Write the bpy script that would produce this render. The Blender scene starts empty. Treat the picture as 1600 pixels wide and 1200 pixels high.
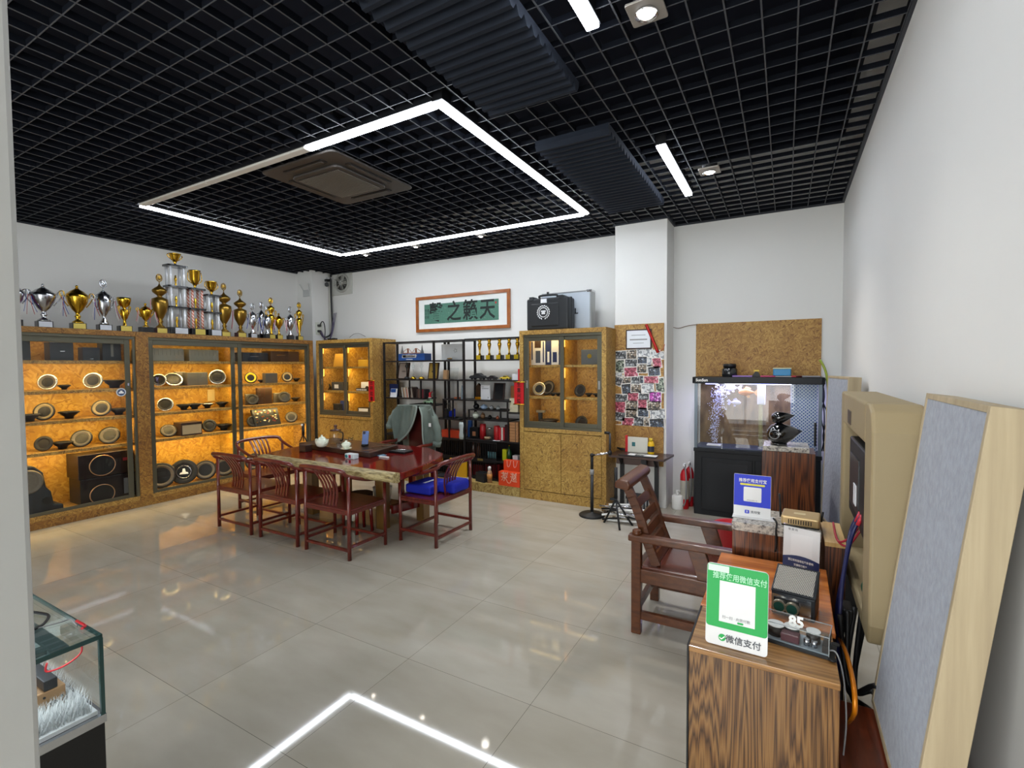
import bpy, bmesh, math, random
from mathutils import Vector, Matrix
random.seed(7)
C = bpy.context.scene.collection
sc = bpy.context.scene
PI = math.pi
# ---------------- camera ----------------
FOC = 758.48
RC = Matrix(((0.8711, -0.0118, 0.4909), (0.4910, 0.0348, -0.8705), (-0.0068, 0.9993, 0.0361)))
CAM = Vector((0, 0, 1.70))
cd = bpy.data.cameras.new('camera'); cam = bpy.data.objects.new('camera', cd); C.objects.link(cam)
q = RC.to_quaternion(); q.normalize()
cam.matrix_world = Matrix.Translation(CAM) @ q.to_matrix().to_4x4()
cd.sensor_fit = 'HORIZONTAL'; cd.sensor_width = 36; cd.lens = FOC * 36 / 1600; cd.clip_start = .03; cd.clip_end = 100
sc.camera = cam
# ---------------- view, world, assumed daylight ----------------
sc.view_settings.view_transform = 'Standard'; sc.view_settings.look = 'None'
sc.view_settings.gamma = 1; sc.view_settings.use_curve_mapping = False
sc.view_settings.exposure = 1.43
w = bpy.data.worlds.new('world'); sc.world = w; w.use_nodes = True
w.node_tree.nodes['Background'].inputs[0].default_value = (.80, .90, 1, 1)
w.node_tree.nodes['Background'].inputs[1].default_value = 1.0
def area(name, loc, size, energy, col, direction, sy=None, xaxis=None):
    l = bpy.data.lights.new(name, 'AREA'); l.energy = energy; l.color = col
    l.shape = 'RECTANGLE'; l.size = size; l.size_y = sy or size
    o = bpy.data.objects.new(name, l); C.objects.link(o); o.location = loc
    o.rotation_euler = Vector(direction).to_track_quat('-Z', 'Y').to_euler()
    if xaxis:
        X = Vector(xaxis).normalized(); Z = -Vector(direction).normalized(); Y = Z.cross(X).normalized(); Z = X.cross(Y)
        o.rotation_euler = Matrix((X, Y, Z)).transposed().to_euler()
    return o
# added area light as assumed daylight, inside an assumed, unseen shopfront behind the camera
area('assumed_daylight', (-1.55, -2.8, 1.5), 3.5, 70, (1, .98, .94), (0, 1, -.1), 2.6)
# ---------------- pixel ray -> point on a real plane ----------------
def P(px, py, ax, v):
    d = RC @ Vector((px - 800, 600 - py, -FOC)); i = 'xyz'.index(ax)
    return CAM + d * ((v - CAM[i]) / d[i])
# ---------------- mesh helpers ----------------
class MB:
    def __init__(s): s.b = bmesh.new()
    def box(s, x0, x1, y0, y1, z0, z1, m=None):
        vs = [s.b.verts.new((x, y, z)) for x in (x0, x1) for y in (y0, y1) for z in (z0, z1)]
        if m: 
            for v in vs: v.co = m @ v.co
        for f in ((0,1,3,2),(4,6,7,5),(0,4,5,1),(2,3,7,6),(0,2,6,4),(1,5,7,3)): s.b.faces.new([vs[i] for i in f])
        return s
    def cb(s, c, sz, m=None):
        return s.box(c[0]-sz[0]/2, c[0]+sz[0]/2, c[1]-sz[1]/2, c[1]+sz[1]/2, c[2]-sz[2]/2, c[2]+sz[2]/2, m)
    def quad(s, a, b_, c, d):
        s.b.faces.new([s.b.verts.new(p) for p in (a, b_, c, d)]); return s
    def bar(s, a, b_, w_, h_, up=(0,0,1)):
        a, b_ = Vector(a), Vector(b_); d = (b_-a); L = d.length; d.normalize()
        u = Vector(up); 
        if abs(d.dot(u)) > .98: u = Vector((0,1,0))
        sd = d.cross(u).normalized(); u = sd.cross(d)
        m = Matrix((sd, d, u)).transposed().to_4x4(); m.translation = a
        return s.box(-w_/2, w_/2, 0, L, -h_/2, h_/2, m)
    def cyl(s, a, b_, r, r2=None, n=16, caps=True):
        a, b_ = Vector(a), Vector(b_); r2 = r if r2 is None else r2
        d = (b_-a).normalized(); u = Vector((1,0,0)) if abs(d.x) < .9 else Vector((0,1,0))
        e = d.cross(u).normalized(); g = d.cross(e)
        A = [s.b.verts.new(a+(e*math.cos(2*PI*i/n)+g*math.sin(2*PI*i/n))*r) for i in range(n)]
        B = [s.b.verts.new(b_+(e*math.cos(2*PI*i/n)+g*math.sin(2*PI*i/n))*r2) for i in range(n)]
        for i in range(n):
            f = s.b.faces.new((A[i], A[(i+1)%n], B[(i+1)%n], B[i])); f.smooth = True
        if caps:
            s.b.faces.new(A[::-1]); s.b.faces.new(B)
        return s
    def lathe(s, prof, c=(0,0,0), n=24, m=None, cap=True):
        rings = []
        M_ = (Matrix.Translation(c) @ m) if m is not None else Matrix.Translation(c)
        for r, z in prof:
            if r < 1e-5: rings.append([s.b.verts.new(M_ @ Vector((0,0,z)))])
            else: rings.append([s.b.verts.new(M_ @ Vector((r*math.cos(2*PI*i/n), r*math.sin(2*PI*i/n), z))) for i in range(n)])
        for A, B in zip(rings, rings[1:]):
            if len(A) == 1 and len(B) == 1: continue
            for i in range(n):
                j = (i+1) % n
                if len(A) == 1: f = s.b.faces.new((A[0], B[j], B[i]))
                elif len(B) == 1: f = s.b.faces.new((A[i], A[j], B[0]))
                else: f = s.b.faces.new((A[i], A[j], B[j], B[i]))
                f.smooth = True
        if cap and len(rings[0]) > 1: s.b.faces.new(rings[0][::-1])
        if cap and len(rings[-1]) > 1: s.b.faces.new(rings[-1])
        return s
    def ell(s, c, r, n=16, k=10, m=None):
        pr = [(math.sin(PI*i/k), -math.cos(PI*i/k)) for i in range(k+1)]
        pr[0] = (0, -1); pr[-1] = (0, 1)
        sc_ = Matrix.Diagonal((r[0], r[1], r[2], 1))
        return s.lathe(pr, c, n, (m @ sc_) if m is not None else sc_)
    def tube(s, pts, r, n=10, closed=False, sq=1.0):
        pts = [Vector(p) for p in pts]; rs = r if isinstance(r, (list, tuple)) else [r]*len(pts)
        rings = []; N = len(pts); prev = None
        for i, p in enumerate(pts):
            if closed: d = pts[(i+1)%N]-pts[i-1]
            else: d = pts[min(i+1,N-1)]-pts[max(i-1,0)]
            d.normalize()
            if prev is None:
                u = Vector((0,0,1)) if abs(d.z) < .9 else Vector((0,1,0))
                e = d.cross(u).normalized()
            else: e = (prev - d*prev.dot(d)).normalized()
            prev = e; g = d.cross(e)
            rings.append([s.b.verts.new(p+(e*math.cos(2*PI*j/n)+g*math.sin(2*PI*j/n)*sq)*rs[i]) for j in range(n)])
        pr = list(zip(rings, rings[1:])) + ([(rings[-1], rings[0])] if closed else [])
        for A, B in pr:
            for j in range(n):
                f = s.b.faces.new((A[j], A[(j+1)%n], B[(j+1)%n], B[j])); f.smooth = True
        if not closed: s.b.faces.new(rings[0][::-1]); s.b.faces.new(rings[-1])
        return s
    def prism(s, poly, z0, z1, m=None):
        f_ = lambda x, y, z: (m @ Vector((x,y,z))) if m is not None else Vector((x,y,z))
        A = [s.b.verts.new(f_(x, y, z0)) for x, y in poly]; B = [s.b.verts.new(f_(x, y, z1)) for x, y in poly]
        n = len(poly); s.b.faces.new(A[::-1]); s.b.faces.new(B)
        for i in range(n): s.b.faces.new((A[i], A[(i+1)%n], B[(i+1)%n], B[i]))
        return s
def smooth_path(pts, k=5, closed=False):
    pts = [Vector(p) for p in pts]; N = len(pts); out = []
    for i in range(N if closed else N-1):
        p0 = pts[(i-1)%N] if (closed or i>0) else pts[i]; p1 = pts[i]; p2 = pts[(i+1)%N]
        p3 = pts[(i+2)%N] if (closed or i<N-2) else p2
        for j in range(k):
            t = j/k
            out.append(.5*((2*p1)+(p2-p0)*t+(2*p0-5*p1+4*p2-p3)*t*t+(3*p1-p0-3*p2+p3)*t**3))
    if not closed: out.append(pts[-1])
    return out
def rrect(w_, h_, r, k=4):
    out = []
    for cx, cy, a in ((w_/2-r, h_/2-r, 0), (-w_/2+r, h_/2-r, PI/2), (-w_/2+r, -h_/2+r, PI), (w_/2-r, -h_/2+r, 1.5*PI)):
        for i in range(k+1):
            t = a+PI/2*i/k; out.append((cx+r*math.cos(t), cy+r*math.sin(t)))
    return out
def wloc(p):
    v = Vector((0,0,0))
    while p: v += p.location; p = p.parent
    return v
def obj(name, mb, mat, parent=None, bev=0, seg=2, sub=0):
    bmesh.ops.recalc_face_normals(mb.b, faces=mb.b.faces)
    me = bpy.data.meshes.new(name); off = wloc(parent)
    for v in mb.b.verts: v.co -= off
    mb.b.to_mesh(me); mb.b.free()
    o = bpy.data.objects.new(name, me); C.objects.link(o); o.parent = parent
    for m in (mat if isinstance(mat, (list, tuple)) else [mat]): me.materials.append(m)
    if bev:
        b = o.modifiers.new('bevel', 'BEVEL'); b.width = bev; b.segments = seg; b.limit_method = 'ANGLE'; b.angle_limit = .6
    if sub:
        b = o.modifiers.new('subdivision', 'SUBSURF'); b.levels = b.render_levels = sub
    return o
def tag(o, label, cat, group=None, kind=None):
    o['label'] = label; o['category'] = cat
    if group: o['group'] = group
    if kind: o['kind'] = kind
    return o
def thing(name, label, cat, loc=(0,0,0), group=None):
    o = bpy.data.objects.new(name, None); C.objects.link(o); o.location = loc; o.empty_display_size = .1
    return tag(o, label, cat, group)
def struct(name, mb, mat, parent=None, **k):
    o = obj(name, mb, mat, parent, **k)
    if not parent: o['kind'] = 'structure'
    return o
def dup(root, loc, rz, label, group=None, s=None):
    r = root.copy(); C.objects.link(r); r.location = loc; r.rotation_euler = (0,0,rz)
    r['label'] = label
    if s: r.scale = (s,s,s)
    if group: r['group'] = group
    for ch in list(root.children):
        c = ch.copy(); C.objects.link(c); c.parent = r
        for g in ch.children:
            d = g.copy(); C.objects.link(d); d.parent = c
    return r
def text(name, body, size, mat, parent, loc, xdir, ydir, ext=.0006, sx=1, align='CENTER', bold=0):
    """flat lettering as a thin mesh; xdir / ydir give the writing plane"""
    cu = bpy.data.curves.new(name, 'FONT'); cu.body = body; cu.size = size; cu.extrude = ext
    cu.align_x = align; cu.align_y = 'CENTER'; cu.offset = bold; cu.resolution_u = 2
    t = bpy.data.objects.new(name, cu); C.objects.link(t)
    dg = bpy.context.evaluated_depsgraph_get()
    me = bpy.data.meshes.new_from_object(t.evaluated_get(dg)); bpy.data.objects.remove(t)
    X = Vector(xdir).normalized(); Y = Vector(ydir).normalized(); Z = X.cross(Y)
    m = Matrix((X, Y, Z)).transposed().to_4x4()
    me.transform(Matrix.Diagonal((sx,1,1,1))); me.transform(m)
    me.transform(Matrix.Translation(Vector(loc)-wloc(parent)))
    me.materials.clear(); me.materials.append(mat); me.name = name
    o = bpy.data.objects.new(name, me); C.objects.link(o); o.parent = parent
    return o
# ---------------- materials ----------------
_m = {}
def nodes(name):
    m = bpy.data.materials.new(name); m.use_nodes = True; nt = m.node_tree
    return m, nt, nt.nodes['Principled BSDF']
def N(nt, t, **k):
    n = nt.nodes.new(t)
    for a, b_ in k.items():
        if a in n.inputs: n.inputs[a].default_value = b_
        else: setattr(n, a, b_)
    return n
def lin(c):
    if isinstance(c, str): c = [int(c[i:i+2],16)/255 for i in (0,2,4)]
    return tuple((x/12.92 if x <= .04045 else ((x+.055)/1.055)**2.4) for x in c[:3])+(1,)
def ramp(nt, stops, interp='LINEAR'):
    r = nt.nodes.new('ShaderNodeValToRGB'); r.color_ramp.interpolation = interp; e = r.color_ramp.elements
    while len(e) < len(stops): e.new(.5)
    for i, (p, c) in enumerate(stops): e[i].position = p; e[i].color = lin(c)
    return r
def coords(nt, scale=(1,1,1), rot=(0,0,0), world=False):
    if world: g = nt.nodes.new('ShaderNodeNewGeometry'); out = g.outputs['Position']
    else: g = nt.nodes.new('ShaderNodeTexCoord'); out = g.outputs['Object']
    mp = nt.nodes.new('ShaderNodeMapping'); mp.inputs['Scale'].default_value = scale; mp.inputs['Rotation'].default_value = rot
    nt.links.new(out, mp.inputs['Vector']); return mp.outputs[0]
def S(name, col, rough=.5, metal=0, var=.06, sc_=6, bump=0, coat=0, emit=0, spec=None, trans=0, alpha=1, ior=1.45, sheen=0):
    if name in _m: return _m[name]
    m, nt, b = nodes(name); c = lin(col)
    v = coords(nt); nz = N(nt, 'ShaderNodeTexNoise', Scale=sc_, Detail=4.0); nt.links.new(v, nz.inputs['Vector'])
    hi = tuple(min(1, x*(1+var)) for x in c[:3])+(1,); lo = tuple(x*(1-var) for x in c[:3])+(1,)
    mx = N(nt, 'ShaderNodeMix', data_type='RGBA'); mx.inputs[6].default_value = lo; mx.inputs[7].default_value = hi
    nt.links.new(nz.outputs[0], mx.inputs[0]); nt.links.new(mx.outputs[2], b.inputs['Base Color'])
    b.inputs['Roughness'].default_value = rough; b.inputs['Metallic'].default_value = metal; b.inputs['IOR'].default_value = ior
    if coat: b.inputs['Coat Weight'].default_value = coat; b.inputs['Coat Roughness'].default_value = .06
    if spec is not None: b.inputs['Specular IOR Level'].default_value = spec
    if trans: b.inputs['Transmission Weight'].default_value = trans
    if alpha < 1: b.inputs['Alpha'].default_value = alpha
    if sheen: b.inputs['Sheen Weight'].default_value = sheen
    if emit: b.inputs['Emission Color'].default_value = c; b.inputs['Emission Strength'].default_value = emit
    if bump:
        bp = N(nt, 'ShaderNodeBump', Strength=bump, Distance=.01); nt.links.new(nz.outputs[0], bp.inputs['Height']); nt.links.new(bp.outputs[0], b.inputs['Normal'])
    _m[name] = m; return m
def osb(name, light, mid, dark, sat=1, axes='xz', rough=.55, scale=1):
    """pressed strand board: flat wood strands lying in all directions"""
    m, nt, b = nodes(name); L = nt.links
    g = nt.nodes.new('ShaderNodeNewGeometry'); cur = None
    big = N(nt, 'ShaderNodeTexNoise', Scale=16.0*scale, Detail=1.0); L.new(g.outputs['Position'], big.inputs['Vector'])
    for k, (a, lo) in enumerate(((.35, 0), (-.75, .44), (1.3, .53), (-1.25, .60))):
        r = {'xz': (0, a, 0), 'yz': (a, 0, 0), 'xy': (0, 0, a)}[axes]
        mp0 = N(nt, 'ShaderNodeMapping'); mp0.inputs['Rotation'].default_value = r; L.new(g.outputs['Position'], mp0.inputs['Vector'])
        st = {'xz': (75, 14, 13), 'yz': (14, 75, 13), 'xy': (75, 13, 14)}[axes]
        mp = N(nt, 'ShaderNodeMapping'); mp.inputs['Scale'].default_value = tuple(x*scale for x in st); mp.inputs['Location'].default_value = (k*5, k*7, k*3)
        L.new(mp0.outputs[0], mp.inputs['Vector'])
        vo = N(nt, 'ShaderNodeTexVoronoi', Scale=1.0); L.new(mp.outputs[0], vo.inputs['Vector'])
        sep = nt.nodes.new('ShaderNodeSeparateColor'); L.new(vo.outputs['Color'], sep.inputs[0]); o = sep.outputs[0]
        if cur is None: cur = o
        else:
            gt = N(nt, 'ShaderNodeMath', operation='GREATER_THAN'); gt.inputs[1].default_value = lo; L.new(big.outputs[0], gt.inputs[0])
            mx = nt.nodes.new('ShaderNodeMix'); L.new(gt.outputs[0], mx.inputs[0]); L.new(cur, mx.inputs[2]); L.new(o, mx.inputs[3]); cur = mx.outputs[0]
    rp = ramp(nt, [(.0, dark), (.22, mid), (.55, mid), (.8, light), (1, light)]); L.new(cur, rp.inputs[0])
    b2 = N(nt, 'ShaderNodeTexNoise', Scale=2.5, Detail=3.0); L.new(g.outputs['Position'], b2.inputs['Vector'])
    mx = N(nt, 'ShaderNodeMix', data_type='RGBA', blend_type='MULTIPLY'); mx.inputs[0].default_value = .5
    rb = ramp(nt, [(.35, (.82,.72,.60)), (.65, (1,1,1))]); L.new(b2.outputs[0], rb.inputs[0])
    L.new(rp.outputs[0], mx.inputs[6]); L.new(rb.outputs[0], mx.inputs[7]); L.new(mx.outputs[2], b.inputs['Base Color'])
    b.inputs['Roughness'].default_value = rough
    bp = N(nt, 'ShaderNodeBump', Strength=.1, Distance=.003); L.new(cur, bp.inputs['Height']); L.new(bp.outputs[0], b.inputs['Normal'])
    return m
def veneer(name, stops, st=(5, 5, .35), bands=14, rough=.3, coat=.3, fine=120):
    """figured veneer: contour bands of a stretched noise, cathedral figure"""
    m, nt, b = nodes(name); L = nt.links
    v = coords(nt, st); nz = N(nt, 'ShaderNodeTexNoise', Scale=1.0, Detail=1.0, Roughness=.4, Distortion=.3); L.new(v, nz.inputs['Vector'])
    mu = N(nt, 'ShaderNodeMath', operation='MULTIPLY'); mu.inputs[1].default_value = bands; L.new(nz.outputs[0], mu.inputs[0])
    v2 = coords(nt, (fine, fine, 1.2)); n2 = N(nt, 'ShaderNodeTexNoise', Scale=1.0, Detail=3.0); L.new(v2, n2.inputs['Vector'])
    ad = N(nt, 'ShaderNodeMath', operation='MULTIPLY_ADD'); ad.inputs[1].default_value = 2.2; L.new(n2.outputs[0], ad.inputs[0]); L.new(mu.outputs[0], ad.inputs[2])
    fr = N(nt, 'ShaderNodeMath', operation='PINGPONG'); fr.inputs[1].default_value = 1.0; L.new(ad.outputs[0], fr.inputs[0])
    rp = ramp(nt, stops); L.new(fr.outputs[0], rp.inputs[0]); L.new(rp.outputs[0], b.inputs['Base Color'])
    b.inputs['Roughness'].default_value = rough; b.inputs['Coat Weight'].default_value = coat; b.inputs['Coat Roughness'].default_value = .1
    return m
def grain(name, a, c, st=(30, 2, 30), rough=.35, coat=0, b3=None):
    m, nt, b = nodes(name); L = nt.links
    v = coords(nt, st); nz = N(nt, 'ShaderNodeTexNoise', Scale=1.0, Detail=5.0, Roughness=.6); L.new(v, nz.inputs['Vector'])
    rp = ramp(nt, [(.3, a), (.7, c)] if not b3 else [(.3, a), (.5, b3), (.7, c)]); L.new(nz.outputs[0], rp.inputs[0]); L.new(rp.outputs[0], b.inputs['Base Color'])
    b.inputs['Roughness'].default_value = rough; b.inputs['Coat Weight'].default_value = coat; b.inputs['Coat Roughness'].default_value = .08
    return m
def glass(name, tint=(1,1,1), rough=0, alpha=.10):
    """thin architectural pane: a clear coat of reflection over a transparent sheet"""
    m = bpy.data.materials.new(name); m.use_nodes = True; nt = m.node_tree; nt.nodes.clear(); L = nt.links
    o = nt.nodes.new('ShaderNodeOutputMaterial'); t = nt.nodes.new('ShaderNodeBsdfTransparent'); g = nt.nodes.new('ShaderNodeBsdfGlossy')
    t.inputs[0].default_value = tint+(1,); g.inputs['Roughness'].default_value = rough
    ge = nt.nodes.new('ShaderNodeNewGeometry'); dt = N(nt, 'ShaderNodeVectorMath', operation='DOT_PRODUCT'); L.new(ge.outputs['Normal'], dt.inputs[0]); L.new(ge.outputs['Incoming'], dt.inputs[1])
    ab = N(nt, 'ShaderNodeMath', operation='ABSOLUTE'); L.new(dt.outputs['Value'], ab.inputs[0])
    om = N(nt, 'ShaderNodeMath', operation='SUBTRACT'); om.inputs[0].default_value = 1; L.new(ab.outputs[0], om.inputs[1])
    pw = N(nt, 'ShaderNodeMath', operation='POWER'); pw.inputs[1].default_value = 5; L.new(om.outputs[0], pw.inputs[0])
    nz = N(nt, 'ShaderNodeTexNoise', Scale=2.0); m0 = N(nt, 'ShaderNodeMath', operation='MULTIPLY_ADD'); m0.inputs[1].default_value = .01; m0.inputs[2].default_value = .04; L.new(nz.outputs[0], m0.inputs[0])
    mu = N(nt, 'ShaderNodeMath', operation='MULTIPLY_ADD'); mu.inputs[1].default_value = .9; L.new(pw.outputs[0], mu.inputs[0]); L.new(m0.outputs[0], mu.inputs[2])
    mx = nt.nodes.new('ShaderNodeMixShader'); L.new(mu.outputs[0], mx.inputs[0]); L.new(t.outputs[0], mx.inputs[1]); L.new(g.outputs[0], mx.inputs[2]); L.new(mx.outputs[0], o.inputs[0])
    return m
def lamp_mat(name, col, strength):
    m = bpy.data.materials.new(name); m.use_nodes = True; nt = m.node_tree; nt.nodes.clear()
    o = nt.nodes.new('ShaderNodeOutputMaterial'); e = nt.nodes.new('ShaderNodeEmission'); e.inputs[0].default_value = lin(col); e.inputs[1].default_value = strength
    nt.links.new(e.outputs[0], o.inputs[0]); return m
# ---------------- shared materials ----------------
BLK = S('black', '0c0d10', .45); BLKM = S('black_metal', '17171a', .35, .6); WHT = S('white', 'e9e9e6', .5); GRY = S('grey', '8c8d8e', .5)
WALL = S('wall_paint', 'dcdcd9', .75, var=.03, sc_=1.6, bump=.02)
GRIDM = S('grid_metal', '2c3038', .45, .2, var=.15)
VOID = S('void_black', '080f20', .9)
ALU = S('bronze_aluminium', '5f5d4f', .38, .55, var=.05); ALUD = S('dark_groove', '1b1b18', .6)
CHR = S('chrome', 'd9dadd', .14, 1); GOLD = S('gold', 'c9a032', .2, 1, var=.1); SILV = S('silver', 'b9bcc2', .18, 1, var=.08); OLDG = S('old_gold', '8a6c2c', .28, .9, var=.2)
RED = S('red', 'c01722', .45); CER = S('ceramic', 'dfe6d4', .2, coat=.5)
GLS = glass('pane_glass', (.97,.99,.97)); CLR = glass('clear_glass', (.93,.95,.95))
OSBX = osb('strand_board_x', 'bf9c52', 'a5823c', '765627', axes='xz', scale=1.3)
OSBY = osb('strand_board_y', 'b6924c', '9a7638', '6b4c22', axes='yz', scale=1.3)
OSBF = osb('strand_board_frame', '9c7434', '845c26', '623f18', axes='yz', scale=1.2)
OSBR = osb('strand_board_red', 'b9924c', 'a27a3c', '7d5428', axes='xz', scale=1.15)
OSBI = osb('strand_board_inside', 'c39a3e', 'b08428', '93681c', axes='yz', scale=.6)
# ---------------- floor ----------------
m, nt, b = nodes('floor_tile'); L = nt.links
g = nt.nodes.new('ShaderNodeNewGeometry'); mp = N(nt, 'ShaderNodeMapping'); mp.inputs['Location'].default_value = (3.498, -1.3125+.8*4, 0)
L.new(g.outputs['Position'], mp.inputs['Vector'])
br = N(nt, 'ShaderNodeTexBrick', offset=0.0, squash=1.0, Scale=1.0); br.inputs['Brick Width'].default_value = .8; br.inputs['Row Height'].default_value = .8
br.inputs['Mortar Size'].default_value = .0012; br.inputs['Mortar Smooth'].default_value = 0.3; br.inputs['Bias'].default_value = 0
br.inputs['Color1'].default_value = lin('b3ada0'); br.inputs['Color2'].default_value = lin('ada79a'); br.inputs['Mortar'].default_value = lin('5a564e')
L.new(mp.outputs[0], br.inputs['Vector'])
nz = N(nt, 'ShaderNodeTexNoise', Scale=2.2, Detail=5.0); L.new(coords(nt, (1,2.5,1), world=True), nz.inputs['Vector'])
rp = ramp(nt, [(.3, (.93,.925,.91)), (.7, (1,1,1))]); L.new(nz.outputs[0], rp.inputs[0])
mx = N(nt, 'ShaderNodeMix', data_type='RGBA', blend_type='MULTIPLY'); mx.inputs[0].default_value = 1
L.new(br.outputs['Color'], mx.inputs[6]); L.new(rp.outputs[0], mx.inputs[7]); L.new(mx.outputs[2], b.inputs['Base Color'])
b.inputs['Roughness'].default_value = .045; b.inputs['IOR'].default_value = 1.5
FLOORM = m
XL, XR, YB, YF, ZC = -7.78, .52, 6.27, -2.9, 3.42
struct('floor', MB().box(XL-.2, XR+.2, YF-.2, YB+.2, -.1, 0), FLOORM)
def wall(name, x0, x1, y0, y1):
    struct(name, MB().box(x0, x1, y0, y1, 0, ZC+.72), WALL)
wall('wall_back', XL-.2, XR+.2, YB, YB+.2); wall('wall_left', XL-.2, XL, YF, YB); wall('wall_right', XR, XR+.2, YF, YB)
# upper, black painted part of the walls and the slab above the open grid
struct('ceiling', MB().box(XL-.2, XR+.2, YF-.2, YB+.2, 4.9, 5.0), VOID)
for nm, a in (('trim_1', (XL-.2, XR+.2, YB, YB+.2)), ('trim_2', (XL-.2, XL, YF, YB)), ('trim_3', (XR, XR+.2, YF, YB)), ('trim_4', (XL-.2, XR+.2, YF-.2, YF))):
    struct(nm, MB().box(*a, ZC+.72, 4.9), VOID)
# unseen front wall behind the camera; its glazed shopfront is assumed, added for daylight
struct('wall_front', MB().box(XL-.2, -3.4, YF-.2, YF, 0, ZC+.72).box(.3, XR+.2, YF-.2, YF, 0, ZC+.72).box(-3.4, .3, YF-.2, YF, 2.95, ZC+.72), WALL)
wf = struct('window_assumed_1', MB().box(-3.4, .3, YF-.14, YF-.06, 0, .08).box(-3.4, .3, YF-.14, YF-.06, 2.87, 2.95), BLKM)
for x in (-3.36, -2.15, -.95, .26): obj('mullion', MB().box(x-.03, x+.03, YF-.14, YF-.06, .08, 2.87), BLKM, wf)
obj('pane', MB().box(-3.35, .25, YF-.105, YF-.095, .08, 2.87), GLS, wf)
# columns
struct('wall_column', MB().box(-1.843, -1.221, 5.87, YB, 0, ZC+.72), WALL, bev=.004)
struct('wall_corner_column', MB().box(XL, -7.38, 5.84, YB, 0, ZC+.72), WALL, bev=.004)
POST = S('old_white_plaster', 'b0b0ad', .7, var=.08, sc_=3, bump=.08)
struct('wall_post', MB().box(-1.62, -1.25, -.12, .347, 0, ZC+.72), POST, bev=.01)
# ---------------- open grid ceiling ----------------
# black blades; light from below is painted in as paler grey lower lips
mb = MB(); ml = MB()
x = XR - .02
while x > XL:
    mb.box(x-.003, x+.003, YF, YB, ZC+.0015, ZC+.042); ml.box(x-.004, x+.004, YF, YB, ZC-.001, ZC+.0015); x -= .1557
y = YB - .03
while y > YF:
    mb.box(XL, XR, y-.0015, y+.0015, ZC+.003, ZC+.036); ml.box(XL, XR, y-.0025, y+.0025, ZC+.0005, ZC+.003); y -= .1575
grid = struct('ceiling_grid', mb, S('blade_black', '080c15', .7, spec=.2)); obj('blade_lit_lip', ml, S('blade_lit_lip', '44464b', .6), grid)
mb = MB()
mb.box(XL, XR, YB-.02, YB, ZC-.012, ZC+.05).box(XL, XL+.02, YF, YB, ZC-.012, ZC+.05).box(XR-.02, XR, YF, YB, ZC-.012, ZC+.05)
mb.box(-1.863, -1.201, 5.85, 5.87, ZC-.012, ZC+.05).box(-1.863, -1.843, 5.87, YB, ZC-.012, ZC+.05).box(-1.221, -1.201, 5.87, YB, ZC-.012, ZC+.05)
struct('trim_5', mb, GRIDM)
# ---------------- linear LED lamps ----------------
TUBE = lamp_mat('led_tube_light', (.93,.96,1), 16); TUBEOFF = S('unlit_diffuser', 'cfccc6', .4)
CHAN = S('lamp_channel', '0d0f14', .5)
ax0, ax1, ay0, ay1 = -5.84, -1.955, 2.55, 5.17
def led(x0, y0, x1, y1, on, label, grp='linear lamps of the ceiling rectangle', e=17):
    c = ((x0+x1)/2, (y0+y1)/2, ZC-.03); horiz = abs(x1-x0) > abs(y1-y0)
    t = thing('linear_lamp', label, 'ceiling light', c, grp)
    w_ = .033; g_ = .004
    if horiz:
        if x0 == ax0 and grp.endswith('rectangle'): x0 = x0+.036
        if x1 == ax1: x1 = x1-.036
        a = (x0+g_, x1-g_, y0-w_, y0+w_); h = (x0+.001, x1-.001, y0-.04, y0+.04)
    else:
        a = (x0-w_, x0+w_, y0+g_, y1-g_); h = (x0-.04, x0+.04, y0+.001-(.034 if y0==ay0 else 0), y1-.001+(.034 if y1==ay1 else 0))
    obj('housing', MB().box(*h, ZC-.022, ZC+.06), CHAN, t)
    obj('diffuser', MB().box(*a, ZC-.04, ZC-.021), TUBE if on else TUBEOFF, t, bev=.006)
    return t
led(ax0, ay0, ax0, 3.95, 1, 'lit white LED bar, front half of the rectangle side nearest the left wall')
led(ax0, 3.95, ax0, ay1, 1, 'lit white LED bar, rear half of the rectangle side nearest the left wall')
led(ax1, ay0, ax1, 3.87, 1, 'lit LED bar on the right side of the rectangle, the half nearer the camera')
led(ax1, 3.87, ax1, ay1, 1, 'lit LED bar on the right side of the rectangle, the half nearer the back wall')
led(ax0, ay1, -4.57, ay1, 1, 'lit LED bar on the back side of the rectangle, left third')
led(-4.57, ay1, -3.27, ay1, 1, 'lit LED bar on the back side of the rectangle, middle third')
led(-3.27, ay1, ax1, ay1, 1, 'lit LED bar on the back side of the rectangle, right third')
led(-3.23, ay0, ax1, ay0, 1, 'lit LED bar on the front side of the rectangle beside the air conditioner')
led(-4.6, ay0, -3.23, ay0, 0, 'unlit pale LED bar on the front side of the rectangle, in its middle')
led(ax0, ay0, -4.6, ay0, 0, 'unlit pale LED bar on the front side of the rectangle, at its left end')
led(-.86, 3.87, -.86, 5.13, 1, 'single lit LED bar right of the ceiling pads, before the fish tank', 'single linear lamps')
led(-.86, 1.12, -.86, 2.38, 1, 'single lit LED bar cut by the top edge of the photo', 'single linear lamps')
# unseen lamps of the same kind, added behind the camera for more front light
for xx, l in ((-5.2, 'near the left wall'), (-3.2, 'in the middle'), (-.9, 'near the right wall')): led(xx, -1.6, xx, -.3, 1, 'added unseen LED bar behind the camera, ' + l, 'added linear lamps behind the camera')
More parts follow.
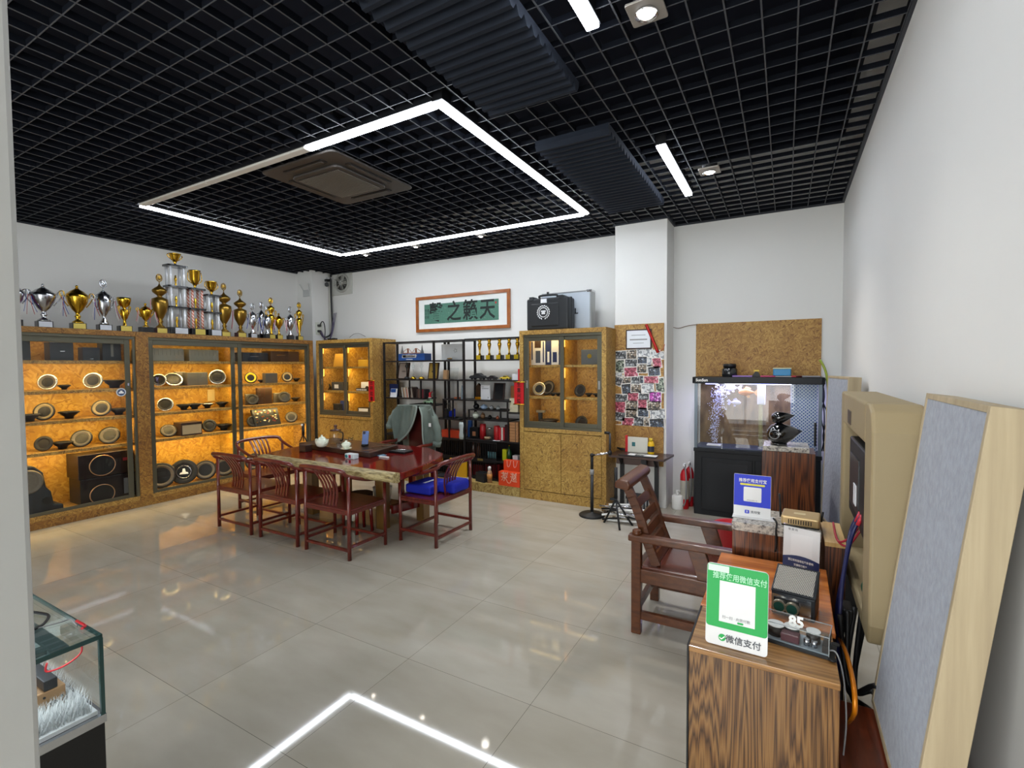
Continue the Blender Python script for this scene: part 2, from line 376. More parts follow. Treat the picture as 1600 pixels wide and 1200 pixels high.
# ---------------- spot lamps ----------------
def spot(x, y, label, warm=(1,.95,.88), e=14, power=26, sz=.085, grp='square spot lamps'):
    t = thing('spot_lamp', label, 'ceiling light', (x, y, ZC-.03), grp)
    obj('plate', MB().prism([(x+a, y+b_) for a, b_ in rrect(sz*2, sz*2, .012)], ZC-.03, ZC-.018), S('spot_plate', '9a948c', .4, .3), t, bev=.003)
    obj('body', MB().cyl((x,y,ZC-.02),(x,y,ZC+.09), sz*.75, n=20), CHAN, t)
    obj('reflector', MB().lathe([(sz*.55, 0), (sz*.62, -.01), (sz*.66, -.016), (sz*.6, -.018), (sz*.52,-.004)], (x,y,ZC-.028), 24), CHR, t)
    obj('bulb', MB().ell((x,y,ZC-.034),(sz*.5,sz*.5,.018)), lamp_mat('spot_glow', warm, e), t)
    l = bpy.data.lights.new('spot_light', 'SPOT'); l.energy = power; l.color = warm; l.spot_size = 1.9; l.spot_blend = .8; l.shadow_soft_size = .05
    o = bpy.data.objects.new('spot_light', l); C.objects.link(o); o.location = (x, y, ZC-.07)
spot(-.60, 2.40, 'bright square spot lamp near the camera, at the top edge of the photo', power=16)
spot(-.60, 4.60, 'square spot lamp right of the single LED bar, nearer the fish tank', power=30)
for x, l in ((-5.5, 'small downlight behind the LED rectangle, leftmost of the three in a row'), (-4.53, 'small downlight behind the LED rectangle, middle one of the three in a row'), (-3.45, 'small downlight behind the LED rectangle, rightmost of the three in a row')):
    spot(x, 5.32, l, sz=.055, power=14, grp='small downlights by the back wall')
# ---------------- cassette air conditioner ----------------
ACM = S('ac_plastic', '3a3633', .5); cx, cy = -3.55, 3.14; z = ZC-.03
t = thing('air_conditioner', 'dark square ceiling cassette air conditioner inside the LED rectangle', 'air conditioner', (cx, cy, z))
R_ = lambda w_, h_, r, dx=0, dy=0: [(cx+dx+a, cy+dy+b_) for a, b_ in rrect(w_, h_, r)]
mb = MB().prism(R_(.92,.96,.06), z, z+.02); obj('panel', mb, ACM, t, bev=.008)
obj('body', MB().box(cx-.4,cx+.4,cy-.42,cy+.42,z+.02,z+.35), CHAN, t)
mb = MB().prism(R_(.60,.60,.07), z-.022, z+.002); pr = obj('grille_frame', mb, ACM, t, bev=.01)
mb = MB()
for i in range(24): 
    xx = cx-.245+i*.49/23; mb.box(xx-.004, xx+.004, cy-.245, cy+.245, z-.030, z-.025)
obj('grille', mb, S('ac_grille', '6f6b62', .4), pr); obj('grille_dark', MB().box(cx-.25,cx+.25,cy-.25,cy+.25,z-.0235,z-.0215), BLK, pr)
for dx, dy, a, b_ in ((0,.375,.5,.07),(0,-.375,.5,.07),(.365,0,.07,.5),(-.365,0,.07,.5)):
    f = obj('air_outlet', MB().prism(R_(a,b_,.02,dx,dy), z-.006, z+.001), BLK, t)
    obj('flap', MB().prism(R_(a*.9,b_*.55 if a>b_ else b_*.9,.01,dx,dy) if a>b_ else R_(a*.55,b_*.9,.01,dx,dy), z-.011, z-.005), ACM, f)
# ---------------- pleated sound absorbing pads under the grid ----------------
PADM = S('navy_foam', '0f1826', .85, var=.12, sc_=30, bump=.1)
def pad(x0, x1, y0, y1, label):
    n = max(3, int((y1-y0)/.075)); pts = []; zt = ZC-.004; zb = ZC-.075
    pr = [(y0, zt)]
    for i in range(n):
        a = y0+(y1-y0)*i/n; st = (y1-y0)/n
        pr += [(a, zb+.035), (a+st*.3, zb), (a+st*.62, zb), (a+st*.9, zb+.035)]
    pr += [(y1, zt)]
    mb = MB(); m = Matrix(((0,0,1,0),(1,0,0,0),(0,1,0,0),(0,0,0,1)))
    mb.prism(pr, x0, x1, m); o = obj('ceiling_sound_pad', mb, PADM)
    return tag(o, label, 'sound absorber', 'pleated pads under the grid')
pad(-1.72, -1.11, 1.25, 2.82, 'long pleated navy foam pad under the ceiling grid, nearer the camera')
pad(-1.69, -1.11, 3.38, 5.19, 'pleated navy foam pad under the ceiling grid before the white column')
# ---------------- display cabinets of strand board ----------------
def strip_light(name, loc, sx, sy, power, direction):
    return area(name, loc, sx, power, (1,.70,.27), direction, sy, (0,1,0) if abs(direction[0]) > 0 else (1,0,0))
STRIP = lamp_mat('warm_led_strip', (1,.66,.25), 3)
def cabinet_left(y0, y1, label, bays, lamp):
    """full height cabinet on the left wall, front face at x=-6.9"""
    t = thing('display_cabinet', label, 'cabinet', (-7.15, (y0+y1)/2, 0), 'strand board display cabinets'); X = -6.9; Xb = -7.4
    obj('cabinet_body', MB().box(Xb, X-.012, y0, y0+.05, 0, 2.155).box(Xb, X-.012, y1-.05, y1, 0, 2.155).box(Xb, X-.012, y0+.05, y1-.05, 2.095, 2.155)
        .box(Xb, X-.012, y0+.05, y1-.05, 0, .135), OSBY, t)
    obj('face_frame', MB().box(X-.012, X, y0, y0+.068, 0, 2.155).box(X-.012, X, y1-.068, y1, 0, 2.155).box(X-.012, X, y0+.068, y1-.068, 2.095, 2.155).box(X-.012, X, y0+.068, y1-.068, 0, .085), OSBF, t, bev=.002)
    obj('back_panel', MB().box(Xb, Xb+.012, y0+.05, y1-.05, .135, 2.095), OSBI, t)
    a, b_ = y0+.068, y1-.068
    mb = MB().box(X-.05, X-.013, a, b_, 2.06, 2.095).box(X-.05, X-.013, a, b_, .085, .12).box(X-.05, X-.013, a, a+.03, .12, 2.06).box(X-.05, X-.013, b_-.03, b_, .12, 2.06)
    obj('door_track', mb, ALU, t, bev=.003)
    for i, (d0, d1, fx) in enumerate(bays):
        d = obj('sliding_door', MB().box(fx-.02, fx, d0, d0+.055, .12, 2.06).box(fx-.02, fx, d1-.055, d1, .12, 2.06).box(fx-.02, fx, d0+.055, d1-.055, 2.0, 2.06).box(fx-.02, fx, d0+.055, d1-.055, .12, .17), ALU, t, bev=.003)
        obj('glass_pane', MB().quad((fx-.01,d0+.05,.16),(fx-.01,d1-.05,.16),(fx-.01,d1-.05,2.01),(fx-.01,d0+.05,2.01)), GLS, d)
        obj('latch', MB().box(fx, fx+.006, d1-.036, d1-.02, 1.5, 1.53), CHR, d)
    for zz in (1.80, 1.468, 1.138, .80):
        obj('shelf', MB().box(Xb+.012, X-.075, y0+.05, y1-.05, zz-.035, zz), OSBY, t, bev=.002)
    for dv in lamp:
        if dv != lamp[-1] and dv != lamp[0]: obj('divider', MB().box(Xb+.012, X-.09, dv-.009, dv+.009, .135, 2.095), OSBI, t)
    lv = (.135, .80, 1.138, 1.468, 1.80, 2.095)
    for k, (z0, z1) in enumerate(zip(lv, lv[1:])):
        z1 -= .035
        for p0, p1 in zip(lamp, lamp[1:]):
            mid = (p0+p1)/2
            strip_light('shelf_light', (-7.04, mid, z1-.006), (p1-p0)*.92, .02, CABP*(1.6 if k == 0 else .45 if k == 4 else 1), (-.55, 0, -1))
        for p in lamp[1:]:
            obj('light_strip', MB().box(-6.985, -6.978, p-.05, p-.044, z1-.12, z1-.005), STRIP, t)
    return t
CABP = 1.9
cabinet_left(.5, 2.98, 'full-height board cabinet with sliding glass beside the post, holding black subwoofers', ((.568, 2.86, -6.93),), (.56, 1.7, 2.92))
cabinet_left(2.98, 5.46, 'full-height board cabinet with two sliding glass doors behind the rosewood chairs', ((3.05, 4.245, -6.92), (4.10, 5.392, -6.945)), (3.03, 4.17, 5.41))
def cabinet_back(x0, x1, x1s, label, doors, lit, power):
    """cabinet on the back wall, front at y=5.49: glass doors above, board doors below"""
    t = thing('display_cabinet', label, 'cabinet', ((x0+x1)/2, 5.75, 0), 'strand board display cabinets'); Y = 5.49; Yb = 6.02
    obj('cabinet_body', MB().box(x0, x0+.05, Y+.012, Yb, 0, 2.155).box(x1-.05, x1, Y+.012, Yb, 0, 2.155).box(x0+.05, x1-.05, Y+.012, Yb, 2.10, 2.155).box(x0+.05, x1-.05, Y+.012, Yb, .0, .06).box(x0+.05, x1-.05, Y+.03, Yb, .875, .905), OSBY, t)
    obj('face_frame', MB().box(x0, x0+.055, Y, Y+.012, 0, 2.155).box(x1-.055, x1, Y, Y+.012, 0, 2.155).box(x0+.055, x1-.055, Y, Y+.012, 2.10, 2.155).box(x0+.055, x1-.055, Y, Y+.012, 0, .115).box(x0+.055, x1-.055, Y, Y+.012, .87, .915), OSBX, t, bev=.002)
    obj('back_panel', MB().box(x0+.05, x1-.05, Yb-.012, Yb, .06, 2.10), OSBX, t)
    a, b_ = x0+.055, x1-.055; mid = (a+b_)/2
    obj('door_track', MB().box(a, b_, Y+.013, Y+.05, 2.065, 2.10).box(a, b_, Y+.013, Y+.05, .915, .945).box(a, a+.022, Y+.013, Y+.05, .945, 2.065).box(b_-.022, b_, Y+.013, Y+.05, .945, 2.065), ALU, t, bev=.003)
    for d0, d1, fy in ((a+.02, mid+.03, Y+.02), (mid-.03, b_-.02, Y+.042)):
        d = obj('sliding_door', MB().box(d0, d0+.05, fy, fy+.018, .945, 2.065).box(d1-.05, d1, fy, fy+.018, .945, 2.065).box(d0+.05, d1-.05, fy, fy+.018, 2.02, 2.065).box(d0+.05, d1-.05, fy, fy+.018, .945, 1.0), ALU, t, bev=.003)
        obj('glass_pane', MB().quad((d0+.045,fy+.01,.99),(d1-.045,fy+.01,.99),(d1-.045,fy+.01,2.03),(d0+.045,fy+.01,2.03)), GLS, d)
        hx = d0+.025 if fy < Y+.03 else d1-.025
        obj('recessed_pull', MB().box(hx-.012, hx+.012, fy-.003, fy+.002, 1.42, 1.52), CHR, d)
    for d0, d1 in ((a+.004, mid-.003), (mid+.003, b_-.004)):
        obj('cupboard_door', MB().box(d0, d1, Y-.002, Y+.014, .122, .862), OSBX, t, bev=.002)
    for zz in (1.716, 1.314):
        obj('shelf', MB().box(x0+.05, x1-.05, Y+.09, Yb-.012, zz-.03, zz), OSBX, t, bev=.002)
    lv = (.905, 1.314, 1.716, 2.10)
    obj('divider', MB().box(mid-.008, mid+.008, Y+.1, Yb-.012, .905, 2.10), OSBI, t)
    for z0, z1 in zip(lv, lv[1:]):
        for p0, p1 in ((x0+.05, mid), (mid, x1-.05)):
            strip_light('shelf_light', ((p0+p1)/2, Y+.12, z1-.036), p1-p0-.06, .02, power, (0, .5, -1))
            obj('light_strip', MB().box(p0+.009, p0+.014, Y+.095, Y+.101, z1-.16, z1-.04), STRIP, t)
    return t
cabinet_back(-6.865, -5.58, 0, 'board cabinet with glass doors in the room corner, red scroll on its edge', 2, 1, .8)
cabinet_back(-2.985, -1.83, 0, 'board cabinet on the back wall carrying the black hard case', 2, 1, .4)
# ---------------- rosewood armchairs ----------------
ROSE = grain('rosewood', '4c150e', '722618', (12, 60, 12), .3, .35, '5e1d13')
ROSEX = grain('rosewood_dark', '540c0a', '7a1612', (4, 30, 4), .12, .25, '65100e')
TEAK = grain('teak', '44220c', '663818', (16, 3, 40), .35, .2, '562d12')
def rose_chair(label):
    t = thing('rosewood_armchair', label, 'chair', (0,0,0), 'rosewood armchairs at the tea table')
    hx, yr, yf = .285, -.22, .22
    for sx in (-1, 1):
        obj('leg', MB().cyl((sx*hx,yf,0),(sx*hx,yf,.635),.017,.015,12), ROSE, t)
        obj('leg', MB().cyl((sx*hx,yr,0),(sx*hx,yr,.745),.018,.015,12), ROSE, t)
        obj('armrest', MB().tube(smooth_path([(sx*hx,yf,.60),(sx*hx,yf,.635),(sx*hx,yf-.02,.655),(sx*hx,yf-.06,.66),(sx*hx,0,.675),(sx*hx,yr,.745),(sx*(hx-.005),yr-.045,.785)],4),.0165,8), ROSE, t)
        obj('stretcher', MB().bar((sx*hx,yr,.115),(sx*hx,yf,.115),.022,.022), ROSE, t)
        obj('seat_rail', MB().bar((sx*hx,yr,.415),(sx*hx,yf,.415),.024,.028), ROSE, t)
    for y, z in ((yr,.085),(yf,.085)): obj('stretcher', MB().bar((-hx,y,z),(hx,y,z),.022,.022), ROSE, t)
    for y in (yr, yf): obj('seat_rail', MB().bar((-hx,y,.415),(hx,y,.415),.024,.028), ROSE, t)
    obj('seat', MB().box(-hx-.012, hx+.012, yr-.012, yf+.012, .428, .448), ROSE, t, bev=.006)
    obj('top_rail', MB().tube(smooth_path([(-hx+.005,yr-.04,.782),(-hx+.03,yr-.062,.80),(-.15,yr-.085,.812),(0,yr-.09,.815),(.15,yr-.085,.812),(hx-.03,yr-.062,.80),(hx-.005,yr-.04,.782)],4),[.02]*25,10), ROSE, t)
    for i in range(5):
        x = (i-2)*.042
        p = smooth_path([(x,yr+.035,.445),(x,yr+.05,.55),(x*1.1,yr+.03,.65),(x*1.2,yr-.03,.75),(x*1.25,yr-.085,.81)],4)
        mb = MB()
        for a, b_ in zip(p, p[1:]): mb.bar(a, b_, .02, .009, (0,1,0))
        obj('back_slat', mb, ROSE, t)
    return t
ch = rose_chair('rosewood armchair in front of the bark edge, nearest the right end of the table')
ch.location = (-3.612, 3.187, 0)
dup(ch, (-4.31, 3.187, 0), 0, 'rosewood armchair in front of the bark edge, middle one of the row of three')
dup(ch, (-5.015, 3.175, 0), 0, 'rosewood armchair in front of the bark edge, leftmost of the row of three')
dup(ch, (-3.062, 3.855, 0), PI/2, 'rosewood armchair at the right end of the table, holding a blue bag')
dup(ch, (-5.50, 3.72, 0), -PI/2-.04, 'rosewood armchair at the left end of the table, before the glass cabinet')
# ---------------- slab tea table with a live bark edge ----------------
t = thing('tea_table', 'dark red lacquered slab tea table with a pale bark edge toward the camera', 'table', (-4.0, 3.8, 0))
poly = [(-4.93,3.27),(-4.4,3.25),(-3.7,3.24),(-3.02,3.22),(-2.97,3.26),(-3.02,3.6),(-3.15,4.08),(-3.25,4.22),(-3.6,4.42),(-4.4,4.46),(-5.02,4.42),(-5.10,4.0),(-5.08,3.6),(-5.0,3.33)]
obj('tabletop', MB().prism(poly, .69, .76), ROSEX, t, bev=.012)
m, nt, b = nodes('bark'); L = nt.links
nz = N(nt, 'ShaderNodeTexNoise', Scale=1.0, Detail=6.0, Roughness=.7); L.new(coords(nt, (9, 50, 50)), nz.inputs['Vector'])
rp = ramp(nt, [(.32, '3f3018'), (.45, '8d7a4c'), (.6, 'c2b283'), (.75, '8a7a4a')]); L.new(nz.outputs[0], rp.inputs[0]); L.new(rp.outputs[0], b.inputs['Base Color']); b.inputs['Roughness'].default_value = .45
bp = N(nt, 'ShaderNodeBump', Strength=.6, Distance=.01); L.new(nz.outputs[0], bp.inputs['Height']); L.new(bp.outputs[0], b.inputs['Normal'])
mb = MB(); rings = []; rnd = random.Random(3); n = 40
for i in range(n+1):
    u = i/n; x = -4.95 + 1.97*u; wob = .012*math.sin(9*u)+.010*math.sin(23*u+1)+rnd.uniform(-.004,.004)
    y0 = 3.25-.03*u; d = .085+wob; hz = .03*math.sin(2*PI*u*1.3)*.2
    prof = [(y0+.02,.762),(y0-d*.35,.765+hz),(y0-d*.8,.745+hz),(y0-d,.715+rnd.uniform(-.004,.004)),(y0-d*.8,.69),(y0-d*.2,.675),(y0+.02,.68)]
    rings.append([mb.b.verts.new((x,a,c_)) for a, c_ in prof])
for A, B in zip(rings, rings[1:]):
    for j in range(len(A)): f = mb.b.faces.new((A[j], A[(j+1)%len(A)], B[(j+1)%len(A)], B[j])); f.smooth = True
mb.b.faces.new(rings[0][::-1]); mb.b.faces.new(rings[-1])
obj('bark_edge', mb, m, t)['label'] = 'pale rough bark edge'
TLEG = grain('table_leg_wood', '5b3f1a', '7d5a29', (14,14,2), .3, .4)
for x, y in ((-3.69,3.75),(-3.5,4.17),(-4.8,3.75),(-4.75,4.2)): obj('leg', MB().box(x-.055,x+.055,y-.05,y+.05,0,.69), TLEG, t, bev=.006)
obj('stretcher', MB().bar((-3.6,3.79,.2),(-3.52,4.15,.2),.04,.09), ROSEX, t); obj('stretcher', MB().bar((-4.8,3.79,.2),(-4.76,4.15,.2),.04,.09), ROSEX, t)
obj('shelf', MB().box(-4.75,-3.6,3.9,4.1,.16,.2), ROSEX, t)
# small round stool and pot under the table
t = thing('stool', 'dark round wooden stool under the tea table', 'stool', (-4.15,4.32,0))
obj('seat', MB().cyl((-3.84,3.58,.36),(-3.84,3.58,.40),.13,n=28), S('stool_dark','2c1a14',.6), t, bev=.006)
for a in (0.5, 2.1, 3.6, 5.2): obj('leg', MB().cyl((-3.84+.12*math.cos(a),3.58+.12*math.sin(a),0),(-3.84+.10*math.cos(a),3.58+.10*math.sin(a),.36),.018), ROSEX, t)
tag(obj('waste_bucket', MB().lathe([(.085,0),(.105,.16),(.108,.165),(.1,.165),(.08,.01)],(-3.92,3.98,.201),24), S('bucket_white','cfd2cc',.4)), 'small white bucket standing under the tea table on its shelf', 'bucket')
# flower-like ornament under the table
t = thing('ornament', 'cluster of pale flower ornaments under the table between the chairs', 'ornament', (-4.25,3.62,0))
for i,(dx,dy,dz) in enumerate(((0,0,.17),(.07,.02,.13),(.03,-.03,.08),(-.05,.03,.11),(.11,0,.07))):
    c = (-4.12+dx,3.66+dy,dz+.02); obj('petals', MB().lathe([(.012,0),(.03,.006),(.042,.02),(.036,.022),(.012,.008)],c,12,Matrix.Rotation(1.2,4,'X')), S('petal','d9d8c8',.5), t)
    obj('stem', MB().cyl((-4.1,3.68,0),c,.006,n=6), S('stem_green','3d5230',.6), t)
# ---------------- things on the tea table ----------------
DKW = grain('tray_wood', '20130d', '3b241a', (4,20,20), .35, .3)
TZ = .7605
t = thing('tea_tray', 'long dark wooden tea tray in the middle of the tea table', 'tray', (-4.2,3.95,TZ))
A = P(478,700,'z',TZ); 
tray = [P(467,699,'z',TZ), P(578,716,'z',TZ), P(622,703,'z',TZ), P(520,690,'z',TZ)]
pl = [(v.x, v.y) for v in tray]; tray_pl = pl
obj('tray_board', MB().prism(pl, TZ, TZ+.055), DKW, t, bev=.006)
cx_ = sum(a for a,b_ in pl)/4; cy_ = sum(b_ for a,b_ in pl)/4
TT = TZ+.0565
obj('drain_plate', MB().prism([(cx_+(a-cx_)*.86, cy_+(b_-cy_)*.8) for a,b_ in pl], TZ+.05, TT-.001), S('tray_slats','2a1d17',.3), t)
def on(px, py, z): v = P(px, py, 'z', z); return v.x, v.y
# teapot
x, y = on(503,698,TT); t = thing('teapot', 'pale celadon round teapot in a glass bowl on the tray', 'teapot', (x,y,TT))
obj('body', MB().lathe([(.035,0),(.055,.012),(.068,.045),(.062,.075),(.04,.095),(.03,.1)],(x,y,TT),28), CER, t)
obj('lid', MB().lathe([(.036,.098),(.03,.108),(.01,.115),(.008,.122),(.013,.13),(.0,.135)],(x,y,TT),20), CER, t)
obj('spout', MB().tube(smooth_path([(x+.06,y,TT+.04),(x+.09,y,TT+.06),(x+.105,y,TT+.09)],4),[.013]*5+[.01,.008,.007,.006],8), CER, t)
obj('handle', MB().tube(smooth_path([(x-.06,y,TT+.08),(x-.1,y,TT+.075),(x-.1,y,TT+.035),(x-.062,y,TT+.03)],5),.006,8), CER, t)
# glass kettle with dark lid
x, y = on(518,694,TT); t = thing('glass_kettle', 'tall clear glass kettle with a knobbed lid behind the celadon teapot', 'kettle', (x,y+.06,TT)); y += .06
obj('body', MB().lathe([(.06,0),(.07,.01),(.075,.06),(.065,.13),(.058,.15)],(x,y,TT),28), CLR, t)
obj('lid', MB().lathe([(.064,.15),(.062,.16),(.02,.168),(.012,.18),(.02,.2),(.018,.215),(0,.22)],(x,y,TT),20), S('brown_glaze','4c3026',.25), t)
obj('handle', MB().tube(smooth_path([(x+.065,y,TT+.14),(x+.12,y,TT+.13),(x+.115,y,TT+.05),(x+.075,y,TT+.04)],5),.007,8), BLK, t)
# gaiwan
x, y = on(541,702,TT); t = thing('lidded_tea_bowl', 'pale green lidded tea bowl on a saucer at the tray front', 'tea bowl', (x,y,TT))
obj('saucer', MB().lathe([(.03,0),(.055,.008),(.062,.014),(.058,.014),(.028,.005)],(x,y,TT),24), CER, t)
obj('bowl', MB().lathe([(.022,.006),(.03,.015),(.045,.04),(.052,.062),(.049,.062)],(x,y,TT),24), CER, t)
obj('lid', MB().lathe([(.047,.062),(.04,.075),(.014,.082),(.012,.09),(.014,.096),(0,.097)],(x,y,TT),20), CER, t)
for px, py, l in ((530,699,'small clear glass cup left of the lidded tea bowl'),(548,690,'small clear glass cup behind the lidded tea bowl')):
    x, y = on(px,py,TT); tag(obj('glass_cup', MB().lathe([(.018,0),(.026,.01),(.03,.05),(.028,.05),(.022,.008)],(x,y,TT),18), CLR), l, 'cup', 'glass cups on the tray')
# phone on stand
x, y = on(570,697,TT); t = thing('smartphone', 'blue smartphone propped upright on the tea tray', 'phone', (x,y,TT))
m = Matrix.Translation((x,y,TT)) @ Matrix.Rotation(.5,4,'Z') @ Matrix.Rotation(-.3,4,'X')
obj('phone_body', MB().prism(rrect(.072,.15,.01), -.004, .004, m @ Matrix.Translation((0,0,.095)) @ Matrix.Rotation(PI/2,4,'X')), S('phone_blue','4a5b80',.2,.4), t)
obj('camera_bump', MB().prism(rrect(.03,.03,.006), .004, .007, m @ Matrix.Translation((-.016,0,.148)) @ Matrix.Rotation(PI/2,4,'X')), BLK, t)
obj('stand', MB().cb((x,y,TT+.011),(.06,.06,.02)), BLK, t, bev=.003)
# mini tripod with small camera at the tray's left corner
x, y = on(474,690,TZ); x, y = x-.0, y+.0; t = thing('mini_tripod', 'black mini tripod with a white-ringed head at the left end of the tray', 'tripod', (x,y,TZ))
for a in (.3, 2.4, 4.5): obj('leg', MB().cyl((x+.05*math.cos(a),y+.05*math.sin(a),TZ),(x,y,TZ+.09),.006,n=8), BLK, t)
obj('handle', MB().cyl((x,y,TZ+.085),(x,y,TZ+.2),.018), BLK, t); obj('head', MB().ell((x,y,TZ+.215),(.02,.02,.02)), BLK, t); obj('ring', MB().cyl((x+.01,y-.018,TZ+.215),(x+.01,y-.03,TZ+.215),.014), WHT, t)
x, y = on(474,706,TZ); tag(obj('wooden_box', MB().cb((x,y+.03,TZ+.04),(.11,.09,.078)), DKW, bev=.004), 'dark wooden box at the left front corner of the tea tray', 'box')
# small things in front of and beside the tray
x, y = on(545,717,TZ); t = thing('tissue_pack', 'small white and teal printed packet on the tea table before the tray', 'packet', (x,y,TZ))
obj('packet', MB().cb((x+.01,y+.03,TZ+.026),(.13,.07,.052)), S('pack_white','cfd9dc',.35), t, bev=.006)
obj('print_teal', MB().cyl((x-.03,y-.0055,TZ+.026),(x-.03,y-.007,TZ+.026),.018), S('teal','1e7a80',.4), t); obj('print_red', MB().cb((x+.02,y-.006,TZ+.026),(.03,.002,.035)), S('pack_red','9c1f3c',.4), t)
for px, py, sz, c_, l in ((600,715,(.12,.03,.012),'d8d8d4','white pen case lying at the right front of the tray'),(597,712,(.06,.08,.006),'5f8aa8','small blue card lying at the right front of the tray')):
    x, y = on(px,py,TZ); tag(obj('desk_item', MB().cb((x,y,TZ+sz[2]/2+.001),sz), S('c_'+c_,c_,.4), bev=.002), l, 'item')
x, y = on(612,706,TZ); t = thing('notebook', 'dark notebook with a pen lying right of the tea tray', 'notebook', (x,y,TZ)); obj('cover', MB().cb((x+.12,y+.02,TZ+.012),(.22,.15,.022)), BLK, t, bev=.003); obj('pen', MB().cyl((x+.05,y-.01,TZ+.03),(x+.17,y+.05,TZ+.028),.005), CHR, t)
for i,(px,py) in enumerate(((570,706),(585,700),(600,699))):
    x, y = on(px,py,TT); tag(obj('tea_tool', MB().tube([(x-.04,y,TT+.01),(x,y+.02,TT+.012),(x+.06,y+.05,TT+.02)],.006), S('tool_wood','6b4a32',.5)), ('brown tea tool lying before the smartphone on the tray','brown tea tool lying right of the smartphone on the tray','brown tea tool at the right end of the tray')[i], 'tea tool', 'tea tools on the tray')
# blue bag on the right chair
t = thing('cloth_bag', 'bright blue folded cloth bag lying on the seat of the right end chair', 'bag', (-3.03,3.82,.45))
BLUE = S('blue_cloth','0a1c9c',.7,var=.25,sc_=9,bump=.6)
o = obj('bag_body', MB().box(-3.30,-2.98,3.66,4.02,.452,.54), BLUE, t, bev=.02, seg=3); o = obj('bag_flap', MB().box(-3.02,-2.80,3.80,4.08,.452,.565), BLUE, t, bev=.035, seg=3)
text('print', 'BAG', .001, WHT, t, (-3.2,3.8,.556), (0,1,0), (-1,0,0)) if False else obj('print', MB().cb((-3.14,3.84,.5415),(.03,.16,.001)), WHT, t)
# ---------------- host chair with coat ----------------
t = thing('host_chair', 'tall dark red wooden host chair behind the tea table', 'chair', (-4.25,4.98,0))
bx, by = -4.22, 4.95
back = [(-.15,0),(.15,0),(.17,.3),(.155,.5),(.10,.60),(0,.625),(-.10,.60),(-.155,.5),(-.17,.3)]
m = Matrix.Translation((bx,by,.55)) @ Matrix.Rotation(PI/2-.08,4,'X')
obj('backrest', MB().prism(back, -.018, .018, m), grain('back_panel_wood','300c0b','4e1613',(10,10,3),.3,.3), t, bev=.01)
obj('seat', MB().box(bx-.3,bx+.3,by-.5,by,.43,.47), ROSEX, t, bev=.01)
for sx in (-1,1):
    obj('leg', MB().box(bx+sx*.28-.03,bx+sx*.28+.03,by-.48,by-.42,0,.43), ROSEX, t); obj('leg', MB().box(bx+sx*.28-.03,bx+sx*.28+.03,by-.06,by,0,.43), ROSEX, t)
    obj('armrest', MB().tube(smooth_path([(bx+sx*.29,by-.46,.45),(bx+sx*.3,by-.46,.66),(bx+sx*.32,by-.36,.72),(bx+sx*.32,by-.1,.72),(bx+sx*.2,by+.01,.76)],5),.022,8), ROSE, t)
m, nt, b = nodes('jacket_cloth'); L = nt.links
nz = N(nt, 'ShaderNodeTexNoise', Scale=7.0, Detail=3.0); L.new(coords(nt,(1,1,.4)), nz.inputs['Vector'])
rp = ramp(nt, [(.3,'55625b'),(.7,'76827a')]); L.new(nz.outputs[0], rp.inputs[0]); L.new(rp.outputs[0], b.inputs['Base Color']); b.inputs['Roughness'].default_value = .85
bp = N(nt,'ShaderNodeBump',Strength=.7,Distance=.03); L.new(nz.outputs[0], bp.inputs['Height']); L.new(bp.outputs[0], b.inputs['Normal']); JK = m
def cloth_panel(mb, outline, y_of, th=.018, fold=.02, fr=38):
    """outline: list of (left, right) px pairs from top to bottom with py -> folded cloth sheet"""
    rows = []; n = 18
    for py, xl, xr in outline:
        r = []
        for i in range(n+1):
            u = i/n; px = xl+(xr-xl)*u; v = P(px, py, 'y', y_of(u, py)); v.y += fold*math.sin(fr*v.x+py*.08); r.append(v)
        rows.append(r)
    F = [[mb.b.verts.new(v) for v in r] for r in rows]; B = [[mb.b.verts.new(v+Vector((0,th,0))) for v in r] for r in rows]
    for a in range(len(rows)-1):
        for i in range(n):
            f = mb.b.faces.new((F[a][i],F[a][i+1],F[a+1][i+1],F[a+1][i])); f.smooth = True
            f = mb.b.faces.new((B[a][i],B[a+1][i],B[a+1][i+1],B[a][i+1])); f.smooth = True
        for k in (0, n): mb.b.faces.new((F[a][k],F[a+1][k],B[a+1][k],B[a][k]))
    for a in (0, len(rows)-1):
        for i in range(n): mb.b.faces.new((F[a][i],F[a][i+1],B[a][i+1],B[a][i]))
t = thing('jacket', 'sage green jacket draped over the back of the host chair', 'jacket', (-4.25,4.9,1.1))
fy = lambda u, py: 4.84+.03*math.sin(u*PI)
mb = MB(); cloth_panel(mb, [(633.5,621,651),(638,617,651),(646,614,649),(656,612.5,646),(666,613,642.5),(676,613.5,637),(684,614,629),(690,614.5,622),(695,615,617.5)], fy); obj('left_front', mb, JK, t, sub=1)
mb = MB(); cloth_panel(mb, [(633.5,654,671),(638,657.5,675),(648,659.5,678),(660,660,680),(680,660.5,681),(700,663,681),(716,666,681)], fy); obj('right_front', mb, JK, t, sub=1)
mb = MB(); cloth_panel(mb, [(632.5,622,670),(640,624,672),(655,626,672),(680,628,672),(706,630,672)], lambda u, py: 5.06, fold=.012); obj('back', mb, JK, t, sub=1)
mb = MB(); cloth_panel(mb, [(632,622,672),(633.5,620,674)], lambda u, py: 4.86 if py > 633 else 5.05, fold=.0); obj('shoulders', mb, JK, t)
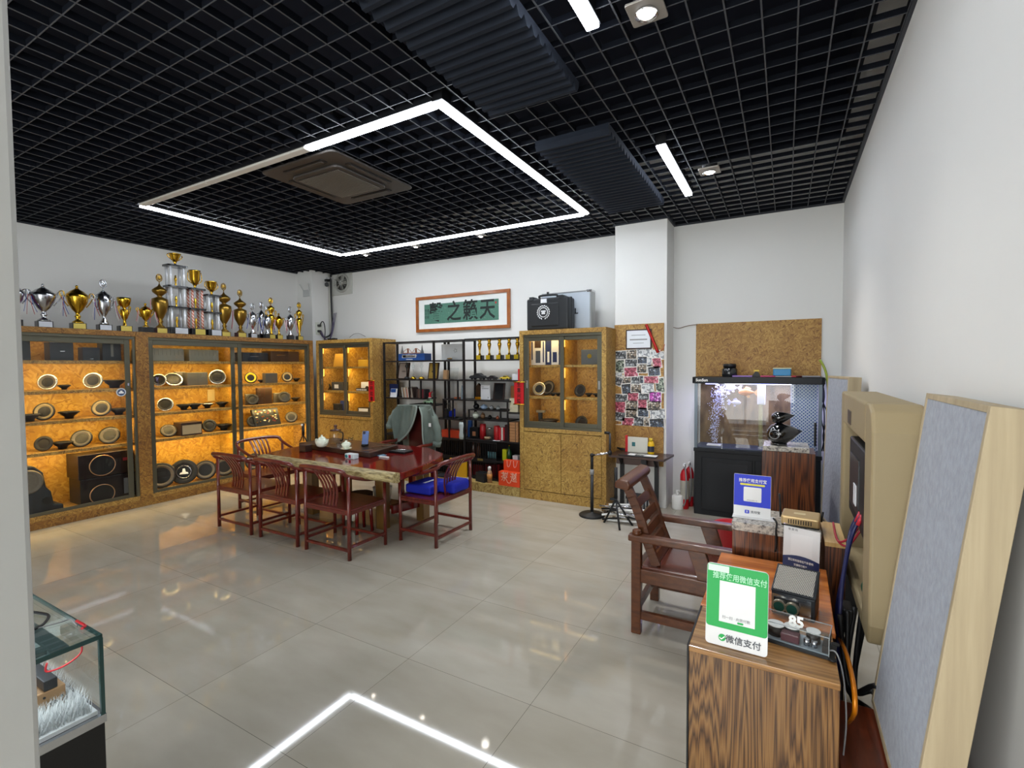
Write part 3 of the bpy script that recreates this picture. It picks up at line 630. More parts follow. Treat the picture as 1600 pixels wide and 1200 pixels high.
for pts, rr in (([(672,640),(678,652),(682,668),(684,684),(682,695)],[.035,.045,.05,.052,.05]),([(618,642),(613,652),(610,662),(610,668)],[.035,.045,.048,.045])):
    p = smooth_path([P(a,b_,'y',4.87) for a,b_ in pts],4); n_ = len(p); r_ = [rr[min(int(i/4),len(rr)-1)]*(1+.08*math.sin(i*1.7)) for i in range(n_)]
    s_ = obj('sleeve', MB().tube(p, r_, 14), JK, t); e_ = p[-1]; d_ = (p[-1]-p[-2]).normalized()
    obj('cuff', MB().cyl(e_-d_*.05, e_+d_*.012, .056, .056, 16), JK, s_)
v = P(671.5,664,'y',4.80); obj('chest_label', MB().cb(v,(.035,.003,.045)), WHT, t)['label'] = 'small white patch'
mb = MB(); mb.tube(smooth_path([P(a,b_,'y',4.83) for a,b_ in ((651,635),(649,648),(643,666),(635,679),(623,690))],4),.012,8).tube(smooth_path([P(a,b_,'y',4.83) for a,b_ in ((655,636),(659,648),(660,664),(661,686),(664,706))],4),.012,8); obj('collar_edge', mb, S('jacket_trim','8e9a92',.8), t)
# ---------------- teak armchair in the right foreground ----------------
t = thing('teak_armchair', 'brown teak armchair with slatted leaning back beside the payment signs', 'chair', (-.55,3.28,0))
X0, X1, Y0, Y1 = -.81, -.30, 3.035, 3.53
for y in (Y0, Y1):
    obj('leg', MB().box(X0-.03,X0+.03,y-.025,y+.025,0,.63), TEAK, t, bev=.005); obj('leg', MB().box(X1-.03,X1+.03,y-.025,y+.025,0,.40), TEAK, t, bev=.005)
    obj('armrest', MB().box(X0-.05,X1+.07,y-.032,y+.032,.59,.632), TEAK, t, bev=.009)
    obj('arm_post', MB().prism([(X1-.14,.42),(X1-.045,.42),(X1-.10,.592),(X1-.20,.592)], -.02, .02, Matrix.Translation((0,y,0)) @ Matrix(((1,0,0,0),(0,0,-1,0),(0,1,0,0),(0,0,0,1)))), TEAK, t, bev=.004)
    obj('stretcher', MB().bar((X0,y,.12),(X1,y,.12),.028,.05), TEAK, t); obj('seat_rail', MB().bar((X0,y,.375),(X1,y,.375),.035,.085), TEAK, t, bev=.004)
obj('post_knob', MB().cyl((X0,Y0,.63),(X0,Y0,.655),.03,.026,16).ell((X0,Y0,.655),(.028,.028,.014)), TEAK, t); obj('post_knob', MB().cyl((X0,Y1,.63),(X0,Y1,.655),.03,.026,16).ell((X0,Y1,.655),(.028,.028,.014)), TEAK, t)
obj('stretcher', MB().bar((X0,Y0,.16),(X0,Y1,.16),.028,.05), TEAK, t); obj('seat_rail', MB().bar((X0,Y0,.375),(X0,Y1,.375),.035,.085), TEAK, t)
obj('seat_rail', MB().bar((X1,Y0,.375),(X1,Y1,.375),.035,.085), TEAK, t)
obj('seat', MB().box(X0+.02,X1+.05,Y0+.01,Y1-.01,.40,.43), grain('teak_seat','4a1e10','74361f',(3,14,14),.22,.6,'5d2a19'), t, bev=.008)
pb = lambda y: smooth_path([(X0+.11,y,.43),(X0+.05,y,.58),(X0-.005,y,.75),(X0-.085,y,.93)],4)
for y in (Y0+.06, Y1-.06):
    mb = MB(); p = pb(y)
    for a, b_ in zip(p, p[1:]): mb.bar(a, b_+(b_-a)*.05, .03, .055, (1,0,0))
    obj('back_post', mb, TEAK, t)
p = pb(0)
for k, f in enumerate((.12,.28,.45,.62,.78)):
    c_ = p[int(f*(len(p)-1))]; d_ = (p[min(int(f*(len(p)-1))+1,len(p)-1)]-c_).normalized()
    mb = MB(); mb.bar((c_.x,Y0+.07,c_.z),(c_.x,Y1-.07,c_.z),.018,.055,d_); obj('back_slat', mb, TEAK, t)
c_ = p[-1]; prf = [(-.055,-.02),(.035,-.035),(.05,0),(.035,.03),(-.02,.04),(-.05,.02)]
obj('headrest', MB().prism(prf, Y0-.03, Y1+.02, Matrix.Translation((c_.x,0,c_.z+.01)) @ Matrix(((1,0,0,0),(0,0,1,0),(0,1,0,0),(0,0,0,1)))), TEAK, t, bev=.012, seg=3)
# ---------------- loudspeaker drivers ----------------
CONE = S('cone_paper', '1a1a1c', .6, var=.2, sc_=60); CONEG = S('cone_grey', '5c554c', .6, var=.2, sc_=60); CONET = S('cone_tan', '8a7a58', .6); CONEY = S('cone_yellow', 'e0c020', .5)
RUB = S('rubber', '111113', .5); RINGS = S('ring_silver', 'd8d4c8', .25, .9); RINGD = S('ring_dark', '2c2a28', .35, .5); BASK = S('basket_metal', '1b1b1d', .4, .4)
SPW = 'speaker drivers on display'
def driver(p, r, face=(1,-.35,.35), label='', cone=CONE, ring=RINGD, cap=None, lift=True):
    """p: point on the shelf under the driver; the driver leans with its face toward `face`"""
    d = Vector(face).normalized(); p = Vector(p)
    flat = abs(d.z) > .95
    rt = (Vector((0,0,1)).to_track_quat('Z','Y')).to_matrix()
    qm = d.to_track_quat('Z','Y').to_matrix().to_4x4()
    depth = r*.75
    if flat: c = p+Vector((0,0,depth+.004))
    else:
        sn = math.sqrt(max(0,1-d.z**2)); c = p+Vector((0,0,r*sn+.003))
    M_ = Matrix.Translation(c) @ qm
    t = thing('speaker_driver', label, 'speaker', p, SPW)
    obj('frame_ring', MB().lathe([(r*.80,-.002),(r,-.006),(r,.004),(r*.93,.009),(r*.84,.007)],(0,0,0),26,M_,False), ring, t)
    cn = obj('cone', MB().lathe([(r*.86,.006),(r*.78,.010),(r*.70,.004),(r*.25,-r*.28),(0,-r*.30)],(0,0,0),24,M_,False), cone, t)
    obj('dust_cap', MB().lathe([(r*.27,-r*.26),(r*.2,-r*.14),(r*.1,-r*.10),(0,-r*.09)],(0,0,0),16,M_,False), cap or RUB, cn)
    obj('basket', MB().lathe([(r*.84,-.004),(r*.8,-r*.2),(r*.45,-r*.5),(r*.42,-depth),(0,-depth)],(0,0,0),18,M_), BASK, t)
    return t
LX = -7.12
def ls(px, zz, x=LX):   # point on a left cabinet shelf seen at column px
    v = P(px, 600, 'x', x); return Vector((x, v.y, zz))
def rpx(n, px, x=LX):   # radius in metres for n px at this column
    v = P(px, 600, 'x', x); return n*abs((RC.transposed() @ (v-CAM)).z)/FOC
UP = (0,0,1)
dl = [ # px, shelf z, r px, face, cone, ring, label
 (74,1.468,13,(1,-.9,.3),CONEG,RINGS,'speaker with a bright silver ring, left one on the second shelf of the left cabinet'),
 (145,1.468,13,(1,-.9,.3),CONEG,RINGS,'speaker with a bright silver ring, right one on the second shelf of the left cabinet'),
 (100,1.468,8,UP,CONE,RINGD,'small black tweeter between the two silver-ringed speakers'),
 (179,1.468,15,UP,CONE,RINGD,'flat black speaker above the round white door sticker'),
 (67,1.138,14,(1,-.9,.35),CONET,RINGD,'tan-coned speaker leaning on the third shelf of the left cabinet'),
 (44,1.138,13,UP,CONE,RINGD,'flat black speaker by the post on the third shelf of the left cabinet'),
 (106,1.138,13,UP,CONE,RINGD,'black basket speaker facing up on the third shelf of the left cabinet'),
 (157,1.138,13,(1,-.8,.4),CONET,RINGD,'square-flanged tan speaker on the third shelf of the left cabinet'),
 (184,1.138,12,UP,CONE,RINGD,'black speaker lying at the right end of the third shelf, left cabinet'),
 (64,.80,12,(1,-.9,.4),CONE,RINGD,'leftmost leaning speaker on the fourth shelf of the left cabinet'),
 (94,.80,13,UP,CONE,RINGD,'flat speaker lying second on the fourth shelf of the left cabinet'),
 (124,.80,14,(1,-.8,.6),CONEG,RINGD,'third speaker, big grey cone, on the fourth shelf of the left cabinet'),
 (168,.80,14,(1,-.8,.6),CONEG,RINGD,'rightmost speaker with a silver centre on the fourth shelf of the left cabinet'),
 (248,1.468,10,(1,-.6,.3),CONE,RINGS,'half hidden speaker by the left door frame, second shelf of the middle cabinet'),
 (271,1.468,13,(1,-.2,.75),CONE,RINGS,'dark speaker with a pale rim tilted back before a silver amplifier'),
 (340,1.468,12,(1,-.5,.3),CONE,RINGS,'speaker with a pale ring right of the grey amplifier'),
 (257,1.138,11,(1,-.6,.35),CONE,RINGS,'pale-rimmed speaker at the left of the third shelf, middle cabinet'),
 (286,1.138,10,UP,CONE,RINGD,'first of the flat black speakers in the row on the third shelf'),
 (303,1.138,10,UP,CONE,RINGD,'second of the flat black speakers in the row on the third shelf'),
 (323,1.138,9,UP,CONE,RINGS,'flat silver-framed speaker in the row on the third shelf'),
 (346,1.138,9,UP,CONE,RINGD,'last of the flat black speakers in the row on the third shelf'),
 (261,.80,11,(1,-.3,.7),CONEG,RINGD,'grey-coned speaker at the left of the fourth shelf, middle cabinet'),
 (325,.80,10,(1,-.9,.35),CONE,RINGD,'speaker leaning right of the brown amplifier on the fourth shelf'),
 (348,.80,11,UP,CONE,RINGD,'wide flat speaker at the right end of the fourth shelf, middle cabinet'),
 (392,1.468,9,(1,-.5,.35),CONEY,RINGD,'bright yellow coned speaker in the right bay'),
 (408,1.468,5,UP,CONE,RINGD,'tiny black tweeter right of the yellow speaker'),
 (449,1.468,8,(1,-.5,.3),CONET,RINGD,'small speaker with a pale cone, second shelf of the right bay'),
 (463,1.468,6,UP,CONE,RINGD,'small black speaker at the right end of the second shelf, right bay'),
 (394,1.138,9,(1,-.5,.5),CONE,RINGD,'speaker before a crossover board, left of the tall dark amplifier'),
 (444,1.138,9,(1,-.5,.5),CONE,RINGD,'speaker right of the tall dark amplifier, third shelf of the right bay'),
 (461,1.138,7,UP,CONE,RINGD,'flat speaker at the right end of the third shelf, right bay'),
 (394,.80,9,(1,-.5,.4),CONE,RINGD,'black speaker left of the open amplifier in the right bay'),
 (454,.80,9,(1,-.6,.6),CONEG,RINGD,'black speaker right of the open amplifier in the right bay'),
]
for px, z_, rp_, fc, cn, rg, lb in dl:
    driver(ls(px, z_+.001), rpx(rp_, px), fc, lb, cn, rg, SILV if 'silver centre' in lb else CONEY if cn is CONEY else None)
for px, rp_, lb, cn in ((247,20,'big subwoofer behind the left door frame, floor of the middle cabinet',CONEG),(283,19,'big subwoofer with a white emblem on the floor of the middle cabinet',CONE),(317,15,'brownish subwoofer third on the floor of the middle cabinet',CONEG),(347,14,'subwoofer behind the chair back on the floor of the middle cabinet',CONEG),(372+22,13,'subwoofer on the floor of the right bay behind the chairs',CONEG)):
    r_ = rpx(rp_, px); dd = driver(ls(px,.136), r_, (1,-.45,.25), lb, cn, RINGD)
    if 'emblem' in lb:
        d_ = Vector((1,-.45,.25)).normalized(); c_ = ls(px,.136)+Vector((0,0,r_*.97))+d_*.012
        m = Matrix.Translation(c_) @ d_.to_track_quat('Z','Y').to_matrix().to_4x4()
        obj('emblem_ring', MB().tube([m @ Vector((r_*.5*math.cos(a*PI/12), r_*.5*math.sin(a*PI/12),0)) for a in range(24)], .004, 6, True), SILV, dd)
        obj('emblem', MB().prism([(-.05,-.03),(.05,-.03),(.045,-.01),(.02,.0),(.012,.045),(-.012,.045),(-.02,0),(-.045,-.01)],-.002,.002,m), WHT, dd)
# ---------------- amplifiers and boxes in the left cabinets ----------------
def ybox(name, px0, px1, z0, py1, dx, mat, label, cat='amplifier', x=-7.0, grp='amplifiers and boxes on the cabinet shelves', ribs=0, face=None):
    a = P(px0, 600, 'x', x).y; b_ = P(px1, 600, 'x', x).y; h = P((px0+px1)/2, py1, 'x', x).z-z0
    t = thing(name, label, cat, (x, (a+b_)/2, z0), grp); z0 += .001
    obj('case', MB().box(x-dx, x, a, b_, z0, z0+h), mat, t, bev=.004)
    if ribs:
        for i in range(ribs): yy = a+(b_-a)*(i+.5)/ribs; obj('cooling_fin', MB().box(x-dx+.01, x+.004, yy-.003, yy+.003, z0+h*.5, z0+h+.008), mat, t)
    if face: 
        f0, f1, f2, f3, mm = face; obj('front_mark', MB().box(x, x+.0015, a+(b_-a)*f0, a+(b_-a)*f1, z0+h*f2, z0+h*f3), mm, t)
    return t
DK = S('dark_enamel','22262b',.4,.2); SLV = S('brushed_silver','8f8a7c',.35,.7); GAM = S('grey_amp','6c6a62',.4,.5); BRN = S('brown_enamel','3d2c22',.4,.2)
ybox('black_box',30,50,1.80,531,.12,DK,'black box half hidden by the white post, top shelf','box')
ybox('black_box',80,117,1.80,535,.16,DK,'wide dark box on the top shelf of the left cabinet','box',face=(.42,.62,.48,.53,SILV))
ybox('black_box',131,158,1.80,543,.13,DK,'low black box with a small emblem on the top shelf','box',face=(.4,.6,.1,.16,SILV))
ybox('black_box',162,191,1.80,532,.14,DK,'tall black box with a pale vertical stripe on the top shelf','box',face=(.44,.58,.2,.82,GAM))
ybox('amplifier',240,289,1.80,545,.22,SLV,'silver amplifier at the left of the top shelf, middle cabinet',ribs=8)
ybox('amplifier',297,343,1.80,547,.24,SLV,'silver finned amplifier at the right of the top shelf, middle cabinet',ribs=8)
ybox('amplifier',380,420,1.80,551,.2,DK,'black amplifier at the left of the top shelf, right bay',face=(.3,.6,.5,.6,SILV))
ybox('amplifier',424,468,1.80,549,.22,BRN,'brown amplifier at the right of the top shelf, right bay',face=(.2,.5,.6,.66,SILV))
ybox('amplifier',275,290,1.468,581,.05,SLV,'bright silver amplifier behind the tilted speaker',x=-7.2)
ybox('amplifier',293,325,1.468,582,.12,GAM,'plain grey amplifier standing on the second shelf, middle cabinet',x=-7.08)
ybox('amplifier',281,314,.80,660,.2,BRN,'brown amplifier with a pale front on the fourth shelf, middle cabinet',face=(.05,.95,.1,.8,S('amp_front','b09a78',.5)))
ybox('crossover_box',415,434,1.468,583,.08,GAM,'small twin-coil crossover on the second shelf, right bay','crossover')
ybox('amplifier',402,425,1.138,606,.05,BRN,'tall dark amplifier standing upright on the third shelf, right bay',x=-7.1)
ybox('crossover_board',383,392,1.138,616,.03,SLV,'small crossover board at the left of the third shelf, right bay','crossover',x=-7.2)
ybox('crossover_board',427,442,1.138,614,.03,SLV,'shiny crossover board right of the tall dark amplifier','crossover',x=-7.2)
t = ybox('subwoofer_box',119,206,.136,745,.30,S('sub_box','181314',.35),'large dark subwoofer carton at the bottom, the lower of the two','box',x=-7.03,face=(.78,.92,.15,.8,S('print_grey','5c5d60',.5)))
t = ybox('subwoofer_box',117,204,P(160,745,'x',-7.03).z+.004,708,.32,S('sub_box2','1c1413',.35),'large dark subwoofer cabinet at the bottom, the upper of the two','box',x=-7.03,face=(.8,.9,.55,.68,S('sub_red','6e1420',.5)))
for pyc, rr in ((727,.125),(772,.12)):
    c_ = P(160,pyc,'x',-7.03); mb = MB().tube([c_+Vector((.006,rr*math.cos(a*PI/14),rr*math.sin(a*PI/14)*.95)) for a in range(28)], .005, 6, True)
    o = obj('printed_ring', mb, S('copper_ring','b48a68',.35,.6), t); obj('dark_cone', MB().cyl((c_.x+.001,c_.y,c_.z),(c_.x+.005,c_.y,c_.z),rr-.01,n=28), RUB, o)
# big black enclosure by the post
t = thing('woofer_enclosure','large black moulded woofer enclosure by the white post','speaker',(-7.15,2.1,.135)); a0 = P(46,760,'x',-7.0)
prf = [(1.78,.136),(2.22,.136),(2.22,.20),(2.14,.22),(2.12,.36),(2.08,.42),(2.06,.58),(1.99,.66),(1.85,.69),(1.78,.66)]
obj('enclosure', MB().prism(prf,-7.25,-7.02,Matrix(((0,0,1,0),(1,0,0,0),(0,1,0,0),(0,0,0,1)))), DK, t, bev=.015)
obj('cone', MB().lathe([(.13,0),(.12,.01),(.10,.004),(.03,-.03),(0,-.03)],(0,0,0),26,Matrix.Translation((-7.015,1.93,.50)) @ Matrix.Rotation(PI/2,4,'Y')), CONEG, t)
obj('port', MB().cyl((-7.03,2.08,.27),(-7.012,2.08,.27),.04), RUB, t)
# open amplifier with gold and red inside
a = P(402,637,'x',-7.15); t = thing('open_amplifier','open amplifier lid-off, red and gold circuit inside, fourth shelf of the right bay','amplifier',(-7.1,4.55,.80))
y0, y1 = P(398,650,'x',-7.08).y, P(438,650,'x',-7.08).y
m = Matrix.Translation((-7.06,y0,.802)) @ Matrix.Rotation(-.35,4,'Y') @ Matrix(((0,0,1,0),(1,0,0,0),(0,1,0,0),(0,0,0,1)))
obj('case', MB().prism([(0,0),(y1-y0,0),(y1-y0,.28),(0,.28)],-.05,0,m), DK, t, bev=.004)
rr_ = random.Random(5); mb1, mb2, mb3 = MB(), MB(), MB()
for i in range(46):
    u, v = rr_.uniform(.05,.85)*(y1-y0), rr_.uniform(.05,.24); s_ = rr_.uniform(.012,.03)
    (mb1,mb2,mb3)[i%3].prism([(u,v),(u+s_,v),(u+s_,v+.012),(u,v+.012)],0.0005,.006+.004*(i%3),m)
obj('red_parts', mb1, S('circuit_red','8e2a20',.4), t); obj('gold_parts', mb2, GOLD, t); obj('white_parts', mb3, S('circuit_white','d8cfae',.4), t)
a = P(330,617,'x',-7.38); tag(obj('notice', MB().box(-7.385,-7.38,a.y-.05,a.y+.05,a.z-.09,a.z+.08), S('paper_cream','cbb67c',.7)), 'small cream notice fixed to the back board above the flat speakers', 'notice')
a = P(190,613,'x',-6.92); t = thing('door_sticker','round white sticker with a dark emblem on the left glass door','sticker',a)
obj('disc', MB().cyl((-6.935,a.y,a.z),(-6.93,a.y,a.z),.05,n=24), S('sticker_white','c4ccd4',.4), t); obj('emblem', MB().cyl((-6.93,a.y,a.z),(-6.929,a.y,a.z),.038,n=24), S('sticker_blue','33496b',.4), t); obj('emblem_mark', MB().box(-6.929,-6.928,a.y-.025,a.y+.025,a.z-.015,a.z+.005).box(-6.929,-6.928,a.y-.012,a.y+.012,a.z+.005,a.z+.02), WHT, t)
# ---------------- contents of the two back cabinets ----------------
def xbox(name, px0, px1, z0, py1, y, d, mat, label, cat='box', grp=None, tilt=0, bev=.003, sub=None, zabs=None):
    x0 = P(px0, 600, 'y', y).x; x1 = P(px1, 600, 'y', y).x; z1 = zabs if zabs else P((px0+px1)/2, py1, 'y', y).z
    t = thing(name, label, cat, ((x0+x1)/2, y+d/2, z0), grp); z0 += .0012
    m = Matrix.Translation((0,y,z0)) @ Matrix.Rotation(-tilt,4,'X') @ Matrix.Translation((0,-y,-z0)) if tilt else None
    obj('body', MB().box(x0, x1, y, y+d, z0, z1, m), mat, t, bev=bev)
    for s_ in (sub or []):
        nm, u0, u1, v0, v1, mm = s_
        obj(nm, MB().box(x0+(x1-x0)*u0, x0+(x1-x0)*u1, y-.0015, y, z0+(z1-z0)*v0, z0+(z1-z0)*v1, m), mm, t)
    return t
CARD = S('card_white','d6d8dc',.5); NAVY = S('navy','1d2a5c',.4)
G_ = 'things in the back cabinets'
xbox('carton',829,852,1.716,530,5.72,.2,CARD,'white carton printed with a tall dark speaker, top shelf under the black case','carton',G_,sub=[('speaker_print',.36,.68,.08,.55,S('print_slate','3e4756',.5)),('cone_print',.3,.72,.66,.93,BRN),('text_strip',.08,.16,.2,.9,NAVY),('text_strip',.84,.92,.1,.9,NAVY)])
xbox('carton',853,861,1.716,529,5.72,.2,NAVY,'narrow navy carton spine between the two white cartons','carton',G_,sub=[('text_strip',.3,.7,.1,.5,WHT)])
xbox('carton',861.5,873,1.716,530,5.72,.2,CARD,'white carton with a navy oval print, right of the navy spine','carton',G_,sub=[('oval_print',.2,.75,.1,.5,NAVY)])
xbox('carton',874,882,1.716,529,5.72,.2,NAVY,'navy carton behind the middle door frame','carton',G_)
t = xbox('gift_box',908,936,1.716,546,5.7,.12,S('slate_box','4a5058',.5),'slate grey box with a round gold seal, top right shelf','box',G_)
c_ = P(921,556.5,'y',5.698); obj('gold_seal', MB().cyl((c_.x,5.7,c_.z),(c_.x,5.696,c_.z),.028,n=20), GOLD, t)
def bs(px, zz, y=5.74): v = P(px,600,'y',y); return Vector((v.x,y,zz))
def by_(n, px, y=5.74): v = P(px,600,'y',y); return n*abs((RC.transposed() @ (v-CAM)).z)/FOC
for px,zz,n,fc,cn,rg,lb in ((842,1.3155,11,(.1,-1,.3),CONET,RINGS,'silver-rimmed speaker in front on the middle shelf, left door of the right cabinet'),(856,1.3155,12,(-.2,-1,.4),CONEG,RINGD,'grey speaker behind the silver-rimmed one, right cabinet'),
  (906,1.3155,10,(-.2,-1,.3),CONE,RINGD,'black speaker on the middle shelf behind the right door'),(920,1.3155,6,UP,CONE,RINGD,'small flat speaker right of the black one, middle shelf'),(932,1.3155,6,UP,CONE,RINGD,'small flat speaker at the right end of the middle shelf'),
  (864,1.3155,5,UP,CONE,RINGD,'first small flat tweeter on the middle shelf, right cabinet'),(872,1.3155,5,UP,CONE,RINGD,'second small flat tweeter by the middle door frame'),
  (858,.9065,15,UP,CONE,RINGD,'large black speaker lying on the bottom glass shelf, right cabinet'),(908,.9065,11,(-.2,-1,.35),CONE,RINGD,'black speaker leaning on the bottom shelf behind the right door'),(926,.9065,6,UP,CONE,RINGD,'small flat speaker beside it at the lower right corner'),
  (513,1.3155,5,(-.2,-1,.2),CONE,RINGD,'little black speaker on the middle shelf of the corner cabinet'),(573,1.3155,4,(-.2,-1,.2),CONE,RINGD,'little dark speaker before the white box in the corner cabinet')):
    y_ = 5.86 if 'behind the silver' in lb else 5.70; driver(bs(px,zz,y_), by_(n,px,y_), fc, lb, cn, rg)
t = thing('driver_stand','dark upright arm standing beside the lying speaker','stand',bs(845,.9065)); v = bs(845,.9065); obj('arm', MB().bar(v,v+Vector((-.01,0,.20)),.05,.03), DK, t); obj('top_plate', MB().cb(v+Vector((0,0,.20)),(.12,.04,.03)), SLV, t)
xbox('award_card',521,536,1.716,552,5.72,.01,S('gold_card','b78c38',.5),'gold coloured card leaning on the top shelf of the corner cabinet','card',G_,tilt=.2)
xbox('gold_tray',560,575,1.716,562,5.7,.12,S('tray_gold','c79c30',.4),'low yellow case on the top right shelf of the corner cabinet','case',G_)
xbox('radio_box',518,536,1.314,597,5.7,.12,S('slate2','363a3e',.5),'slate box with a square white label, corner cabinet','box',G_,sub=[('label_plate',.25,.6,.25,.7,CARD)])
xbox('circuit_strip',556,574,1.314,606.5,5.66,.05,DK,'row of small white cells on a dark strip, corner cabinet','circuit board',G_,sub=[('cells',u,u+.1,.2,.7,CARD) for u in (.05,.2,.35,.5,.65,.8)])
xbox('white_box',564,578,1.314,597,5.76,.12,CARD,'white box behind the strip of cells, corner cabinet','box',G_)
xbox('dark_box',520,530,.905,631,5.7,.12,DK,'dark box at the bottom left of the corner cabinet','box',G_); xbox('dark_box',531,540,.905,626,5.76,.12,NAVY,'taller navy box behind the dark one, corner cabinet','box',G_)
xbox('open_case',558,576,.905,637,5.7,.14,S('case_dark','2c2620',.4),'open case with a white lining at the bottom right of the corner cabinet','case',G_,sub=[('lining',.1,.9,.2,.9,CARD)])
# ---------------- black hard case and silver case on the cabinet ----------------
PLB = S('case_plastic','1d2023',.5,var=.1,bump=.05,sc_=40)
x0, x1, y0, z0, z1 = -2.925, -2.345, 5.58, 2.157, 2.585
t = thing('hard_case','black rugged hard case with a white wreath emblem on the cabinet','case',((x0+x1)/2,5.66,z0))
obj('shell', MB().box(x0,x1,y0,y0+.22,z0,z1-.02), PLB, t, bev=.025, seg=3)
obj('lid_seam', MB().box(x0-.006,x1+.006,y0+.10,y0+.125,z0+.01,z1-.015), PLB, t, bev=.008)
obj('front_panel', MB().box(x0+.07,x1-.13,y0-.008,y0+.01,z0+.05,z1-.09), PLB, t, bev=.01)
obj('handle', MB().tube(smooth_path([(x0+.17,y0+.05,z1-.02),(x0+.18,y0+.04,z1+.012),(x1-.18,y0+.04,z1+.012),(x1-.17,y0+.05,z1-.02)],4),.014,8), PLB, t)
for xx in (x0+.07, x1-.1): obj('latch', MB().box(xx-.03,xx+.03,y0-.004,y0+.13,z1-.05,z1+.002), PLB, t, bev=.006)
obj('name_plate', MB().box(x0+.21,x0+.29,y0-.012,y0,z1-.085,z1-.035), CARD, t)
cx, cz = x0+.245, (z0+z1)/2+.01; Wt = S('emblem_white','d5d8da',.5); mb = MB()
mb.tube([(cx+.058*math.cos(a*PI/12),y0-.010,cz+.058*math.sin(a*PI/12)) for a in range(24)],.005,6,True)
for a in range(18):
    an = -PI/2+.35+a*(2*PI-.7)/17; c_ = Vector((cx+.082*math.cos(an),y0-.010,cz+.082*math.sin(an)))
    mb.ell(c_,(.014,.003,.007),8,5,Matrix.Rotation(-(an+PI/2+.6*(1 if a<9 else -1)),4,'Y'))
obj('wreath_emblem', mb, Wt, t); mb = MB().cb((cx,y0-.010,cz+.014),(.065,.004,.02)).cb((cx,y0-.010,cz-.014),(.05,.004,.018)).cyl((cx,y0-.008,cz),(cx,y0-.009,cz),.02); obj('emblem_letters', mb, Wt, t)
x0, x1, y0 = -2.85, -2.17, 5.88
t = thing('silver_case','pale silver case standing behind the black hard case','case',((x0+x1)/2,5.93,2.157))
obj('shell', MB().box(x0,x1,y0,y0+.13,2.157,2.655), S('case_silver','b7c0c9',.35,.3), t, bev=.004)
obj('edge_profile', MB().box(x1-.004,x1+.02,y0-.006,y0+.136,2.157,2.662).box(x0,x1,y0-.006,y0+.136,2.65,2.665), S('alu_edge','9ea09f',.3,.8), t, bev=.004)
obj('corner', MB().cb((x1-.01,y0+.06,2.655),(.07,.15,.03)), CHR, t, bev=.008); obj('catch', MB().cb((x0+.1,y0-.01,2.665),(.03,.03,.03)), CHR, t)
text('lettering','FOCAL',.10,BLK,t,(-2.49,y0-.003,2.405),(1,0,0),(0,0,1),.001,1,'CENTER',.002)
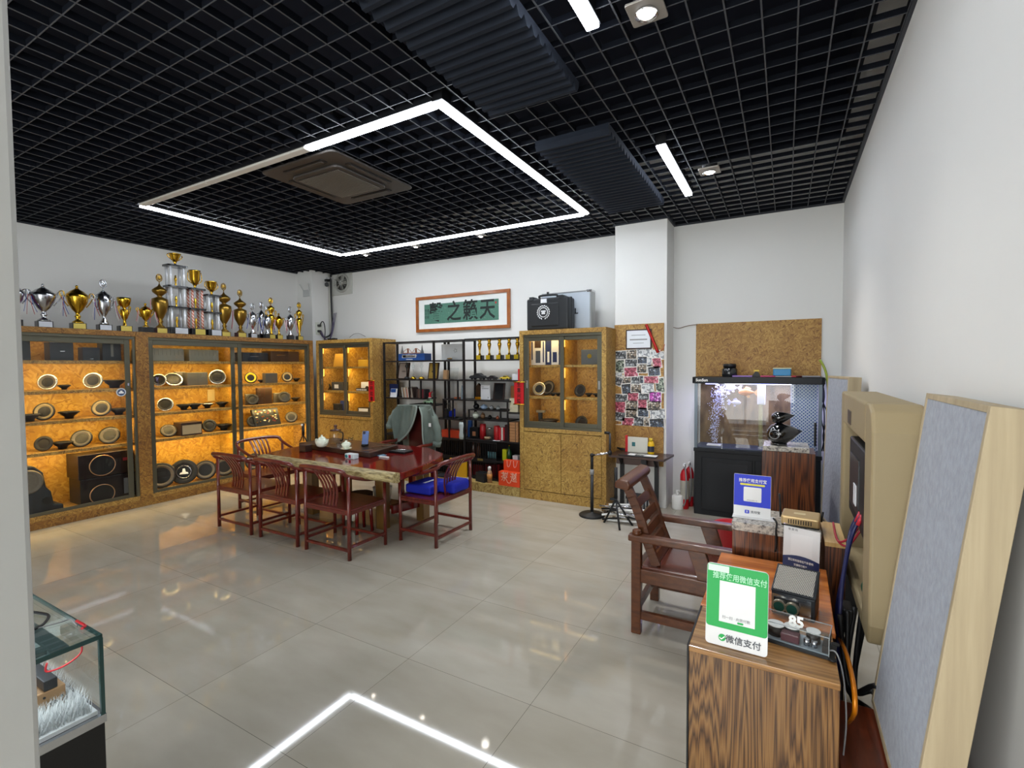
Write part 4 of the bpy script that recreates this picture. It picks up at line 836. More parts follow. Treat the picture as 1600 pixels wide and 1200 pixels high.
# ---------------- trophies on the left cabinets ----------------
TR = 'trophies on top of the left cabinets'
RB = {'r': S('ribbon_red','a01528',.5), 'b': S('ribbon_blue','173a9a',.5), 'w': S('ribbon_white','d5cfcf',.5), 'p': S('ribbon_pink','cf6f7e',.5)}
MARB = S('marble_black','101014',.2,coat=.5); PLG = S('plate_gold','c9b45a',.3,.5); PLS = S('plate_silver','c3c6cc',.3,.5); BASR = S('base_maroon','3a1418',.3)
def trophy(px, h, w_, metal, kind, plate, label, rib='rbw', base=MARB, x=-7.02, bw=.07):
    v = P(px, 480, 'x', x); y = v.y; z = 2.156; t = thing('trophy', label, 'trophy', (x,y,z), TR); bh = .07
    obj('base', MB().box(x-bw*.8,x+bw*.6,y-bw,y+bw,z,z+bh), base, t, bev=.003)
    if plate: obj('plate', MB().box(x+bw*.6,x+bw*.6+.003,y-bw*.85,y+bw*.85,z+.006,z+bh-.006), plate, t)
    z += bh; H_ = h-bh; r = w_/2
    def L_(pr): return [(a*r, b_*H_) for a, b_ in pr]
    if kind == 'cup': pr = [(.55,0),(.5,.03),(.22,.08),(.2,.13),(.3,.16),(.18,.2),(.2,.25),(.5,.33),(.85,.48),(1,.62),(.98,.70),(.9,.71),(.6,.78),(.25,.83),(.1,.87)]
    elif kind == 'tall': pr = [(.6,0),(.55,.02),(.25,.06),(.22,.10),(.35,.12),(.2,.15),(.4,.2),(.8,.32),(1,.45),(.95,.55),(.5,.58),(.25,.60),(.35,.62),(.85,.68),(.9,.72),(.6,.76),(.2,.80),(.08,.84)]
    elif kind == 'urn': pr = [(.7,0),(.6,.05),(.25,.15),(.22,.2),(.5,.28),(.85,.38),(.95,.5),(.98,.72),(.8,.74),(.4,.80),(.1,.84)]
    elif kind == 'bowl': pr = [(.35,0),(.3,.02),(.22,.10),(.2,.2),(.45,.28),(.55,.42),(.62,.55),(.55,.58),(.2,.60),(.3,.66),(.8,.74),(1,.92),(1,1),(.92,1),(.5,.85),(0,.8)]
    else: pr = [(.5,0),(.3,.04),(.25,.1),(.45,.2),(.7,.4),(.9,.55),(.4,.58),(.35,.62),(.8,.7),(.9,.78),(.5,.82),(.1,.86)]
    obj('cup', MB().lathe(L_(pr),(x,y,z),22), metal, t)
    hz = {'cup':.55,'tall':.42,'urn':.5,'bowl':.5,'fig':.5}[kind]
    if kind in ('cup','urn','bowl','fig'):
        for s_ in (-1, 1):
            hr = r*(1 if kind != 'bowl' else .6)
            obj('handle', MB().tube(smooth_path([(x,y+s_*hr*.8,z+H_*(hz-.15)),(x,y+s_*hr*1.25,z+H_*hz),(x,y+s_*hr*1.55,z+H_*(hz+.17)),(x,y+s_*hr*1.2,z+H_*(hz+.2)),(x,y+s_*hr*1.1,z+H_*(hz+.08))],4),.006,6), metal, t)
    if kind != 'bowl':
        top = z+H_*.85
        if kind in ('tall','urn','fig'):
            obj('finial', MB().cyl((x,y,top-.01),(x,y,top+.03),.006,n=8).tube([(x,y+.032*math.cos(a*PI/6),top+.072+.046*math.sin(a*PI/6)) for a in range(12)],.007,6,True).ell((x,y,top+.072),(.005,.022,.032)), metal, t)
        else: obj('finial', MB().cyl((x,y,top-.01),(x,y,top+.01),.006,n=8).ell((x,y,top+.022),(.014,.014,.016)), metal, t)
    if rib:
        k = 0
        for s_ in (-1, 1):
            for c_ in rib[:2] if s_ < 0 else rib[-2:]:
                yy = y+s_*r*(1.2+.12*k%2); zz = z+H_*(hz+.1); ln = min(.3,H_*.5)*(1-.12*(k%2)); k += 1
                obj('ribbon', MB().tube(smooth_path([(x+.015,yy,zz),(x+.02,yy+s_*.01,zz-ln*.5),(x+.015,yy+s_*(.004+.01*k),zz-ln)],3),.008,4,sq=.25), RB[c_], t)
    return t
for a in (
 (20,.50,.18,SILV,'cup',None,'silver trophy cup half hidden by the post, with red ribbons','rb'),
 (68,.50,.21,SILV,'cup',PLS,'wide silver trophy cup with purple and blue ribbons, first full one by the post','rb'),
 (121,.53,.20,GOLD,'cup',PLG,'wide gold lidded cup with blue ribbons, second from the post','bwr'),
 (162,.55,.14,SILV,'urn',PLS,'slim silver urn trophy topped by a white heart wreath','bwr'),
 (194,.41,.14,GOLD,'bowl',PLG,'gold double trophy with an open bowl on top',''),
 (227,.38,.13,GOLD,'cup',None,'small gold cup on a black base left of the tall dark gold one','wp'),
 (250,.74,.185,OLDG,'tall',PLG,'tall dark gold trophy with a pink ribbon, left of the column trophy','p'),
 (350,.74,.19,OLDG,'tall',PLG,'tall dark gold trophy with an oval finial right of the column trophies',''),
 (375,.67,.18,OLDG,'tall',PLG,'dark gold trophy, second of the two tall ones right of the column trophies','wr'),
 (394,.46,.12,SILV,'urn',PLS,'small silver trophy first right of the tall dark gold pair','wb'),
 (408,.52,.10,SILV,'urn',None,'slender silver trophy in the back of the small cluster','b'),
 (417,.44,.12,SILV,'urn',None,'small bright silver trophy with a blue ribbon in the cluster','bw'),
 (423,.60,.12,GOLD,'fig',PLG,'slim gold trophy with a round medallion top',''),
 (435,.43,.12,GOLD,'cup',PLG,'gold cup with pink ribbons near the corner','wp'),
 (453,.48,.12,SILV,'urn',None,'silver trophy with a white ribbon near the corner','pw'),
 (467,.58,.11,GOLD,'fig',PLG,'slim gold trophy at the very end of the row by the column','')):
    px, h, w_, mt, kd, pt, lb, rb_ = a; trophy(px,h,w_,mt,kd,pt,lb,rb_, MARB if mt is not OLDG else BASR, x=-7.02 if lb.find('back of')<0 else -7.14, bw=.065 if w_ > .12 else .05)
CRY = S('column_silver','dcdee2',.25,.15); 
m, nt, b = nodes('column_striped'); wv = N(nt,'ShaderNodeTexWave',Scale=14.0,bands_direction='DIAGONAL'); nt.links.new(coords(nt), wv.inputs['Vector']); rp = ramp(nt,[(.3,'b9482f'),(.6,'e2cfc0')]); nt.links.new(wv.outputs[0], rp.inputs[0]); nt.links.new(rp.outputs[0], b.inputs['Base Color']); b.inputs['Roughness'].default_value=.3; STRP = m
def column_trophy(px0, px1, levels, cols, plate, toph, label, gold):
    x = -7.05; y0, y1 = P(px0,500,'x',x).y, P(px1,500,'x',x).y; z = 2.156
    t = thing('column_trophy', label, 'trophy', (x,(y0+y1)/2,z), TR)
    obj('base', MB().box(x-.09,x+.07,y0,y1,z,z+.09), MARB, t, bev=.003); obj('plate', MB().box(x+.07,x+.073,y0+(y1-y0)*.25,y1-.01,z+.008,z+.082), plate, t)
    z += .09
    for k, lh in enumerate(levels):
        for yy in (y0+.03, y1-.03):
            for xx in (x-.06, x+.045): obj('column', MB().cyl((xx,yy,z),(xx,yy,z+lh),.016,n=12), cols, t)
        obj('figurine', MB().lathe([(.02,0),(.012,.02),(.008,.05),(.018,.09),(.014,.11),(.01,.12),(.012,.135),(0,.15)],(x,(y0+y1)/2,z),10), GOLD, t)
        z += lh; obj('tier', MB().prism([(x+a,(y0+y1)/2+b_) for a,b_ in rrect(.18,(y1-y0)+.03,.03)],z,z+.022), MARB, t); z += .022
    yc = (y0+y1)/2
    obj('top_cup', MB().lathe([(.03,0),(.02,.01),(.012,.03),(.03,.06),(.06,.12),(.065,toph*.8),(.075,toph*.85),(.06,toph*.86),(0,toph*.7)],(x,yc,z),18), GOLD if gold else SILV, t)
    for s_ in (-1,1): obj('top_handle', MB().tube(smooth_path([(x,yc+s_*.04,z+.07),(x,yc+s_*.09,z+.12),(x,yc+s_*.08,z+toph*.8)],4),.006,6), GOLD, t)
    return t
column_trophy(262,290,(.25,.25,.25),CRY,PLS,.18,'tallest three-tier trophy with silver columns and a gold cup on top',1)
column_trophy(295,317,(.25,.25),STRP,PLG,.29,'two-tier trophy with orange striped columns and a gold plate, middle one',1)
column_trophy(321,342,(.22,.22),CRY,PLS,.22,'two-tier silver-column trophy with a gold cup, right one of the three',1)
# ---------------- steel display rack on its board plinth ----------------
RK = S('rack_black','1a1718',.5,.2); Yr, Yk = 5.67, 5.97
tag(obj('rack_plinth', MB().box(-5.575,-2.99,5.49,6.0,0,.12), osb('strand_board_pale','c3ac6c','a98f50','77582c',axes='xz'), bev=.003), 'low pale strand board plinth under the black shelving rack', 'plinth')
t = thing('display_rack','black steel shelving rack with three bays on the pale board plinth','shelf',(-4.3,5.8,.121)); RACK = t
def up(x, y=Yr, z0=.121, z1=2.09, w_=.028): obj('upright', MB().box(x-w_/2,x+w_/2,y-w_/2,y+w_/2,z0,z1), RK, t)
for x in (-5.5,-4.515,-3.98): up(x)
for x in (-5.5,-4.54,-4.47,-3.99,-3.05): up(x, Yk)
up(-3.05)
def shf(x0, x1, z, th=.018): obj('shelf_board', MB().box(x0,x1,Yr-.012,Yk+.012,z-th,z), RK, t)
for z in (2.09,1.80,1.515): shf(-5.5,-4.515,z)
shf(-5.5,-4.72,1.23); shf(-4.99,-4.515,1.14)
for z in (2.09,1.80): shf(-4.5,-3.99,z)
shf(-4.5,-4.05,1.515); shf(-4.36,-3.99,1.235); shf(-4.5,-4.06,.95); shf(-5.5,-3.99,.665)
for z in (2.095,1.80,1.515): shf(-3.96,-3.05,z)
shf(-3.96,-3.24,1.235); shf(-3.9,-3.3,1.10,.014); shf(-3.94,-3.26,.965); shf(-3.26,-3.05,1.08); shf(-3.96,-3.05,.68)
for x, z0, z1 in ((-4.99,1.23,1.515),(-4.77,1.23,1.515),(-4.95,.95,1.14),(-4.26,1.235,1.515),(-4.09,1.235,1.515),(-4.35,.95,1.235),(-4.18,.95,1.235),(-4.25,.665,.95),(-3.27,.965,1.235),(-3.38,1.10,1.0),(-3.90,.965,1.10),(-3.26,.68,.965)): obj('post', MB().box(x-.009,x+.009,Yr-.01,Yr+.012,min(z0,z1),max(z0,z1)), RK, t)
# lower slatted cupboards
for x0, x1 in ((-5.48,-4.52),(-4.5,-4.0),(-3.96,-3.45),(-3.43,-3.06)):
    for z0, z1 in ((.40,.655),(.14,.385)):
        if x0 > -3.5 and z0 < .2: pass
        n_ = int((x1-x0)/.035)
        if x0 < -3.44:
            mb = MB().box(x0,x1,Yr-.01,Yr+.004,z0,z0+.02).box(x0,x1,Yr-.01,Yr+.004,z1-.02,z1)
            for i in range(n_+1): xx = x0+(x1-x0)*i/n_; mb.box(xx-.004,xx+.004,Yr-.006,Yr,z0,z1)
            obj('slat_door', mb, RK, t)
shf(-5.5,-3.05,.40); obj('rear_panel', MB().box(-5.5,-3.05,Yk,Yk+.01,.121,.66), RK, t); shf(-5.5,-3.05,.139)
obj('handle_plate', MB().cb((-3.71,Yr-.014,.40),(.09,.004,.03)), S('brass_dull','a08a50',.4,.7), t)
# ---------------- things on the rack ----------------
GR = 'things on the black rack'
def rb(name, px0, px1, z0, py1, mat, label, cat='box', y=5.74, d=.14, **k): return xbox(name,px0,px1,z0+.0005,py1,y,d,mat,label,cat,GR,**k)
def rp_(px, z, y=5.8): v = P(px,600,'y',y); return Vector((v.x,y,z+.001))
BLUEB = S('blue_box','1c4b8f',.45)
rb('blue_box',623,664,1.80,552.5,BLUEB,'blue box with a white framed title on the top left shelf',d=.16,sub=[('title_frame',.15,.68,.4,.85,WHT),('title_field',.17,.66,.44,.81,BLUEB),('subtitle',.3,.55,.12,.2,WHT)])
c_ = P(641,557.5,'y',5.736); text('box_title','我们在努力',.038,WHT,bpy.data.objects['blue_box'],(c_.x+.02,5.7345,c_.z+.016),(1,0,0),(0,0,1),.0005,1.2) 
zt = P(643,552.5,'y',5.74).z+.003
t = thing('bridge_model','small red suspension bridge model on the blue box','model',rp_(643,zt)); xa, xb = P(628,540,'y',5.8).x, P(659,540,'y',5.8).x; RW = S('bridge_red','b4735a',.6)
obj('deck', MB().box(xa,xb,5.79,5.82,zt+.001,zt+.012), RW, t)
for u in (.3,.7): obj('tower', MB().box(xa+(xb-xa)*u-.004,xa+(xb-xa)*u+.004,5.79,5.82,zt+.01,zt+.08), RW, t)
obj('cable', MB().tube(smooth_path([(xa,5.805,zt+.012),(xa+(xb-xa)*.3,5.805,zt+.08),((xa+xb)/2,5.805,zt+.02),(xa+(xb-xa)*.7,5.805,zt+.08),(xb,5.805,zt+.012)],6),.004,6), RW, t)
for xx, l in ((xa,'dark'),(xb,'dark')): obj('pylon', MB().lathe([(.03,0),(.012,.07),(.004,.12),(0,.13)],(xx,5.805,zt+.001),6), GRY, t)
PLQ = S('plaque_grey','9b9088',.4,.2); PLQG = S('plaque_gold','b79a4c',.35,.5); WD = S('plaque_wood','2c1813',.4)
def plaque(px0,px1,z0,py1,face,label,txt=1,y=5.74): return rb('plaque',px0,px1,z0,py1,WD,label,'plaque',y=y,d=.015,tilt=.18,sub=[('plate',.1,.88,.05,.95,face)]+([('inscription',.35,.68,.42,.5,WD)] if txt else []))
plaque(621,638,1.515,566,PLQ,'grey metal plaque leaning on the second shelf, left bay'); plaque(668,684,1.515,566,PLQG,'golden plaque leaning at the right of the second shelf, left bay')
for px, l in ((646,'clear crystal trophy on a gold foot, left of two'),(659,'clear crystal trophy on a gold foot, right of two'),(636,'slim dark figurine trophy right of the grey plaque')):
    v = rp_(px,1.515,5.74); t = thing('crystal_trophy',l,'trophy',v,GR); obj('foot', MB().lathe([(.045,0),(.045,.02),(.02,.04)],v,16), GOLD if 'gold' in l else BLK, t); obj('body', MB().lathe([(.012,.04),(.008,.10),(.01,.16),(.03,.20),(.012,.235),(.03,.25),(.0,.26)],v,14), CLR if 'clear' in l else RINGD, t)
cols = ['d8d4c8','4b4a58','b8ac8c','8c5040','e2ddd0','3c4a66','c8b090','a03a34','d6d0c6','5a4a3c','b4b8c0','e0d8c0','6b3a34','c0c4b8','8a8478','40302c']
w0, w1 = P(630,600,'y',5.74).x, P(648.5,600,'y',5.74).x; x = w0; i = 0
rr_ = random.Random(11)
while x < w1-.012 and i < 16:
    wd = (w1-w0)/16*rr_.uniform(.8,1.15); h_ = rr_.uniform(.13,.17); c_ = cols[i]
    t = thing('book','book %s spine, number-free shelf row, place %d from the left' % ('',i+1),'book',(x+wd/2,5.8,1.231),'books on the left bay shelf')
    ords = ['first','second','third','fourth','fifth','sixth','seventh','eighth','ninth','tenth','eleventh','twelfth','thirteenth','fourteenth','fifteenth','sixteenth']
    shade = 'pale' if sum(lin(c_)[:3]) > 1 else 'dark'
    t['label'] = 'thin %s book leaning in the row behind the brochure, %s from the left' % (shade, ords[i])
    m = Matrix.Translation((x,0,1.2325)) @ Matrix.Rotation(-.16,4,'Y') @ Matrix.Translation((-x,0,-1.2325))
    obj('cover', MB().box(x,x+wd*.9,5.72,5.85,1.2325,1.2325+h_,m), S('book_'+c_,c_,.5), t); obj('pages', MB().box(x+.002,x+wd*.9-.002,5.73,5.852,1.235,1.2325+h_-.003,m), S('pages','d8d2c0',.8), t)
    x += wd; i += 1
for k in range(6):
    px = 653+k*2.3; v = rp_(px,1.231,5.76); c_ = ('2c2422','5b4038','6a5a50','3c2a2c','7a3038','2a2428')[k]
    tag(obj('notebook_spine', MB().cb((v.x,5.79,1.2325+.065),(.026,.12,.13)), S('nb_'+c_,c_,.5), bev=.002), 'dark bound book right of the steel post, %s from the post' % ('first','second','third','fourth','fifth','sixth')[k], 'book', 'dark books on the left bay shelf')
rb('brochure',609,619,1.23,607,CARD,'white brochure with a blue picture leaning at the left of the book row','brochure',d=.006,tilt=.2,y=5.70,sub=[('picture',.05,.8,.55,.95,BLUEB)])
rb('folder',607.5,621,1.23,600,NAVY,'dark blue folder standing behind the white brochure','folder',d=.02,y=5.86)
v = rp_(671.5,1.231,5.75); t = thing('figurine','small red and white figurine at the right of the book shelf','figurine',v,GR); obj('body', MB().lathe([(.022,0),(.026,.02),(.014,.045),(.02,.06),(.016,.08),(0,.095)],v,14), RED, t); obj('foot', MB().lathe([(.025,-.0005),(.025,.02),(.01,.03)],v,12), WHT, t); obj('arm', MB().tube([v+Vector((.01,0,.06)),v+Vector((.04,0,.10)),v+Vector((.055,0,.09))],.005), RED, t)
def car(v, s, mat, label, yaw=0):
    t = thing('model_car', label, 'model car', v, GR); m = Matrix.Translation(v) @ Matrix.Rotation(yaw,4,'Z') @ Matrix.Diagonal((s,s,s,1)) @ Matrix(((1,0,0,0),(0,0,-1,0),(0,1,0,0),(0,0,0,1)))
    obj('body', MB().prism([(-.5,.09),(-.49,.2),(-.38,.25),(-.22,.27),(-.1,.38),(.15,.38),(.3,.27),(.46,.23),(.5,.12),(.48,.08)],-.2,.2,m), mat, t, bev=.004)
    obj('windows', MB().prism([(-.18,.27),(-.09,.355),(.14,.355),(.24,.27)],-.203,.203,m), RUB, t)
    for xx in (-.3,.3):
        for yy in (-.2,.16): obj('wheel', MB().cyl(m @ Vector((xx,.085,yy)), m @ Vector((xx,.085,yy+.05)), .085*s, n=14), RUB, t)
car(rp_(671,1.141,5.78),.19,S('mint','a9cfae',.35),'mint green and white model car above the coat')
rb('wooden_stand_book',692,698,1.515,578,S('wood_pale','b08a62',.5),'pale wooden book stand in the middle bay','stand',d=.05,tilt=.1)
for px, l, z_ in ((702,'left clear glass plate leaning in the middle bay',1.515),(709,'right clear glass plate leaning in the middle bay',1.515)):
    v = rp_(px,z_,5.82); tag(obj('glass_plate', MB().box(v.x-.07,v.x+.07,5.82,5.828,v.z,v.z+.17,Matrix.Translation(v) @ Matrix.Rotation(-.15,4,'X') @ Matrix.Translation(-v)), CLR), l, 'glass plate', GR)
v = rp_(706,1.80,5.88); t = thing('certificate','white plate with a line drawing at the back of the middle bay, top shelf','plate',v,GR); obj('plate', MB().box(v.x-.2,v.x+.2,5.90,5.912,v.z,v.z+.24), S('plate_pale','d4d8da',.35), t); obj('drawing', MB().tube([(v.x+.06+.035*math.cos(a*PI/5)*(1 if a%2 else .5),5.898,v.z+.14+.035*math.sin(a*PI/5)*(1 if a%2 else .5)) for a in range(10)],.002,4,True), BLK, t)
v = rp_(703,1.80,5.73); t = thing('insect_model','small brass insect-like model lying in the middle bay','model',v,GR); obj('body', MB().ell(v+Vector((0,0,.018)),(.05,.016,.014)), S('brass_dark','6c5430',.35,.7), t)
for k in range(6): obj('leg', MB().cyl(v+Vector((-.04+.016*k,0,.016)),v+Vector((-.05+.02*k,-.02,0)),.002,n=5), BLK, t)
rb('orange_brick',709,716.5,1.235,620.5,S('brick_orange','b4603a',.6),'small orange block in the middle bay','block',d=.05)
v = rp_(722,1.235,5.74); tag(obj('crystal_award', MB().prism([(v.x-.03,v.z),(v.x+.03,v.z),(v.x+.035,v.z+.15),(v.x-.01,v.z+.2)],5.74,5.76,Matrix(((1,0,0,0),(0,0,1,0),(0,1,0,0),(0,0,0,1)))), S('crystal_blue','9fb8c8',.1,trans=.6)), 'bluish crystal award right of the orange block', 'award', GR)
v = rp_(705.5,.95,5.74); t = thing('crystal_award','crystal award with a deep blue wedge in the middle bay','award',v,GR); obj('crystal', MB().box(v.x-.07,v.x+.06,5.76,5.79,v.z+.012,v.z+.22), CLR, t); obj('blue_wedge', MB().prism([(v.x-.06,v.z+.02),(v.x+.05,v.z+.02),(v.x+.05,v.z+.14),(v.x-.06,v.z+.09)],5.752,5.758,Matrix(((1,0,0,0),(0,0,1,0),(0,1,0,0),(0,0,0,1)))), S('deep_blue','1030b0',.3), t); obj('foot', MB().box(v.x-.08,v.x+.07,5.74,5.8,v.z,v.z+.012), BLK, t)
rb('dark_tin',692,698,.95,639,DK,'dark upright tin left of the crystal award','tin',d=.06)
rb('orange_box',689,717,.665,672,S('orange_card','d8492a',.45),'long orange box on the lower shelf of the middle bay',d=.18,y=5.70)
v = rp_(722,.665,5.69); tag(obj('plastic_bag', MB().lathe([(.05,0),(.055,.05),(.045,.12),(.055,.2),(.05,.24)],v,9), S('bag_white','c8d4d4',.3,alpha=.75)), 'translucent white bag right of the orange box', 'bag', GR)
rb('blue_tin',730,735,.68,657,BLUEB,'tall blue tin beside the black steel upright','tin',d=.05,y=5.8)
# five gold figurine trophies
for k, px in enumerate((750,765,781,796,809)):
    v = rp_(px,1.80,5.74); t = thing('gold_figurine_trophy','gold figurine trophy on a half black base, %s in the row of five' % ('first','second','third','fourth','last, mostly hidden')[k],'trophy',v,'gold figurine trophies on the top shelf')
    obj('base', MB().box(v.x-.045,v.x+.02,5.72,5.78,v.z,v.z+.06), S('yellow_gold','c8ac20',.35,.5), t); obj('base_side', MB().box(v.x+.02,v.x+.05,5.72,5.78,v.z,v.z+.058), MARB, t)
    obj('figure', MB().lathe([(.022,.06),(.01,.10),(.014,.14),(.026,.19),(.03,.21),(.018,.235),(.02,.25),(.032,.27),(.02,.285),(0,.28)],v,12), GOLD, t)
car(rp_(747,1.515,5.74),.24,DK,'long black model car on the second shelf of the right bay'); car(rp_(769,1.515,5.74),.16,S('gunmetal','23252c',.3,.4),'second black model car beside the yellow one'); car(rp_(790,1.515,5.74),.155,S('yellow_car','d6bc3a',.35),'yellow model car at the right of the second shelf')
rb('paper_bag',800,809,1.515,584,CARD,'white paper bag with a dark cord hanging by the cabinet','bag',d=.05,y=5.7)
v = rp_(747,1.235,5.74); t = thing('obelisk_award','black pointed obelisk award with a gold foot','award',v,GR); obj('body', MB().prism([(v.x-.03,v.z+.04),(v.x+.035,v.z+.04),(v.x+.035,v.z+.19),(v.x,v.z+.23),(v.x-.03,v.z+.19)],5.74,5.78,Matrix(((1,0,0,0),(0,0,1,0),(0,1,0,0),(0,0,0,1)))), MARB, t); obj('foot', MB().box(v.x-.04,v.x+.045,5.72,5.8,v.z,v.z+.04), GOLD, t)
rb('white_certificate',751,765.5,1.235,602,CARD,'white upright certificate with grey lettering','certificate',d=.02,sub=[('lettering',.12,.85,.75,.8,GRY),('lettering',.1,.35,.86,.9,GRY),('seal',.75,.85,.1,.2,GRY)])
plaque(769.5,787,1.235,598,MARB,'black plaque in a brown wood frame beside the white certificate',0)
rb('parchment_box',796,809,1.08,622,S('cream_box','d4cdae',.6),'cream box standing by the cabinet edge',d=.1,y=5.72)
rb('glass_jar',798,808,P(800,622,'y',5.76).z,603,S('jar_orange','a86a3c',.2,trans=.4),'glass jar with orange contents on the cream box','jar',d=.08,y=5.76)
for px, z_, r_, h_, mt, l in ((744,1.10,.045,.07,BLK,'black round pot on the little tea stand'),(756,1.10,.05,.06,S('blue_white','9ab0cc',.2),'blue and white porcelain bowl on the little tea stand'),(768,1.10,.035,.05,GRY,'small grey bowl on the little tea stand'),(778,1.10,.03,.05,S('glass_cup2','b0b6b4',.2,trans=.5),'small glass cup on the little tea stand'),(743,.965,.05,.08,CER,'pale round jar on the lower tea stand'),(754,.965,.035,.075,S('brown_pot','7a5a3c',.4),'brown flared pot on the lower tea stand'),(765,.965,.03,.05,BLK,'small black pot on the lower tea stand'),(777,.965,.025,.045,S('copper_pot','b4684c',.3,.4),'small copper coloured pot on the lower tea stand')):
    v = rp_(px,z_,5.76); t = thing('pot',l,'pot',v,'pots on the tea stand'); obj('body', MB().lathe([(r_*.5,0),(r_*.95,h_*.3),(r_,h_*.6),(r_*.6,h_),(r_*.5,h_)],v,16), mt, t); obj('lid', MB().lathe([(r_*.5,h_),(r_*.2,h_*1.15),(0,h_*1.2)],v,12), mt, t)
KR = S('kraft','a8794f',.7); zz = .68
for k in range(7):
    xbox('kraft_box',795.5,809,zz,0,5.68,.17,KR,'flat brown tea box in the stack by the cabinet, %s from the bottom' % ('first','second','third','fourth','fifth','sixth','seventh')[k],'box','stack of flat brown tea boxes',zabs=zz+.037,sub=[('cord',.66,.72,0,1,BLK)]); zz += .0385
for px, r_, h_, mt, l in ((754,.045,.19,S('red_tin','a01a20',.35),'red cylindrical tea canister, left one'),(776,.045,.175,S('red_tin2','ac1c20',.3),'red cylindrical tea canister, right one'),(764.5,.045,.14,GLS,'clear glass jar with a silver lid between the canisters')):
    v = rp_(px,.68,5.76); t = thing('canister',l,'canister',v,GR); obj('body', MB().lathe([(r_,0),(r_,h_),(r_*.9,h_+.004),(r_*.9,h_+.008)],v,20), mt, t); obj('lid', MB().lathe([(r_*.95,h_+.008),(r_*.95,h_+.02),(0,h_+.022)],v,20), CHR if 'silver' in l else mt, t)
rb('black_tea_box',733,745.5,.69,668,BLK,'black box with a copper label on a round wooden foot','box',d=.1,sub=[('copper_label',.35,.75,.15,.6,S('cop','9c6848',.4))]); 
for k,(a,b_,c_,l) in enumerate(((779,782,'c2202a','red book leftmost beside the right canister'),(782.3,785,'d8cfc4','pale thin book between red books'),(785.3,787.5,'b01e28','second red book beside the dark box'))): rb('upright_book',a,b_,.68,668,S('ub_'+c_,c_,.5),l,'book',d=.12)
rb('dark_gift_box',788,795,.68,664,S('wine','3c1018',.4),'wine-dark upright box before the brown stack',d=.14)
rb('white_packet',769,779,.68,689,CARD,'small white packet lying before the right canister','packet',d=.06,y=5.665)
v = rp_(761,.68,5.70); tag(obj('root_carving', MB().ell(v+Vector((0,0,.022)),(.05,.03,.02)).ell(v+Vector((.03,0,.03)),(.025,.02,.02)).ell(v+Vector((-.03,0,.028)),(.022,.02,.018)), S('root','8a7458',.7,bump=.6,sc_=40)), 'small brown root carving before the glass jar', 'carving', GR)
# lower compartments
rb('yellow_tin',784,790,.40,702,S('lime_tin','c6cc20',.4),'lime yellow tin tilted in the lower right compartment','tin',d=.06,y=5.75)
v = rp_(795,.40,5.78); t = thing('green_bottle','dark green bottle beside the lime yellow tin','bottle',v,GR); obj('body', MB().lathe([(.032,0),(.034,.12),(.014,.16),(.013,.2)],v,14), S('bottle_green','1c4a2a',.2,coat=.5), t); obj('cap', MB().cyl(v+Vector((0,0,.2)),v+Vector((0,0,.22)),.015), GOLD, t)
rb('white_small_box',800,808,.40,712,CARD,'small white box beside the green bottle',d=.08,y=5.72)
for k in range(5): px = 762+k*2.8; v = rp_(px,.40,5.82); tag(obj('teal_tin', MB().cyl(v,v+Vector((0,0,.09)),.016,n=12), S('teal_tin','6c9ca4',.4)), 'slim teal tin behind the slats, %s of five' % ('first','second','third','fourth','fifth')[k], 'tin', 'slim teal tins behind the slats')
for px, l in ((739,'tall glass bottle behind the slats, left one'),(747,'tall glass bottle behind the slats, right one')): v = rp_(px,.40,5.82); tag(obj('glass_bottle', MB().lathe([(.035,0),(.037,.12),(.015,.17),(.015,.21)],v,14), S('bottle_brown','5c3c2c',.2,coat=.5)), l, 'bottle', 'bottles behind the slats')
for px0,px1,l in ((738,752,'left red gift box behind the lower slats'),(757,772,'right red gift box behind the lower slats'),(776,779,'narrow red box behind the lower slats')): rb('red_gift_box',px0,px1,.14,726,S('gift_red','8c1a22',.5),l,d=.12,y=5.80)
# on the plinth front
v = Vector((-3.62,5.57,.121)); t = thing('small_speaker','black wedge shaped box standing on the plinth before the slats','speaker',v); obj('body', MB().prism([(-.09,-.05),(.09,-.05),(.075,.05),(-.075,.05)],0,.13,Matrix.Translation(v) @ Matrix.Rotation(-.3,4,'Z')), DK, t, bev=.006); obj('top_edge', MB().cb(v+Vector((0,0,.134)),(.13,.07,.006)), RUB, t)
v = P(765,757,'z',.121); v.y = 5.57; v.x = P(765,750,'y',5.57).x; t = thing('spray_bottle','clear spray bottle with a white cap and orange label on the plinth','bottle',v); obj('body', MB().lathe([(.034,0),(.036,.13),(.02,.17)],v,18), S('spray_body','c9a07c',.25,trans=.3), t); obj('label_band', MB().lathe([(.0365,.05),(.0372,.12)],v,18), S('label_or','c88a48',.5), t); obj('cap', MB().lathe([(.022,.17),(.024,.21),(.01,.22)],v,16), WHT, t)
ORB = S('orange_bag','e2481c',.5)
